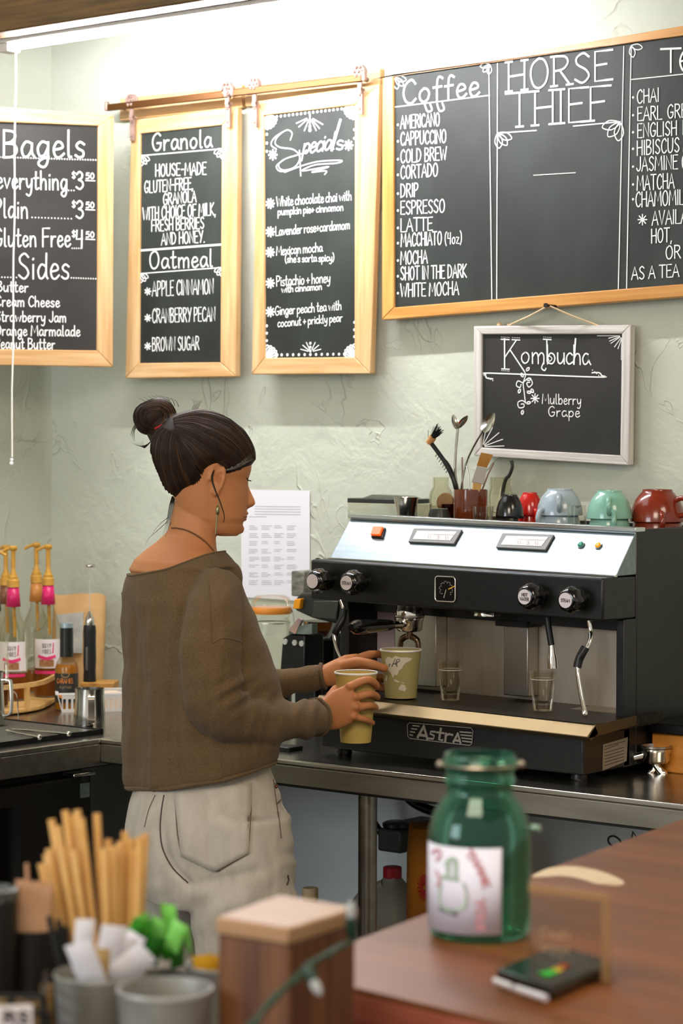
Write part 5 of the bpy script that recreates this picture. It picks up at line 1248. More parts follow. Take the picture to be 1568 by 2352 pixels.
# neck, shoulders
NECK = [((1128, 408), (1128, 492)), ((1160, 399), (1165, 497)), ((1195, 391), (1205, 497)), ((1222, 383), (1235, 496)), ((1245, 358), (1258, 498)), ((1265, 330), (1275, 503)), ((1287, 304), (1292, 514)), ((1312, 290), (1314, 528))]
nk = []
for i, (l, r) in enumerate(NECK):
    nk.append(bring(flip(l), flip(r), HT + .0, .9 - .05 * i if i < 5 else .62, e=1.0))
body.loft(nk)
body.loft(torso_rings(.93, .66)[1:-1])
HIPS = [((1740, 330), (1715, 600)), ((1800, 310), (1760, 620)), ((1850, 293), (1830, 648)), ((1905, 283), (1890, 668)), ((1960, 285), (1960, 678)), ((2010, 292), (2020, 684)), ((2060, 310), (2066, 660))]
body.loft([bring(flip(l), flip(r), TC, .82, k=.88, e=.95) for l, r in HIPS])
def leg_pts(px, py, t, knee_dx, foot):
    h = P(px, py, t); return [h, V((h.x, h.y, .48)) + RH * knee_dx[0] + FH * knee_dx[1], V((h.x, h.y, .10)) + RH * foot[0] + FH * foot[1]]
RL = leg_pts(560, 1985, 4.80, (.02, .01), (.0, .0)); LL = leg_pts(378, 1985, 4.99, (.0, .0), (-.01, .02))
for lg in (RL, LL):
    q = spline(lg, 5); body.tube(q, [.075 - .037 * i / (len(q) - 1) for i in range(len(q))], 16)
    f0 = lg[2] - Z * .055; capsule(body, [f0 - FB * .03, f0 + FB * .06 - Z * .01, f0 + FB * .15 - Z * .02], [.038, .036, .026])
# arms
RA = [P(494, 1385, 4.81), P(488, 1430, 4.775), P(486, 1490, 4.75), P(490, 1570, 4.74), P(506, 1636, 4.745), P(590, 1658, 4.79), P(660, 1655, 4.845), P(732, 1646, 4.915)]
LA = [P(356, 1368, 5.06), P(400, 1450, 5.14), P(480, 1560, 5.20), P(560, 1575, 5.21), P(650, 1570, 5.20), P(748, 1552, 5.19)]
body.tube(spline(RA, 4), [.042] * 9 + [.039] * 8 + [.036] * 4 + [.032] * 4 + [.027] * 4, 16)
body.tube(spline(LA, 4), [.038] * 8 + [.032] * 6 + [.025] * 4 + [.0215] * 3, 16)
# ---- right hand round the near cup
def hand_plate(secs):
    rings = []
    for c, ax, hl, hd in secs:
        ax = V(ax).normalized(); nn = ax.cross((secs[-1][0] - secs[0][0]).normalized())
        rings.append([c + ax * hl * math.cos(2 * math.pi * i / 18) + nn * hd * math.sin(2 * math.pi * i / 18) for i in range(18)])
    body.loft(rings)
m5 = 4.94 / FPX
U_ = Z
hand_plate([(P(722, 1646, 4.905), U_, .029, .021), (P(740, 1641, 4.918), U_, .033, .019), (P(768, 1631, 4.932), U_ + RH * -.1, .041, .0165), (P(795, 1620, 4.942), U_ + RH * -.12, .041, .0145), (P(812, 1612, 4.947), U_ + RH * -.15, .037, .0115)])
FG = [([(800, 1578, 4.944), (838, 1562, 4.944), (856, 1566, 4.962), (866, 1576, 4.985)], [.0098, .0090, .0083, .0072]),
      ([(812, 1603, 4.944), (842, 1594, 4.944), (858, 1595, 4.962), (867, 1602, 4.985)], [.0100, .0092, .0085, .0074]),
      ([(814, 1627, 4.946), (840, 1621, 4.946), (855, 1621, 4.962), (863, 1626, 4.983)], [.0096, .0087, .0080, .0070]),
      ([(808, 1646, 4.946), (832, 1650, 4.948), (847, 1656, 4.962), (856, 1661, 4.980)], [.0086, .0077, .0071, .0062])]
for pts, rs in FG: capsule(body, spline([P(*p) for p in pts], 3), [rs[min(3, i // 3)] * .9 for i in range(10)])
for px, py, t in ((803, 1576, 4.937), (815, 1600, 4.937), (817, 1623, 4.938), (812, 1645, 4.940)): body.ball(P(px, py, t), (.009, .009, .0085), 10, 8)
capsule(body, spline([P(752, 1622, 4.935), P(762, 1600, 4.960), P(772, 1585, 4.995), P(790, 1574, 5.040)], 3), [.0135] * 4 + [.0115] * 3 + [.0095] * 3)
# ---- left hand behind the far cup
hand_plate([(P(742, 1553, 5.19), U_, .024, .019), (P(765, 1546, 5.195), U_, .028, .018), (P(795, 1542, 5.21), U_ + RH * -.1, .036, .016), (P(822, 1540, 5.225), U_, .038, .013)])
capsule(body, spline([P(785, 1530, 5.195), P(822, 1521, 5.178), P(858, 1527, 5.170), P(884, 1535, 5.176)], 3), [.0125] * 4 + [.0105] * 3 + [.0090] * 3)
for pts in ([(818, 1514, 5.232), (848, 1504, 5.252), (876, 1503, 5.277), (905, 1512, 5.292)], [(824, 1534, 5.236), (852, 1530, 5.26), (880, 1532, 5.283), (905, 1538, 5.292)], [(824, 1554, 5.236), (852, 1555, 5.26), (880, 1558, 5.283), (902, 1562, 5.289)], [(818, 1570, 5.234), (846, 1575, 5.255), (872, 1579, 5.275), (890, 1583, 5.281)]):
    capsule(body, spline([P(*p) for p in pts], 3), [.0098] * 4 + [.0088] * 3 + [.0076] * 3)
# ear: a dished oval with a raised rim, set on the right side of the head
ec = P(499, 1095, 4.835); ea = (P(491, 1133, 4.835) - P(503, 1063, 4.835)).normalized() * -1; en = (HR * .8 - HF * .62).normalized(); en = (en - ea * en.dot(ea)).normalized(); es_ = ea.cross(en).normalized()
if es_.dot(RH) < 0: es_ = -es_
rim = []
for i in range(15):
    a = math.radians(-95 + i * 255 / 14 * 1.0); x = -math.sin(a) if False else math.cos(math.radians(-60 + i * 260 / 14)); y = math.sin(math.radians(-60 + i * 260 / 14))
    rim.append(ec + es_ * (-.0135 * -x if False else .0125 * x) + ea * .030 * y + en * (.004 - .006 * x))
earm = MB()
earm.tube(rim, [.0042] * 15, 8)
earm.loft([[ec + (es_ * math.cos(k * .5236) * .0115 * s + ea * math.sin(k * .5236) * .029 * s) + en * z - en * .006 for k in range(12)] for s, z in ((.75, -.012), (1, -.004), (.98, .003), (.6, .0), (.25, -.003))])
earm.ball(ec - ea * .030 + es_ * .003, (.0075, .0075, .009), 10, 8)
earm.tube(spline([ec + es_ * .008 + ea * .012, ec + es_ * -.001 + ea * .010 + en * .002, ec - es_ * .004 - ea * .004 + en * .002, ec - ea * .016 + es_ * .002 + en * .001], 4), .003, 8)
earm.ball(ec + es_ * .0115 - ea * .006 + en * .001, (.0035, .0035, .006), 8, 6)
body.add(earm.v, earm.f)
me = remesh(body, .0028, 2, 'body'); me.name = 'body'
SKIN = M('skin', '#bd7f52', .5, sss=.2, spec=.3, bump=.06, bs=220, col2='#b07044', ns=9)
def attach(name, me, mat, parent=her, smooth=True):
    o = bpy.data.objects.new(name, me); COL.objects.link(o); o.parent = parent
    off = WL[parent.name]
    me.transform(Matrix.Translation(-off)); me.materials.clear(); me.materials.append(mat)
    if smooth: me.shade_smooth()
    WL[o.name] = off; return o
bvh_body = BVHTree.FromPolygons([v.co.copy() for v in me.vertices], [tuple(p.vertices) for p in me.polygons])
attach('body', me, SKIN)
def drape(bv, pts, lift=.001, default=4.9):
    out = []
    for px, py in pts:
        d = ray(px, py).normalized(); h = bv.ray_cast(EYE, d)
        if h[0] is not None: out.append(h[0] + h[1] * lift * (1 if h[1].dot(d) < 0 else -1))
    return out
# ---- sweater
SWT = M('brown_knit', '#594429', .95, col2='#6b5336', ns=380, sheen=.08, bump=.3, bs=1100, detail=2)
sw = MB(); sw.loft(torso_rings(1.0, .72)[:9] + [bring((292, 1303), (546, 1296), TC, .74, e=1.0), bring((312, 1286), (535, 1280), TC, .78, e=1.0), bring((340, 1268), (520, 1264), HT, .84, e=1.0), bring((372, 1248), (507, 1248), HT, .9, e=1.0)])
sl = spline([P(504, 1338, 4.80), P(492, 1402, 4.75), P(484, 1485, 4.72), P(489, 1565, 4.712), P(505, 1632, 4.722), P(590, 1657, 4.785), P(660, 1655, 4.84), P(728, 1647, 4.905)], 5)
n = len(sl); kr = [.044, .056, .0605, .059, .056, .049, .042, .0365]; rr = []
for i in range(n):
    u = i / (n - 1) * 7; a = min(6, int(u)); rr.append(kr[a] + (kr[a + 1] - kr[a]) * (u - a))
sw.tube(sl, rr, 20); sw.ball(P(520, 1322, 4.86), .033, 16, 10)
sl2 = spline([P(330, 1345, 5.05), P(400, 1450, 5.14), P(480, 1560, 5.20), P(560, 1573, 5.21), P(650, 1570, 5.20), P(742, 1553, 5.19)], 5)
n2 = len(sl2); sw.tube(sl2, [.056 - .030 * (i / (n2 - 1)) ** 1.0 for i in range(n2)], 18)
sme = remesh(sw, .005, 6, 'sweater')
NL = [(250, 1313), (287, 1314), (305, 1318), (340, 1313), (380, 1305), (410, 1295), (440, 1283), (470, 1272), (500, 1266), (530, 1262), (700, 1262)]
def nline(px):
    for (a, b), (c, d) in zip(NL, NL[1:]):
        if a <= px <= c: return b + (d - b) * (px - a) / (c - a)
    return 1300
def smooth_step(a, b, x): t = max(0, min(1, (x - a) / (b - a))); return t * t * (3 - 2 * t)
bm = bmesh.new(); bm.from_mesh(sme); bm.normal_update(); kill = []
for v in bm.verts:
    px, py = proj(v.co)
    if py < nline(px): kill.append(v); continue
    # cloth folds: long soft drops down the back, bunching inside the elbow and along the forearm
    N_ = mnoise.noise
    back = smooth_step(1330, 1450, py) * (1 - .7 * smooth_step(400, 470, px))
    d = .0095 * back * N_(V((px * .030, py * .0035 + px * .002, 0))) + .0045 * back * N_(V((px * .07, py * .008, 3)))
    d += .0035 * N_(V((px * .018, py * .022, 5)))
    fa = smooth_step(540, 600, px) * smooth_step(1585, 1600, py) * (1 - smooth_step(1720, 1735, py))
    d += .008 * fa * N_(V((px * .045 + py * .01, py * .012, 8)))
    el = math.exp(-((px - 548) / 40) ** 2 - ((py - 1592) / 35) ** 2); d += .006 * el * math.sin((px * .6 + py) * .16)
    v.co += v.normal * d
bmesh.ops.delete(bm, geom=kill, context='VERTS')
# even out the cut edge and remember it for the neckband
bmesh.ops.delete(bm, geom=[v for v in bm.verts if not v.link_faces], context='VERTS')
def loops_of(bm):
    ed = {e for e in bm.edges if e.is_boundary}; out = []
    while ed:
        e = ed.pop(); lp = [e.verts[0], e.verts[1]]
        while True:
            nx = next((q for q in lp[-1].link_edges if q in ed), None)
            if nx is None: break
            ed.discard(nx); lp.append(nx.other_vert(lp[-1]))
        out.append(lp)
    return sorted(out, key=len, reverse=True)
neck_loop = []
lps = loops_of(bm)
if lps:
    lp = lps[0][:-1] if lps[0][0] is lps[0][-1] else lps[0]; n = len(lp)
    for it in range(40):
        new = [(lp[i - 1].co + lp[(i + 1) % n].co) * .25 + lp[i].co * .5 for i in range(n)]
        for v, c in zip(lp, new): v.co = c
        if it % 5 == 0:
            ring = {w for v in lp for e in v.link_edges for w in (e.other_vert(v),)} - set(lp)
            for v in ring: v.co = v.co * .5 + sum((e.other_vert(v).co for e in v.link_edges), V()) / len(v.link_edges) * .5
    neck_loop = [v.co.copy() for v in lp[::3]]
bm.normal_update(); bm.to_mesh(sme); bm.free()
bvh_sw = BVHTree.FromPolygons([v.co.copy() for v in sme.vertices], [tuple(p.vertices) for p in sme.polygons])
so = attach('sweater', sme, SWT)
md = so.modifiers.new('solid', 'SOLIDIFY'); md.thickness = .003; md.offset = -1
SW2 = M('brown_knit_trim', '#5f492e', .95, sheen=.08, bump=.3, bs=420)
if len(neck_loop) > 8: MB().tube(neck_loop, .0024, 8, closed=True).build('neckline_band', SW2, so, smooth=True)
hemr = bring((289, 1812), (630, 1740), TC, .72, n=64); MB().tube([p + V((0, 0, .004 * math.sin(i * .7) * .3)) for i, p in enumerate(hemr)], .0048, 8, closed=True).build('hem_roll', SW2, so, smooth=True)
def cuff(pts, r):
    a = (pts[-1] - pts[-4]).normalized(); e = pts[-1]; _, b, c = frame_of(a)
    MB().tube([e + (b * math.cos(k * math.pi / 12) + c * math.sin(k * math.pi / 12)) * r * (1 + .03 * math.sin(k * 2.1)) for k in range(24)], .0042, 8, closed=True).build('cuff_roll', SW2, so, smooth=True)
cuff(sl, .0365); cuff(sl2, .026)
for pts in ([(487, 1478), (510, 1466), (540, 1470), (556, 1476)], [(478, 1338), (482, 1390), (484, 1440), (486, 1476)]):
    q = drape(bvh_sw, [tuple(p)[:2] for p in spline([V((a, b, 0)) for a, b in pts], 6)], .0002)
    if len(q) > 2: MB().tube(q, .0016, 6).build('seam', SW2, so, smooth=True)
# ---- jeans
JEAN = M('pale_denim', '#b0a697', .85, col2='#bfb5a6', ns=40, bump=.25, bs=500, sheen=.15, stretch=(1, 1, .4))
jm = MB(); jm.loft([bring(flip(l), flip(r), TC, .86, e=.95) for l, r in HIPS])
for lg, r0, r1, r2 in ((RL, .112, .105, .095), (LL, .088, .09, .085)):
    q = spline([lg[0] + Z * .10, lg[0] - Z * .02, lg[0] - Z * .14, lg[1], lg[2] - Z * .02], 5); nq = len(q); jm.tube(q, [(r0 * (.82 + .18 * min(1, i / 7))) + (r2 - r0) * i / (nq - 1) for i in range(nq)], 22)
jme = remesh(jm, .006, 12, 'jeans')
bm = bmesh.new(); bm.from_mesh(jme); bm.normal_update()
CR = [(378, 1820), (372, 1860), (369, 1905), (375, 1950), (398, 1995), (440, 2038)]
for v in bm.verts:
    px, py = proj(v.co); d = 0
    if (v.co - EYE).dot(FW) < TC + .05:
        for (a, b), (c, e) in zip(CR, CR[1:]):
            if b <= py <= e:
                x = a + (c - a) * (py - b) / (e - b); d -= .008 * math.exp(-((px - x) / 12) ** 2) * smooth_step(1830, 1930, py)
        d -= .006 * math.exp(-((py - (2035 + (px - 440) * -.22)) / 14) ** 2) * smooth_step(430, 480, px) * (1 - smooth_step(560, 640, px))
        d += .012 * mnoise.noise(V((px * .011, (py + px * .5) * .016, 1))) * smooth_step(1990, 2080, py)
        d += .006 * mnoise.noise(V((px * .02, py * .035, 6))) * smooth_step(625, 660, px)
    v.co += v.normal * d
bm.to_mesh(jme); bm.free()
bvh_j = BVHTree.FromPolygons([v.co.copy() for v in jme.vertices], [tuple(p.vertices) for p in jme.polygons])
jo = attach('jeans', jme, JEAN)
ST = M('denim_stitch', '#665a4a', .9)
def stitch(pts, r=.0011, name='stitching', mat=ST, sm=True):
    q = spline([V((a, b, 0)) for a, b in pts], 8) if sm else [V((a + (c - a) * k / 10, b + (d - b) * k / 10, 0)) for (a, b), (c, d) in zip(pts, pts[1:]) for k in range(11)]
    w_ = drape(bvh_j, [(p.x, p.y) for p in q], .0006)
    if len(w_) > 2: return MB().tube(w_, r, 6).build(name, mat, jo, smooth=True)
pk = [(402, 1822), (408, 1915), (418, 1965), (500, 2002), (570, 1960), (576, 1885), (574, 1800)]
q = [V((a, b, 0)) for a, b in pk]; cen = V((490, 1890, 0)); grid = []
poly = drape(bvh_j, [(a, b) for a, b in pk], .002)
for i in range(13):
    v_ = i / 12; row = []
    y_l = 1822 + v_ * 143; y_r = 1800 + v_ * 160
    for j in range(13):
        u = j / 12; xl = 402 + 16 * v_; xr = 575 - 4 * v_
        px = xl + (xr - xl) * u; py = y_l + (y_r - y_l) * u + (40 * (1 - abs(2 * u - .98)) * smooth_step(.55, 1.0, v_))
        row.append((px, py))
    grid.append(drape(bvh_j, row, .0022))
if all(len(r) == 13 for r in grid):
    g_ = MB(); g_.v = [p for r in grid for p in r]; g_.f = [(i * 13 + j, i * 13 + j + 1, (i + 1) * 13 + j + 1, (i + 1) * 13 + j) for i in range(12) for j in range(12)]
    g_.build('back_pocket', JEAN, jo, smooth=True, solid=.0035, angle=180)
def off(pts, k): c = (490, 1890); return [(c[0] + (a - c[0]) * k, c[1] + (b - c[1]) * k) for a, b in pts]
bvh_keep = bvh_j
for k in (.985, .93):
    qq = off(pk, k); w_ = []
    for (a, b), (c, d) in zip(qq, qq[1:]): w_ += [(a + (c - a) * s / 8, b + (d - b) * s / 8) for s in range(8)]
    w_ = drape(bvh_j, w_ + [qq[-1]], .0042)
    MB().tube(w_, .0012, 6).build('pocket_stitching', ST, jo, smooth=True)
stitch([(377, 1826), (371, 1862), (368, 1905), (374, 1950), (397, 1994), (432, 2028)], .0014, 'centre_seam', M('dark_seam', '#4d463e', .9))
stitch([(357, 1826), (342, 1860), (332, 1900)], .0009); stitch([(627, 1790), (632, 1830), (640, 1880), (645, 1925)], .0012)
stitch([(630, 1800), (645, 1808), (648, 1830), (634, 1848)], .0016, 'pocket_edge')
MB().ball(drape(bvh_j, [(632, 1808)], .002)[0], .0035, 10, 8).build('rivet', M('copper_rivet', '#7a4a28', .4, .8), jo, smooth=True)
q = drape(bvh_j, [(660, 2010), (662, 2022), (658, 2032)], .0005)
if len(q) > 2: MB().tube(q, .002, 6).build('small_tear', M('dark_seam', '#4d463e', .9), jo)
# ---- shoes
for i, lg in enumerate((RL, LL)):
    s = MB(); f0 = V((lg[2].x, lg[2].y, .0)); rings = []
    for u, w_, h in ((-.085, .028, .06), (-.06, .038, .085), (0, .042, .085), (.07, .046, .07), (.13, .046, .05), (.17, .034, .038), (.185, .012, .02)):
        side = FB.cross(Z); rings.append([f0 + FB * u + side * w_ * math.cos(a) + Z * (h * (.5 + .5 * sgnp(math.sin(a), .7))) for a in [k * math.pi / 8 for k in range(16)]])
    s.loft(rings).build('shoe', BLACKP, her, smooth=True, norm=True)
# ---- hair
HAIR = M('dark_brown_hair', '#1d130b', .6, col2='#2b1c10', ns=60, stretch=(1, 1, .25), spec=.25)
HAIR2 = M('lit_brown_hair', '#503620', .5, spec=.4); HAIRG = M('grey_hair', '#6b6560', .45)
SKINPOLY = [(620, 1066), (578, 1067), (562, 1072), (544, 1079), (521, 1084), (512, 1076), (503, 1060), (484, 1060), (466, 1073), (458, 1093), (449, 1107), (420, 1122), (400, 1144), (385, 1152), (360, 1300), (620, 1300)]
def sdist(x, y):
    ins = False; dm = 1e9; n = len(SKINPOLY)
    for i in range(n):
        (x1, y1), (x2, y2) = SKINPOLY[i], SKINPOLY[(i + 1) % n]
        if (y1 > y) != (y2 > y) and x < (x2 - x1) * (y - y1) / (y2 - y1) + x1: ins = not ins
        dx, dy = x2 - x1, y2 - y1; t = max(0, min(1, ((x - x1) * dx + (y - y1) * dy) / (dx * dx + dy * dy)))
        dm = min(dm, math.hypot(x - x1 - dx * t, y - y1 - dy * t))
    return dm if ins else -dm
ys = [1172 - 2.4 * i for i in range(93)] + [949.5]; rg = []; NN = 72
for py in ys:
    s = sk_at(py); pts, c, sc = hring(*s, n=NN); row = []
    for i, p in enumerate(pts):
        pm = pts[(NN - i) % NN] if i > NN // 2 else p          # near-side twin decides where hair grows
        x, y = proj(pm); d = -sdist(x, y); o_ = max(-.008, min(.0085, d * .00065 + .0006))
        nn = (p - c).normalized(); up = smooth_step(985, 952, py)
        row.append(p + (nn * (1 - up) + Z * up) * o_)
    rg.append(row)
hm = MB().loft(rg)
bvh_h = BVHTree.FromPolygons(hm.v, hm.f)
ho = hm.build('hair', HAIR, her, smooth=True, angle=180)
# bun: wound ellipsoid on a short stalk
def at_t(px, py, t): return P(px, py, t)
bt = 4.93; bc = P(355, 957, bt); bw = 52 * bt / FPX
bax = (P(388, 945, bt) - P(332, 972, bt)).normalized(); bup = (Z - bax * Z.dot(bax)).normalized(); bsd = bax.cross(bup)
bn = MB(); rings = []
for i in range(15):
    th = math.pi * i / 14; x = -math.cos(th); r = max(.02, math.sin(th)) ** .8
    rings.append([bc + bax * x * bw * .95 + (bup * math.cos(a) * bw * .80 + bsd * math.sin(a) * bw * .85) * r * (1 + .05 * math.sin(3 * a + i * .6)) for a in [k * math.pi / 14 for k in range(28)]])
bn.loft(rings)
bn.tube(spline([P(368, 968, bt), P(380, 988, 4.925), P(396, 1010, 4.91), P(415, 1036, 4.90)], 5), [.036 + .0005 * i for i in range(16)], 20)
bo_ = bn.build('hair_bun', HAIR, ho, smooth=True, angle=180)
bvh_b = BVHTree.FromPolygons(bn.v, bn.f)
random.seed(11)
def strand(name, pts2, bv, r, mat, lift=.0008, parent=ho):
    q = drape(bv, [(p.x, p.y) for p in spline([V((a, b, 0)) for a, b in pts2], 6)], lift)
    return q
def batch(name, mat, lst, parent, r0=.0009):
    m = MB()
    for q in lst:
        if len(q) > 3: m.tube(q, [r0 * (.35 + .65 * math.sin(math.pi * (.12 + .76 * i / (len(q) - 1)))) for i in range(len(q))], 5)
    if m.v: o = m.build(name, mat, parent, smooth=True); o['kind'] = 'stuff'; return o
def fan(g0, g1, n, jit=1.6, lo=0.0, hi=1.0):
    a, b = (spline([V((x, y, 0)) for x, y in g], 6) for g in (g0, g1)); out = []
    m = min(len(a), len(b)); pick = lambda q, k: q[min(len(q) - 1, round(k * (len(q) - 1) / (m - 1)))]
    for _ in range(n):
        u = random.random(); jx, jy = random.gauss(0, jit), random.gauss(0, jit); k0 = int(random.uniform(0, .25) * m * (random.random() < .5)); k1 = m - int(random.uniform(0, .3) * m * (random.random() < .5))
        pts = []
        for k in range(k0, k1):
            p = pick(a, k).lerp(pick(b, k), u); w_ = .4 + .6 * math.sin(math.pi * k / m); pts.append((p.x + jx * w_, p.y + jy * w_))
        q = drape(bvh_h, pts, random.uniform(.0004, .0018)); out.append((u, q))
    return out
F1 = fan([(585, 1052), (573, 1012), (545, 976), (505, 955), (460, 946), (425, 952), (398, 962)], [(548, 1078), (522, 1062), (492, 1046), (462, 1026), (432, 1006), (412, 994), (404, 988)], 420)
F2 = fan([(548, 1078), (522, 1062), (492, 1046), (462, 1026), (432, 1006), (412, 994), (404, 988)], [(412, 1122), (402, 1085), (398, 1055), (397, 1030), (398, 1012), (399, 1002), (400, 996)], 300)
F3 = fan([(412, 1122), (402, 1085), (398, 1055), (397, 1030), (398, 1012), (399, 1002), (400, 996)], [(372, 1150), (352, 1085), (343, 1045), (346, 1018), (354, 1000), (362, 990), (372, 982)], 260)
ALL = F1 + F2 + F3
batch('strands', HAIR, [q for i, (u, q) in enumerate(ALL) if i % 3], ho, .0012)
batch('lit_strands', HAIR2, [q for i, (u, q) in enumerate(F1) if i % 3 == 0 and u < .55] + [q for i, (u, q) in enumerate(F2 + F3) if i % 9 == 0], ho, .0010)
batch('brown_strands', M('mid_brown_hair', '#33210f', .5, spec=.35), [q for i, (u, q) in enumerate(ALL) if i % 3 == 0 and i % 2], ho, .0011)
G1 = [q for u, q in fan([(582, 1036), (568, 1046), (552, 1060), (530, 1074), (512, 1078)], [(580, 1058), (562, 1066), (545, 1074), (524, 1079), (508, 1080)], 60, 1.0)]
batch('grey_streak', HAIRG, G1, ho, .0008)
Bs = []
for i in range(170):
    a = random.uniform(0, 6.28); r = random.uniform(.4, 1.0); pts = []
    for k in range(7):
        an = a + k * .33; pts.append((356 + 50 * r * math.cos(an) + random.uniform(-1, 1), 957 + 41 * r * math.sin(an)))
    Bs.append(strand('', pts, bvh_b, .001, None))
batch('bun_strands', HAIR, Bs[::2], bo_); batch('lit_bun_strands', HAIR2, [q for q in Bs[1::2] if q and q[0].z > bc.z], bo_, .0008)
# loose wisps
W_ = []
def wisp(pts, t): W_.append(spline([P(a, b, t + random.uniform(-.01, .01)) for a, b in pts], 6))
for k in range(7): wisp([(348 + k, 1012 - k), (335, 1022 + k * .8), (318 + k * 2, 1024 + k * .6), (304 + k * 4, 1018 - k)], 4.91)
for k in range(6): wisp([(316, 965 + k * 3), (304 + k, 985 + k), (299 + k * 2, 1000 + k * 3)], 4.93)
for k in range(8): wisp([(395 + k, 1140), (388 + k * 1.5, 1165), (383 + k * 1.2, 1195), (374 + k * 3, 1228 + random.uniform(-6, 6))], 4.895)
wisp([(384, 1198), (360, 1220), (342, 1236), (334, 1252)], 4.89); wisp([(386, 1188), (366, 1205), (350, 1225)], 4.89)
for k in range(5): wisp([(438 + k * 3, 952), (442 + k * 3, 938), (446 + k * 4, 926 - k), (440 + k * 6, 916 + k)], 4.92)
for k in range(9): wisp([(410 - k * 9, 935 - 8 * math.sin(k * .4)), (405 - k * 9, 922 - 8 * math.sin(k * .4)), (392 - k * 9, 914 - 6 * math.sin(k * .4))], 4.93)
for k in range(5): wisp([(412 + k * 4, 1118), (420 + k * 5, 1136), (438 + k * 4, 1140), (452 + k, 1128 - k * 2)], 4.855)
m = MB()
for q in W_: m.tube(q, [.0007 * (1 - .8 * i / len(q)) for i in range(len(q))], 5)
o = m.build('loose_wisps', HAIR, ho, smooth=True); o['kind'] = 'stuff'
# strand in front of the ear
q = spline([P(492, 1075, 4.83), P(487, 1100, 4.822), P(494, 1125, 4.818), (P(506, 1155, 4.815)), P(515, 1185, 4.815), P(513, 1200, 4.818)], 6)
MB().tube(q, [.0022 * (1 - .75 * i / len(q)) for i in range(len(q))], 6).build('side_lock', HAIR, ho, smooth=True)
q = drape(bvh_b, [(357, 985), (370, 979), (385, 973), (398, 967), (410, 959)], .0012)
if len(q) > 2: MB().tube(spline(q, 3), .0024, 8).build('hair_tie', M('red_elastic', '#b0121c', .5), ho, smooth=True)
# ---- face details and jewellery
mid, c, sc = face_mid(1080, 0)
def fp(px, py, dt=-.03): return drape(bvh_body, [(px, py)], .0006)
q = drape(bvh_body, [(571, 1084), (575, 1079), (579, 1077)], .0008)
if len(q) > 2: MB().tube(q, [.0012, .0018, .0012], 6).build('eyebrow', HAIR, her, smooth=True)
q = drape(bvh_body, [(566, 1098), (569, 1103), (571, 1106)], .0008)
if len(q) > 1:
    e = q[-1]; MB().tube(spline([q[0], q[-1], e + RH * .006 - Z * .001], 4), .0011, 6).build('eyelashes', HAIR, her, smooth=True)
q = drape(bvh_body, [(559, 1186), (562, 1186), (565, 1187)], .0003)
if len(q) > 2: MB().tube(q, [.0012, .0022, .0022], 8).build('lips', M('lip_rose', '#9c5a45', .5), her, smooth=True)
q = drape(bvh_body, [(395, 1213), (405, 1213), (425, 1217), (445, 1226), (465, 1240), (480, 1254), (490, 1266)], .0012)
if len(q) > 2: MB().tube(spline(q, 4), .0016, 6).build('necklace', M('cord_brown', '#6b4220', .7, bump=.5, bs=600), her, smooth=True)
e0 = P(502, 1140, 4.818); MB().tube([e0, e0 - Z * .010, e0 - Z * .022 - RH * .002], .0009, 6).ball(e0 - Z * .028 - RH * .002, (.004, .004, .010), 10, 8).tube([e0 - Z * .036 - RH * .003, e0 - Z * .075 - RH * .006], .0016, 6).build('earring', M('antique_brass', '#8a8460', .35, .9), her, smooth=True)
wr = MB(); a = (RA[-1] - RA[-2]).normalized(); _, b, c_ = frame_of(a); e = P(730, 1646, 4.913)
wr.loft([[e + a * x + (b * math.cos(k * math.pi / 14) * .0325 + c_ * math.sin(k * math.pi / 14) * .0325) for k in range(28)] for x in (-.006, .004)], cap=False)
wr.build('wristband', BLACKP, her, smooth=True, solid=.003)
# ================================================================== paper cups
CUPG = M('kraft_green_cup', '#a69a62', .6, bump=.12, bs=160, stretch=(.2, .2, 6)); RIMW = M('paper_rim', '#e6dfd2', .6)
def paper_cup(label, base, rt, rb, h, mat, tilt=None):
    t = thing('paper_cup', label, 'cup', base)
    m = MB().lathe([(rb, .004), (rb, 0), (rt, h), (rt * .985, h), (rb * .97, .008), (.001, .008)], base, Z, 48)
    m.build('cup_wall', mat, t, smooth=True, angle=50)
    MB().lathe([(rt * .985, h - .001), (rt + .0012, h - .002), (rt + .0026, h + .0006), (rt + .0012, h + .0028), (rt * .985, h + .0018)], base, Z, 48, cap=False).build('rolled_rim', RIMW, t, smooth=True)
    MB().lathe([(rb * .97 + (rt - rb) * .86, h * .86), (.001, h * .862)], base, Z, 40).build('drink', M('milk_coffee', '#c8b08a', .3), t)
    return t
lc = P(817, 1619, 5.0); lb_ = P(816, 1704, 5.0); lt = P(817, 1545, 5.0)
paper_cup('tall yellow-green paper cup held in the near hand of the woman', V((lc.x, lc.y, lb_.z)), 50 * 5 / FPX - .002, 35 * 5 / FPX, lt.z - lb_.z, M('yellow_kraft_cup', '#b89d52', .6, bump=.12, bs=160, stretch=(.2, .2, 6)))
rb_ = onz(920, 1600, 1.034); rb_ = P(920, 1600, 5.235); rb_.z = tray_z(rb_.x) + .0005
k5 = 5.235 / FPX; zt = P(926, 1493, 5.235).z; hh = zt - rb_.z; rt_, rbm = 46.5 * k5, 36 * k5
cpt = paper_cup('green paper cup printed with a pale world map, marked CAP, on the drip tray', rb_, rt_, rbm, hh, CUPG)
MAPW = M('map_print', '#d8cdb8', .65)
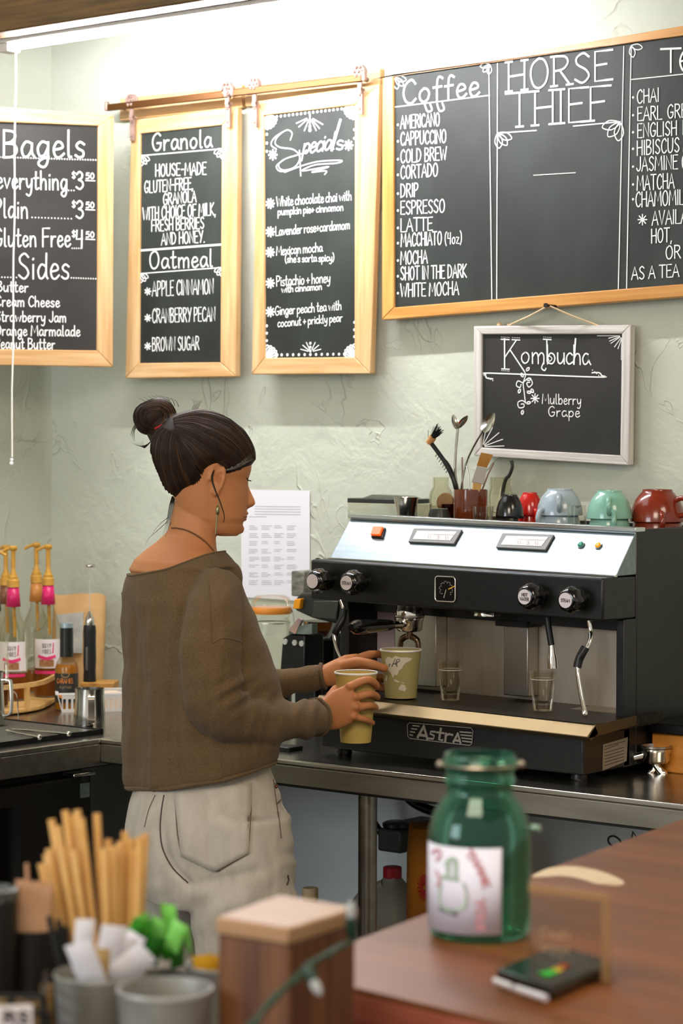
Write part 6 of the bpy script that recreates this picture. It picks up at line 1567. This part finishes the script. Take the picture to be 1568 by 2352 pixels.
def cpx(px, py):
    z = P(px, py, 5.19).z; f_ = (z - rb_.z) / hh; r = rbm + (rt_ - rbm) * f_ + .0006
    # hit of the survey ray with the cup's cone
    d = ray(px, py); o = EYE - rb_; A_ = d.x ** 2 + d.y ** 2; Bq = 2 * (o.x * d.x + o.y * d.y); Cq = o.x ** 2 + o.y ** 2 - r * r; D_ = Bq * Bq - 4 * A_ * Cq
    return EYE + d * ((-Bq - math.sqrt(D_)) / (2 * A_)) if D_ > 0 else None
def blob(poly):
    """pale land shape wrapped on the cup"""
    xs = [p[0] for p in poly]; ysx = [p[1] for p in poly]; m = MB(); st = .8; idx = {}
    def inside(x, y):
        r_ = False
        for (x1, y1), (x2, y2) in zip(poly, poly[1:] + poly[:1]):
            if (y1 > y) != (y2 > y) and x < (x2 - x1) * (y - y1) / (y2 - y1) + x1: r_ = not r_
        return r_
    y = min(ysx)
    while y < max(ysx):
        x = min(xs)
        while x < max(xs):
            if inside(x + st / 2, y + st / 2):
                q = [cpx(x, y), cpx(x + st, y), cpx(x + st, y + st), cpx(x, y + st)]
                if all(q): m.add(q, [(0, 1, 2, 3)])
            x += st
        y += st
    return m
land = MB()
for poly in ([(884, 1515), (890, 1508), (900, 1512), (908, 1506), (918, 1510), (934, 1510), (946, 1512), (942, 1518), (932, 1522), (926, 1528), (922, 1536), (916, 1540), (912, 1552), (906, 1550), (902, 1558), (899, 1550), (896, 1544), (890, 1540), (886, 1528)], [(904, 1560), (910, 1562), (918, 1566), (914, 1568), (906, 1565)], [(922, 1566), (928, 1568), (926, 1571)], [(916, 1578), (922, 1572), (930, 1574), (933, 1582), (929, 1588), (920, 1586), (915, 1584)], [(886, 1550), (890, 1552), (888, 1566), (885, 1562)], [(963, 1520), (966, 1516), (966, 1524)]):
    b_ = blob(poly); land.add(b_.v, b_.f)
land.build('map_print', MAPW, cpt)
m = MB()
for s in ([(896, 1525), (893, 1528), (894, 1531)], [(900, 1531), (907, 1513), (909, 1527)], [(902, 1525), (909, 1524)], [(911, 1531), (911, 1515), (917, 1514), (918, 1518), (912, 1522)]):
    q = [cpx(a, b) for a, b in s]; n_ = (q[0] - rb_); n_.z = 0; m.ribbon([p + n_.normalized() * .0004 for p in q], .0016, n_.normalized(), 0)
m.build('handwriting', M('black_marker', '#1c1a18', .6), cpt)
# ================================================================== customer side: wooden counter, condiments
KZ = 1.06
WALN = M('walnut_counter', '#673a18', .4, col2='#824b22', ns=3.5, stretch=(.5, 7, 7), attr=True)
REDW = M('red_counter_edge', '#843c2a', .5, col2='#a25c48', ns=7, stretch=(.6, 8, 8), attr=True, bump=.15, bs=60)
ct = thing('wooden_counter', 'reddish brown wooden service counter carrying the green jar and card reader', 'counter', (-1.2, 2.4, 0))
q0 = [onz(690, 2240, KZ), onz(1090, 2334, KZ), None, None]
A_ = onz(696, 2240, KZ); Bf = onz(1568, 1880, KZ); Bm = onz(820, 2157, KZ); e1 = (Bf - Bm).normalized(); Bfar = Bf + e1 * .5
e2 = (onz(1090, 2334, KZ) - A_).normalized(); Dn = A_ + e2 * 1.0; Cn = Bfar + V((1.1, .1, 0))
cpoly = [A_, Dn, Cn, Bfar, Bm]
MB().prism([p - Z * .006 for p in cpoly], Z * .006).build('counter_top', WALN, ct, gaxis=e2, norm=True, bevel=.0015)
MB().prism([p - Z * .075 for p in cpoly], Z * .0688).build('counter_slab', REDW, ct, gaxis=e2, norm=True, bevel=.002)
cc = sum(cpoly, V()) / 5
MB().prism([V((p.x + (cc.x - p.x) * .18, p.y + (cc.y - p.y) * .18, 0)) for p in cpoly], Z * (KZ - .076)).build('cabinet', M('dark_cabinet', '#2b1d14', .6), ct, norm=True)
# pale reflection painted as a thin patch on the counter top
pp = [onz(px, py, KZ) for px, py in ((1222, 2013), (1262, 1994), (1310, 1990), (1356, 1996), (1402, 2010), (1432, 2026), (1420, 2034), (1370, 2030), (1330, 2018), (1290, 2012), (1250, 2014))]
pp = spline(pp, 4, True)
MB().prism([p + Z * .0001 for p in pp], Z * .0004).build('reflection_patch', M('painted_reflection', '#d8c3a4', .6, col2='#a9804f', ns=26, lo=.55, hi=.75), ct, norm=True)
# acrylic sign
ac = thing('acrylic_sign', 'clear acrylic sign stand on the wooden counter in front of the green jar', 'sign', onz(1300, 2400, KZ))
ACR = thin_glass('clear_acrylic', '#f4efe6', .03, 1.2); ACE = M('acrylic_edge', '#c9a984', .35, alpha=.45)
ty = 2.42
tl, tr_, br_, bl_ = P(1214, 2030, ty), P(1404, 2056, ty), P(1392, 2400, ty), P(1206, 2380, ty)
zb = KZ
br_ = V((tr_.x, tr_.y, zb)); bl_ = V((tl.x, tl.y, zb)); nrm = (tr_ - tl).cross(Z).normalized()
MB().prism([tl, tr_, br_, bl_], nrm * .004).build('panel', ACR, ac, norm=True)
eh = (tr_ - tl).normalized()
MB().prism([tr_ - eh * .010, tr_, br_, br_ - eh * .010], nrm * -.006).build('edge_strip', ACE, ac, norm=True)
MB().prism([tl, tr_, tr_ - Z * .008, tl - Z * .008], nrm * -.006).build('edge_strip', ACE, ac, norm=True)
B = Board((tl + br_) / 2 - nrm * .0005, -nrm if nrm.dot(FW) > 0 else nrm); B.off = .0006
B.text('Cash', (1240, 2150), (1308, 2158), 20, .0012); B.text('Venmo', (1222, 2180), (1308, 2190), 24, .0012)
B.mb.build('lettering', M('faint_white', '#c9ab8a', .6), ac)
# ---- teal jar
TEAL = thin_glass('teal_glass', '#a9d8c6', .03, 1.5, body=.035, bodycol='#6fb3a4', k=.6)
jb = onz(1100, 2146, KZ + .0005); tj = (jb - EYE).dot(FW); k = tj / FPX
gj = thing('glass_jar', 'large teal green glass jar with white paper label on the wooden counter', 'jar', jb)
pr = [(100, 0), (112, 6), (117, 22), (118, 60), (118, 215), (115, 245), (106, 275), (92, 300), (80, 315), (77, 322), (76, 338), (81, 345), (82, 352), (77, 358), (76, 370), (88, 381), (91, 388), (86, 394), (81, 400), (81, 408)]
hs = 1.0 / math.cos(math.radians(12))
pr = [(r * k, h * k * hs) for r, h in pr]
MB().lathe([(.001, .004)] + [(r - .0035, max(h, .005)) for r, h in pr][1:] + [(r, h) for r, h in pr[::-1]] + [(.001, 0)], jb, Z, 56, cap=True).build('glass', TEAL, gj, smooth=True, angle=80, norm=True)
wm = MB().tube([jb + Z * 386 * k * hs + V((math.cos(a), math.sin(a), 0)) * 92 * k for a in [i * math.pi / 20 for i in range(40)]], .0012, 6, closed=True)
for u in (-1.35, 1.45): wm.ball(jb + Z * 386 * k * hs + V((math.cos(CAMA + u), math.sin(CAMA + u), 0)) * 94 * k, .0045, 10, 8)
wm.build('bail_wire', M('dull_wire', '#a79c8c', .35, .9), gj, smooth=True)
MB().tube([jb + RH * 118 * k - FH * .01 + Z * 250 * k, jb + RH * 136 * k - FH * .015 + Z * 250 * k], .004, 10).build('bail_clip', M('pale_clip', '#a9c4ba', .3, .6), gj, smooth=True)
R_ = 118.6 * k
lb2 = MB(); n = 30; a0, a1 = CAMA - 1.50, CAMA + .38
for i in range(n + 1):
    a = a0 + (a1 - a0) * i / n; d = V((math.cos(a), math.sin(a), 0)) * R_; lb2.v += [jb + d + Z * (22 * k), jb + d + Z * (218 * k)]
for i in range(n): lb2.f.append((2 * i, 2 * i + 2, 2 * i + 3, 2 * i + 1))
lab = lb2.build('label', M('jar_label', '#dcdcec', .6), gj, smooth=True, solid=.0003)
def jp(px, py):
    d = ray(px, py); o = EYE - jb; r = R_ + .0008; A2 = d.x ** 2 + d.y ** 2; B2 = 2 * (o.x * d.x + o.y * d.y); C2 = o.x ** 2 + o.y ** 2 - r * r; D2 = B2 * B2 - 4 * A2 * C2
    return EYE + d * ((-B2 - math.sqrt(max(0, D2))) / (2 * A2))
def jstroke(m, pts, w, sm=False):
    q = [V((a, b, 0)) for a, b in pts]; q = spline(q, 5) if sm else [q0_.lerp(q1_, s_ / 3) for q0_, q1_ in zip(q, q[1:]) for s_ in range(4)]
    w3 = [jp(p.x, p.y) for p in q]; nn = (w3[0] - jb); nn.z = 0; m.ribbon(w3, w, nn.normalized(), 0)
def jtext(m, txt, pts, h, w):
    """lettering along a bent line"""
    st, W = text_strokes(txt); q = spline([V((a, b, 0)) for a, b in pts], 8); L_ = [0]
    for a, b in zip(q, q[1:]): L_.append(L_[-1] + (b - a).length)
    def along(s):
        s *= L_[-1]
        for i in range(len(q) - 1):
            if L_[i + 1] >= s or i == len(q) - 2:
                f_ = (s - L_[i]) / max(1e-6, L_[i + 1] - L_[i]); return q[i].lerp(q[i + 1], f_), (q[i + 1] - q[i]).normalized()
    for pts_, sm in st:
        o = []
        for p in pts_:
            c, t_ = along(p.x / W); o.append((c.x + t_.y * p.y * h, c.y - t_.x * p.y * h))
        jstroke(m, o, w)
m = MB(); jtext(m, 'THANK', [(1068, 1962), (1092, 1992), (1110, 2040)], 16, .0028); jtext(m, 'YOU!', [(1092, 2066), (1094, 2098), (1092, 2136)], 20, .0028); jstroke(m, [(992, 1958), (1006, 1952), (1012, 1964), (1002, 1974)], .004, True); jstroke(m, [(1002, 2002), (1010, 2020), (1004, 2034)], .004)
m.build('label_lettering', M('faded_pink_print', '#c58a94', .7), lab)
m = MB(); jstroke(m, [(1024, 1986), (1030, 1975), (1044, 1974), (1048, 1984)], .005, True); jstroke(m, [(1030, 1980), (1028, 2008)], .006); jstroke(m, [(1046, 1980), (1046, 2012)], .006); jstroke(m, [(1016, 2014), (1050, 2020)], .005); jstroke(m, [(1012, 2030), (1008, 2060), (1014, 2082), (1036, 2092), (1062, 2084), (1070, 2060), (1064, 2030)], .004, True)
m.build('label_drawing', M('faded_green_print', '#a3b5a8', .7), lab)
m = MB(); jstroke(m, [(1012, 2087), (1045, 2098)], .006); 
m.build('label_marks', M('faded_dark_print', '#4c4a50', .7), lab)
# ---- card reader
cr = [onz(1136, 2258, KZ), onz(1266, 2304, KZ), onz(1408, 2240, KZ), onz(1276, 2200, KZ)]
rd = thing('card_reader', 'small black card reader with a coloured sticker lying on the wooden counter', 'card reader', sum(cr, V()) / 4)
def inset(ps, f_): c = sum(ps, V()) / len(ps); return [c + (p - c) * f_ for p in ps]
MB().hexa([p + Z * .0005 for p in inset(cr, .96)], [p + Z * .0145 for p in cr]).build('body', M('reader_black', '#0d0f0d', .25, coat=.3), rd, bevel=.004, bseg=4, norm=True)
tz_ = KZ + .0150
def rp(px, py, z=tz_): return onz(px, py, z)
for a, b in (((1140, 2252), (1180, 2267)), ((1190, 2270), (1258, 2292))):
    p, q_ = onz(*a, KZ + .010), onz(*b, KZ + .010); dd = (q_ - p).normalized().cross(Z) * .0022
    MB().tube([p + dd, q_ + dd], .0035, 10).build('silver_edge', M('silver_edge', '#dfe0ea', .3, .3), rd, smooth=True)
for pts_, col, n_ in (([(1235, 2252), (1256, 2262), (1284, 2252), (1268, 2244)], '#2fae3a', 'green_sticker'), ([(1264, 2243), (1282, 2251), (1296, 2244), (1280, 2238)], '#d8b52a', 'yellow_sticker'), ([(1279, 2236), (1296, 2243), (1310, 2235), (1292, 2230)], '#c2542a', 'orange_sticker')):
    MB().prism([rp(a, b - 18) for a, b in pts_], Z * .0004).build(n_, M(n_, col, .5), rd, norm=True)
B = Board(V((0, 0, tz_ + .0002)), Z); B.off = .0003; B.stroke([(1228, 2206), (1288, 2220)], .0011); B.text('tap', (1262, 2196), (1296, 2202), 10, .0011); B.mb.build('print', M('dim_print', '#9a9492', .6), rd)
# ---- lower condiment shelf and wooden post
SZL = .97
cs = thing('condiment_shelf', 'dark lower shelf carrying the tins, straws and post at the near left', 'shelf', P(300, 2352, 2.3) * 1.0)
def cpos(px, t, z): p = P(px, 1200, t); return V((p.x, p.y, z))
sh4 = [(-140, 1.95), (740, 1.95), (676, 2.46), (-140, 2.58)]
MB().hexa([cpos(a, b, SZL - .03) for a, b in sh4], [cpos(a, b, SZL) for a, b in sh4]).build('shelf_board', M('dark_shelf_wood', '#3a2416', .5, col2='#4d321f', ns=4), cs, norm=True)
MB().hexa([cpos(a, b, 0) for a, b in ((-100, 2.0), (640, 2.0), (600, 2.4), (-100, 2.5))], [cpos(a, b, SZL - .0305) for a, b in ((-100, 2.0), (640, 2.0), (600, 2.4), (-100, 2.5))]).build('cabinet', MATS['dark_cabinet'], cs, norm=True)
PZ = 1.158
pc = [onz(px, py, PZ) for px, py in ((494, 2106), (662, 2132), (822, 2084), (642, 2054))]
post = thing('wooden_post', 'square walnut post with pale top at the near centre, green wire beside it', 'post', V((sum(p.x for p in pc) / 4, sum(p.y for p in pc) / 4, SZL)))
MB().hexa([p - Z * .016 for p in pc], pc).build('cap', M('pale_oak_cap', '#a88563', .3, col2='#8f6a48', ns=5, stretch=(.5, 6, 6), attr=True), post, bevel=.002, gaxis=X, norm=True)
pb_ = inset([V((p.x, p.y, 0)) for p in pc], .97)
MB().hexa([V((p.x, p.y, SZL)) for p in pb_], [V((p.x, p.y, PZ - .0161)) for p in pb_]).build('shaft', M('walnut_post', '#4a2b15', .5, col2='#744828', ns=9, stretch=(.5, 8, 8), attr=True), post, bevel=.003, gaxis=Z, norm=True)
# string lights
sw_ = thing('string_light', 'dark green string light cable with two small bulbs, draped past the wooden post', 'string light', P(600, 2345, 2.12))
GRN = M('green_cable', '#1d3a2c', .5)
wp = spline([P(560, 2372, 2.10), P(640, 2285, 2.12), P(705, 2222, 2.16), P(760, 2186, 2.2), P(806, 2160, 2.27), P(808, 2125, 2.27)], 6)
MB().tube(wp, .0028, 8).tube([p + V((.003 * math.sin(i * .8), .003 * math.cos(i * .8), 0)) for i, p in enumerate(wp)], .0022, 8).build('cable', GRN, sw_, smooth=True)
for (a, b, c, t0_) in (((806, 2148), (806, 2106), (806, 2070), 2.27), ((704, 2220), (718, 2252), (736, 2286), 2.15)):
    p0, p1, p2 = P(*a, t0_), P(*b, t0_ - .005), P(*c, t0_ - .01)
    so_ = MB().tube([p0, p0.lerp(p1, .5), p1], [.0045, .0058, .0052], 12).build('socket', GRN, sw_, smooth=True)
    MB().tube([p1, p1.lerp(p2, .3), p1.lerp(p2, .8), p2], [.004, .0048, .0036, .001], 12).build('bulb', M('frosted_bulb', '#d8dde0', .2, trans=.5), sw_, smooth=True)
# ---- tins
GALV = M('galvanised_tin', '#8f8f89', .42, .45, col2='#abaaa3', ns=22)
def tin(label, px, py, hw, t, rim_mat=None, h=None, name='metal_tin'):
    c = P(px, py, t); k = t / FPX; r = hw * k; H = c.z - SZL; b = V((c.x, c.y, SZL))
    o = MB().lathe([(r * .80, 0), (r * .81, .002), (r * .985, H * .94), (r * 1.0, H * .955), (r * 1.02, H * .975), (r * 1.0, H), (r * .97, H), (r * .955, H * .95), (r * .79, .006), (.001, .005)], b, Z, 48).build(name, rim_mat or GALV, smooth=True, angle=50)
    tag(o, label, 'tin'); return b, r, H
b1 = tin('galvanised tin holding white sugar packets, left of the empty tin', 228, 2232, 104, 2.38)
b2 = tin('empty galvanised tin at the near left beside the wooden post', 379, 2268, 110, 2.26)
b3 = tin('galvanised tin with yellow packets, half hidden by the wooden post', 512, 2212, 84, 2.52)
b4 = tin('low grey tin holding the bright green packets', 362, 2240, 74, 2.52, h=1)
# packets
def packet(label, name, c, w, h, rot, lean, mat, grp, cat='packet', az=0.0):
    """small flat paper sachet, slightly pillowed"""
    m = MB(); rows = []
    for sgn in (1, -1):
        g_ = []
        for i in range(7):
            for j in range(5):
                u, v_ = i / 6 * 2 - 1, j / 4 * 2 - 1; z_ = .0028 * max(0, 1 - u ** 4) * max(0, 1 - v_ ** 4) * sgn
                g_.append((v_ * w / 2, z_, u * h / 2))
        rows.append(g_)
    R_ = rotm(Z, az) @ rotm(X, lean) @ rotm(Y, rot)
    base = Matrix((RH, FH, Z)).transposed()
    for k_, g_ in enumerate(rows):
        o = len(m.v); m.v += [V(c) + base @ (R_ @ V(p)) for p in g_]
        for i in range(6):
            for j in range(4):
                f_ = (o + i * 5 + j, o + i * 5 + j + 1, o + (i + 1) * 5 + j + 1, o + (i + 1) * 5 + j); m.f.append(f_ if k_ else f_[::-1])
    ob = m.build(name, mat, smooth=True, angle=180); tag(ob, label, cat, grp); return ob
WPK = M('white_packet', '#dcdbe2', .6)
for lab, px, py, t, w, h, rot, lean, az in (('white sugar packet standing tallest at the left of its tin', 192, 2172, 2.39, .019, .055, 3, 8, 10), ('white sugar packet leaning in front of the tallest one', 198, 2216, 2.345, .027, .05, -18, 14, 0), ('white sugar packet in the middle of the tin, cut corner up', 252, 2186, 2.38, .026, .055, 9, 10, 14), ('white sugar packet leaning right at the back of the tin', 290, 2188, 2.41, .02, .045, 32, 4, -8), ('white sugar packet lowest at the right of the tin', 300, 2216, 2.37, .026, .045, 50, 10, 0), ('white sugar packet tucked behind the middle one', 268, 2206, 2.40, .024, .05, 22, 6, 20)):
    packet(lab, 'sugar_packet', P(px, py, t), w, h, rot, lean, WPK, 'white sugar packets in the tin', az=az)
m_ = [M('tan_packet', '#b39460', .6)]
packet('tan sugar packet between the white packets in the tin', 'sugar_packet', P(232, 2228, 2.36), .016, .045, 4, 10, m_[0], 'white sugar packets in the tin')
GP = [M('green_packet', '#3f9a2c', .5), M('light_green_packet', '#7cc95a', .5), M('deep_green_packet', '#236b1a', .5)]
random.seed(5)
gl_ = [(306, 2146, 28, 0, 'leftmost of the green packets, beside the straws'), (324, 2132, -12, 1, 'green packet high at the left of the cluster'), (318, 2176, 46, 2, 'low green packet at the front left of the cluster'), (344, 2150, -24, 0, 'green packet left of the middle of the cluster'), (352, 2186, 12, 2, 'dark green packet low in the middle of the cluster'), (366, 2140, 18, 1, 'light green packet behind the middle of the cluster'), (389, 2118, 2, 1, 'pale green packet standing highest of the cluster'), (384, 2170, -18, 0, 'green packet in the centre right of the cluster'), (402, 2150, 24, 1, 'light green packet right of the tallest green one'), (408, 2188, -6, 2, 'dark green packet low at the right of the cluster'), (432, 2158, 6, 1, 'narrow green packet standing at the far right of the cluster')]
for i, (px, py, rot, c_, lab) in enumerate(gl_):
    packet(lab, 'green_packet', P(px, py, 2.49 + .014 * (i % 4)), .019 if px != 432 else .006, .034 if px != 389 else .04, rot, random.uniform(4, 22), GP[c_], 'green packets in the low tin', az=random.uniform(-55, 55))
YP = M('yellow_packet', '#c9951f', .5)
for i, (px, lab) in enumerate(((472, 'yellow packet nearest the left rim of the half hidden tin'), (492, 'yellow packet in the middle of the half hidden tin'), (512, 'yellow packet behind the wooden post in the half hidden tin'))):
    packet(lab, 'yellow_packet', P(px, 2236 + i * 2, 2.50 + i * .008), .022, .042, -8 + 9 * i, 12, YP, 'yellow packets in the tin')
# ---- straws
STRAW = M('paper_straw', '#cf9c56', .45, col2='#dab272', ns=30)
sj = P(248, 2260, 2.52); sj.z = SZL
o = MB().lathe([(.036, 0), (.038, .004), (.038, .105), (.036, .105), (.0355, .006), (.001, .005)], sj, Z, 36).build('straw_jar', thin_glass('amber_jar', '#9a5a20', .05, 1.35), smooth=True, angle=50)
tag(o, 'amber glass jar holding the tall tan straws at the near left', 'jar')
random.seed(21)
tops = [(94, 1984), (106, 1962), (118, 1882), (132, 1898), (150, 1862), (163, 1872), (177, 1861), (186, 1880), (112, 1950), (126, 1946), (140, 1950), (154, 1946), (168, 1952), (180, 1960), (222, 1869), (228, 1956), (248, 1928), (262, 1944), (276, 1934), (287, 1910), (300, 1926), (312, 1930), (322, 1922), (334, 1915), (240, 1950), (256, 1956), (270, 1952), (294, 1948), (306, 1950)]
hexp = [V((.0088 * (a + .5 * (b % 2)), .0088 * .866 * b, 0)) for a in range(-5, 6) for b in range(-5, 6)]
hexp = sorted([p for p in hexp if p.length < .0305], key=lambda p: p.x)
tops.sort(); hexp = [hexp[round(i * (len(hexp) - 1) / (len(tops) - 1))] for i in range(len(tops))]
tj_ = (sj - EYE).dot(FW)
for i, ((px, py), hx) in enumerate(zip(tops, hexp)):
    a = P(px, py, tj_ + hx.y * 1.5); e = sj + RH * hx.x + FH * hx.y + Z * .008
    ob = MB().lathe([(.0041, 0), (.0041, (a - e).length), (.0034, (a - e).length), (.0034, .002)], e, a - e, 12, cap=False).build('drinking_straw', STRAW, smooth=True, angle=50); tag(ob, 'tan paper straw in the amber jar at the near left', 'straw', 'tan straws in the amber jar')
# ---- wooden stirrers in a black cup
STK = M('birch_stick', '#c49a78', .6, col2='#a87a58', ns=12)
sb = P(80, 2190, 2.50); sb.z = SZL
o = MB().lathe([(.028, 0), (.031, .13), (.029, .13), (.026, .006), (.001, .005)], sb, Z, 32).build('black_cup', M('matt_black_cup', '#14120f', .5), smooth=True, angle=50); tag(o, 'matt black cup holding wooden stir sticks at the near left', 'cup')
for i in range(24):
    c_, r_ = i % 8, i // 8
    px = 42 + c_ * 10 + r_ * 3; py = 2024 + random.uniform(-6, 10) + (c_ * 0.8)
    t_ = 2.478 + r_ * .016; a = P(px, py, t_); e = V((sb.x, sb.y, SZL + .008)) + (V((a.x, a.y, 0)) - V((sb.x, sb.y, 0))) * .55
    ax = (a - e).normalized(); s_ = (RH - ax * RH.dot(ax)).normalized(); n_ = ax.cross(s_)
    w_, h_ = .0028, .0008
    ob = MB().hexa([e + s_ * w_ + n_ * h_, e - s_ * w_ + n_ * h_, e - s_ * w_ - n_ * h_, e + s_ * w_ - n_ * h_], [a + s_ * w_ + n_ * h_, a - s_ * w_ + n_ * h_, a - s_ * w_ - n_ * h_, a + s_ * w_ - n_ * h_]).build('stir_stick', STK, norm=True)
    tag(ob, 'wooden stir stick in the matt black cup at the near left', 'stick', 'wooden stir sticks in the black cup')
a = P(61, 1984, 2.49); e = V((sb.x + .004, sb.y, SZL + .01)); ob = MB().tube([e, a], .0021, 8).build('bamboo_skewer', STK, smooth=True); tag(ob, 'thin bamboo skewer standing above the wooden stir sticks', 'skewer')
# dark cup with speckled lid at the far left
db = P(-20, 2200, 2.46); db.z = SZL; zt_ = P(-20, 2040, 2.46).z - SZL
t = thing('dark_cup', 'black cup with speckled grey rim at the near left photo edge', 'cup', db)
MB().lathe([(.022, 0), (.027, zt_ - .012), (.027, zt_ - .011)], db, Z, 32).build('cup_body', MATS['matt_black_cup'], t, smooth=True, angle=50)
MB().lathe([(.0275, zt_ - .011), (.0285, zt_ - .006), (.0275, zt_), (.024, zt_ + .001), (.023, zt_ - .004), (.001, zt_ - .004)], db, Z, 32).build('speckled_rim', M('speckled_rim', '#5d5f58', .4, col2='#15140f', ns=220, lo=.45, hi=.55), t, smooth=True)
# black tongs / straws in a holder
hb_ = P(150, 2250, 2.42); hb_.z = SZL
o = MB().box2((-1, -1, 0), (1, 1, 1)); o.v = [V((hb_.x, hb_.y, SZL)) + RH * p.x * .022 + FH * p.y * .02 + Z * (p.z * .085) for p in o.v]
ob = o.build('black_holder', BLACKP, bevel=.003); tag(ob, 'small black holder box between the stir sticks and the sugar tin', 'holder')
for i, (p, q_, lab) in enumerate((((112, 2104), (150, 2240), 'black straw leaning left out of the black holder box'), ((134, 2112), (156, 2240), 'second black straw from the left in the black holder box'), ((150, 2128), (160, 2240), 'rightmost black straw in the black holder box'))):
    a = P(*p, 2.415 + .006 * i); e = P(*q_, 2.415 + .006 * i); e.z = SZL + .0855 - .002; e = e + (e - a).normalized() * -.0
    ob = MB().tube([a, e], .0032, 10).build('black_straw', M('satin_black', '#1a1a1c', .3), smooth=True); tag(ob, lab, 'straw', 'black straws in the black holder')
# wire rack with a pale card and a patterned tan bag
wr_ = thing('wire_rack', 'black wire rack with woven tan lining at the lower left photo corner', 'rack', cpos(40, 2.28, SZL))
rkz = [SZL + .0035 + i * .016 for i in range(8)]
m = MB()
for z_ in rkz:
    m.tube([cpos(-60, 2.24, z_), cpos(100, 2.24, z_)], .0026, 8)
    m.tube([cpos(100, 2.24, z_), cpos(104, 2.34, z_)], .0026, 8)
m.build('rails', BLACKP, wr_, smooth=True)
for px in (-50, 24, 98): MB().tube([cpos(px, 2.243, SZL + .0005), cpos(px, 2.243, rkz[-1])], .003, 8).build('upright', BLACKP, wr_, smooth=True)
MB().hexa([cpos(a_, b_, SZL + .001) for a_, b_ in ((-60, 2.25), (96, 2.25), (96, 2.256), (-60, 2.256))], [cpos(a_, b_, rkz[-1] - .006) for a_, b_ in ((-60, 2.25), (96, 2.25), (96, 2.256), (-60, 2.256))]).build('lining', M('woven_tan', '#8c7146', .7, col2='#1e170d', ns=60, stretch=(1, 1, 2.5), lo=.42, hi=.58), wr_, norm=True)
cd = thing('price_card', 'small white card with black letters at the lower left photo corner', 'card', cpos(30, 2.22, SZL))
c0, c1 = P(-30, 2312, 2.225), P(74, 2308, 2.225)
MB().prism([c0, c1, V((c1.x, c1.y, SZL + .0005)), V((c0.x, c0.y, SZL + .0005))], FH * .002).build('card', M('white_card', '#d5cccb', .6), cd, norm=True)
B = Board(c0 - FH * .0006, -FH); B.off = .0003; B.text('RS', (8, 2350), (66, 2350), 26, .003); B.mb.build('lettering', M('card_ink', '#3a3533', .6), cd)
pb2_ = MB().loft([[cpos(106 + 24 * math.cos(a_) * s_, 2.30 + .018 * math.sin(a_) * s_, SZL + z_) for a_ in [k_ * math.pi / 8 for k_ in range(16)]] for s_, z_ in ((.95, .0005), (1, .02), (.9, .07), (.55, .098), (.6, .112))]).build('patterned_bag', M('gold_pattern', '#8a6a34', .6, col2='#2a1e0e', ns=70, lo=.45, hi=.56), smooth=True)
tag(pb2_, 'small gold patterned bag between the wire rack and the sugar tin', 'bag')
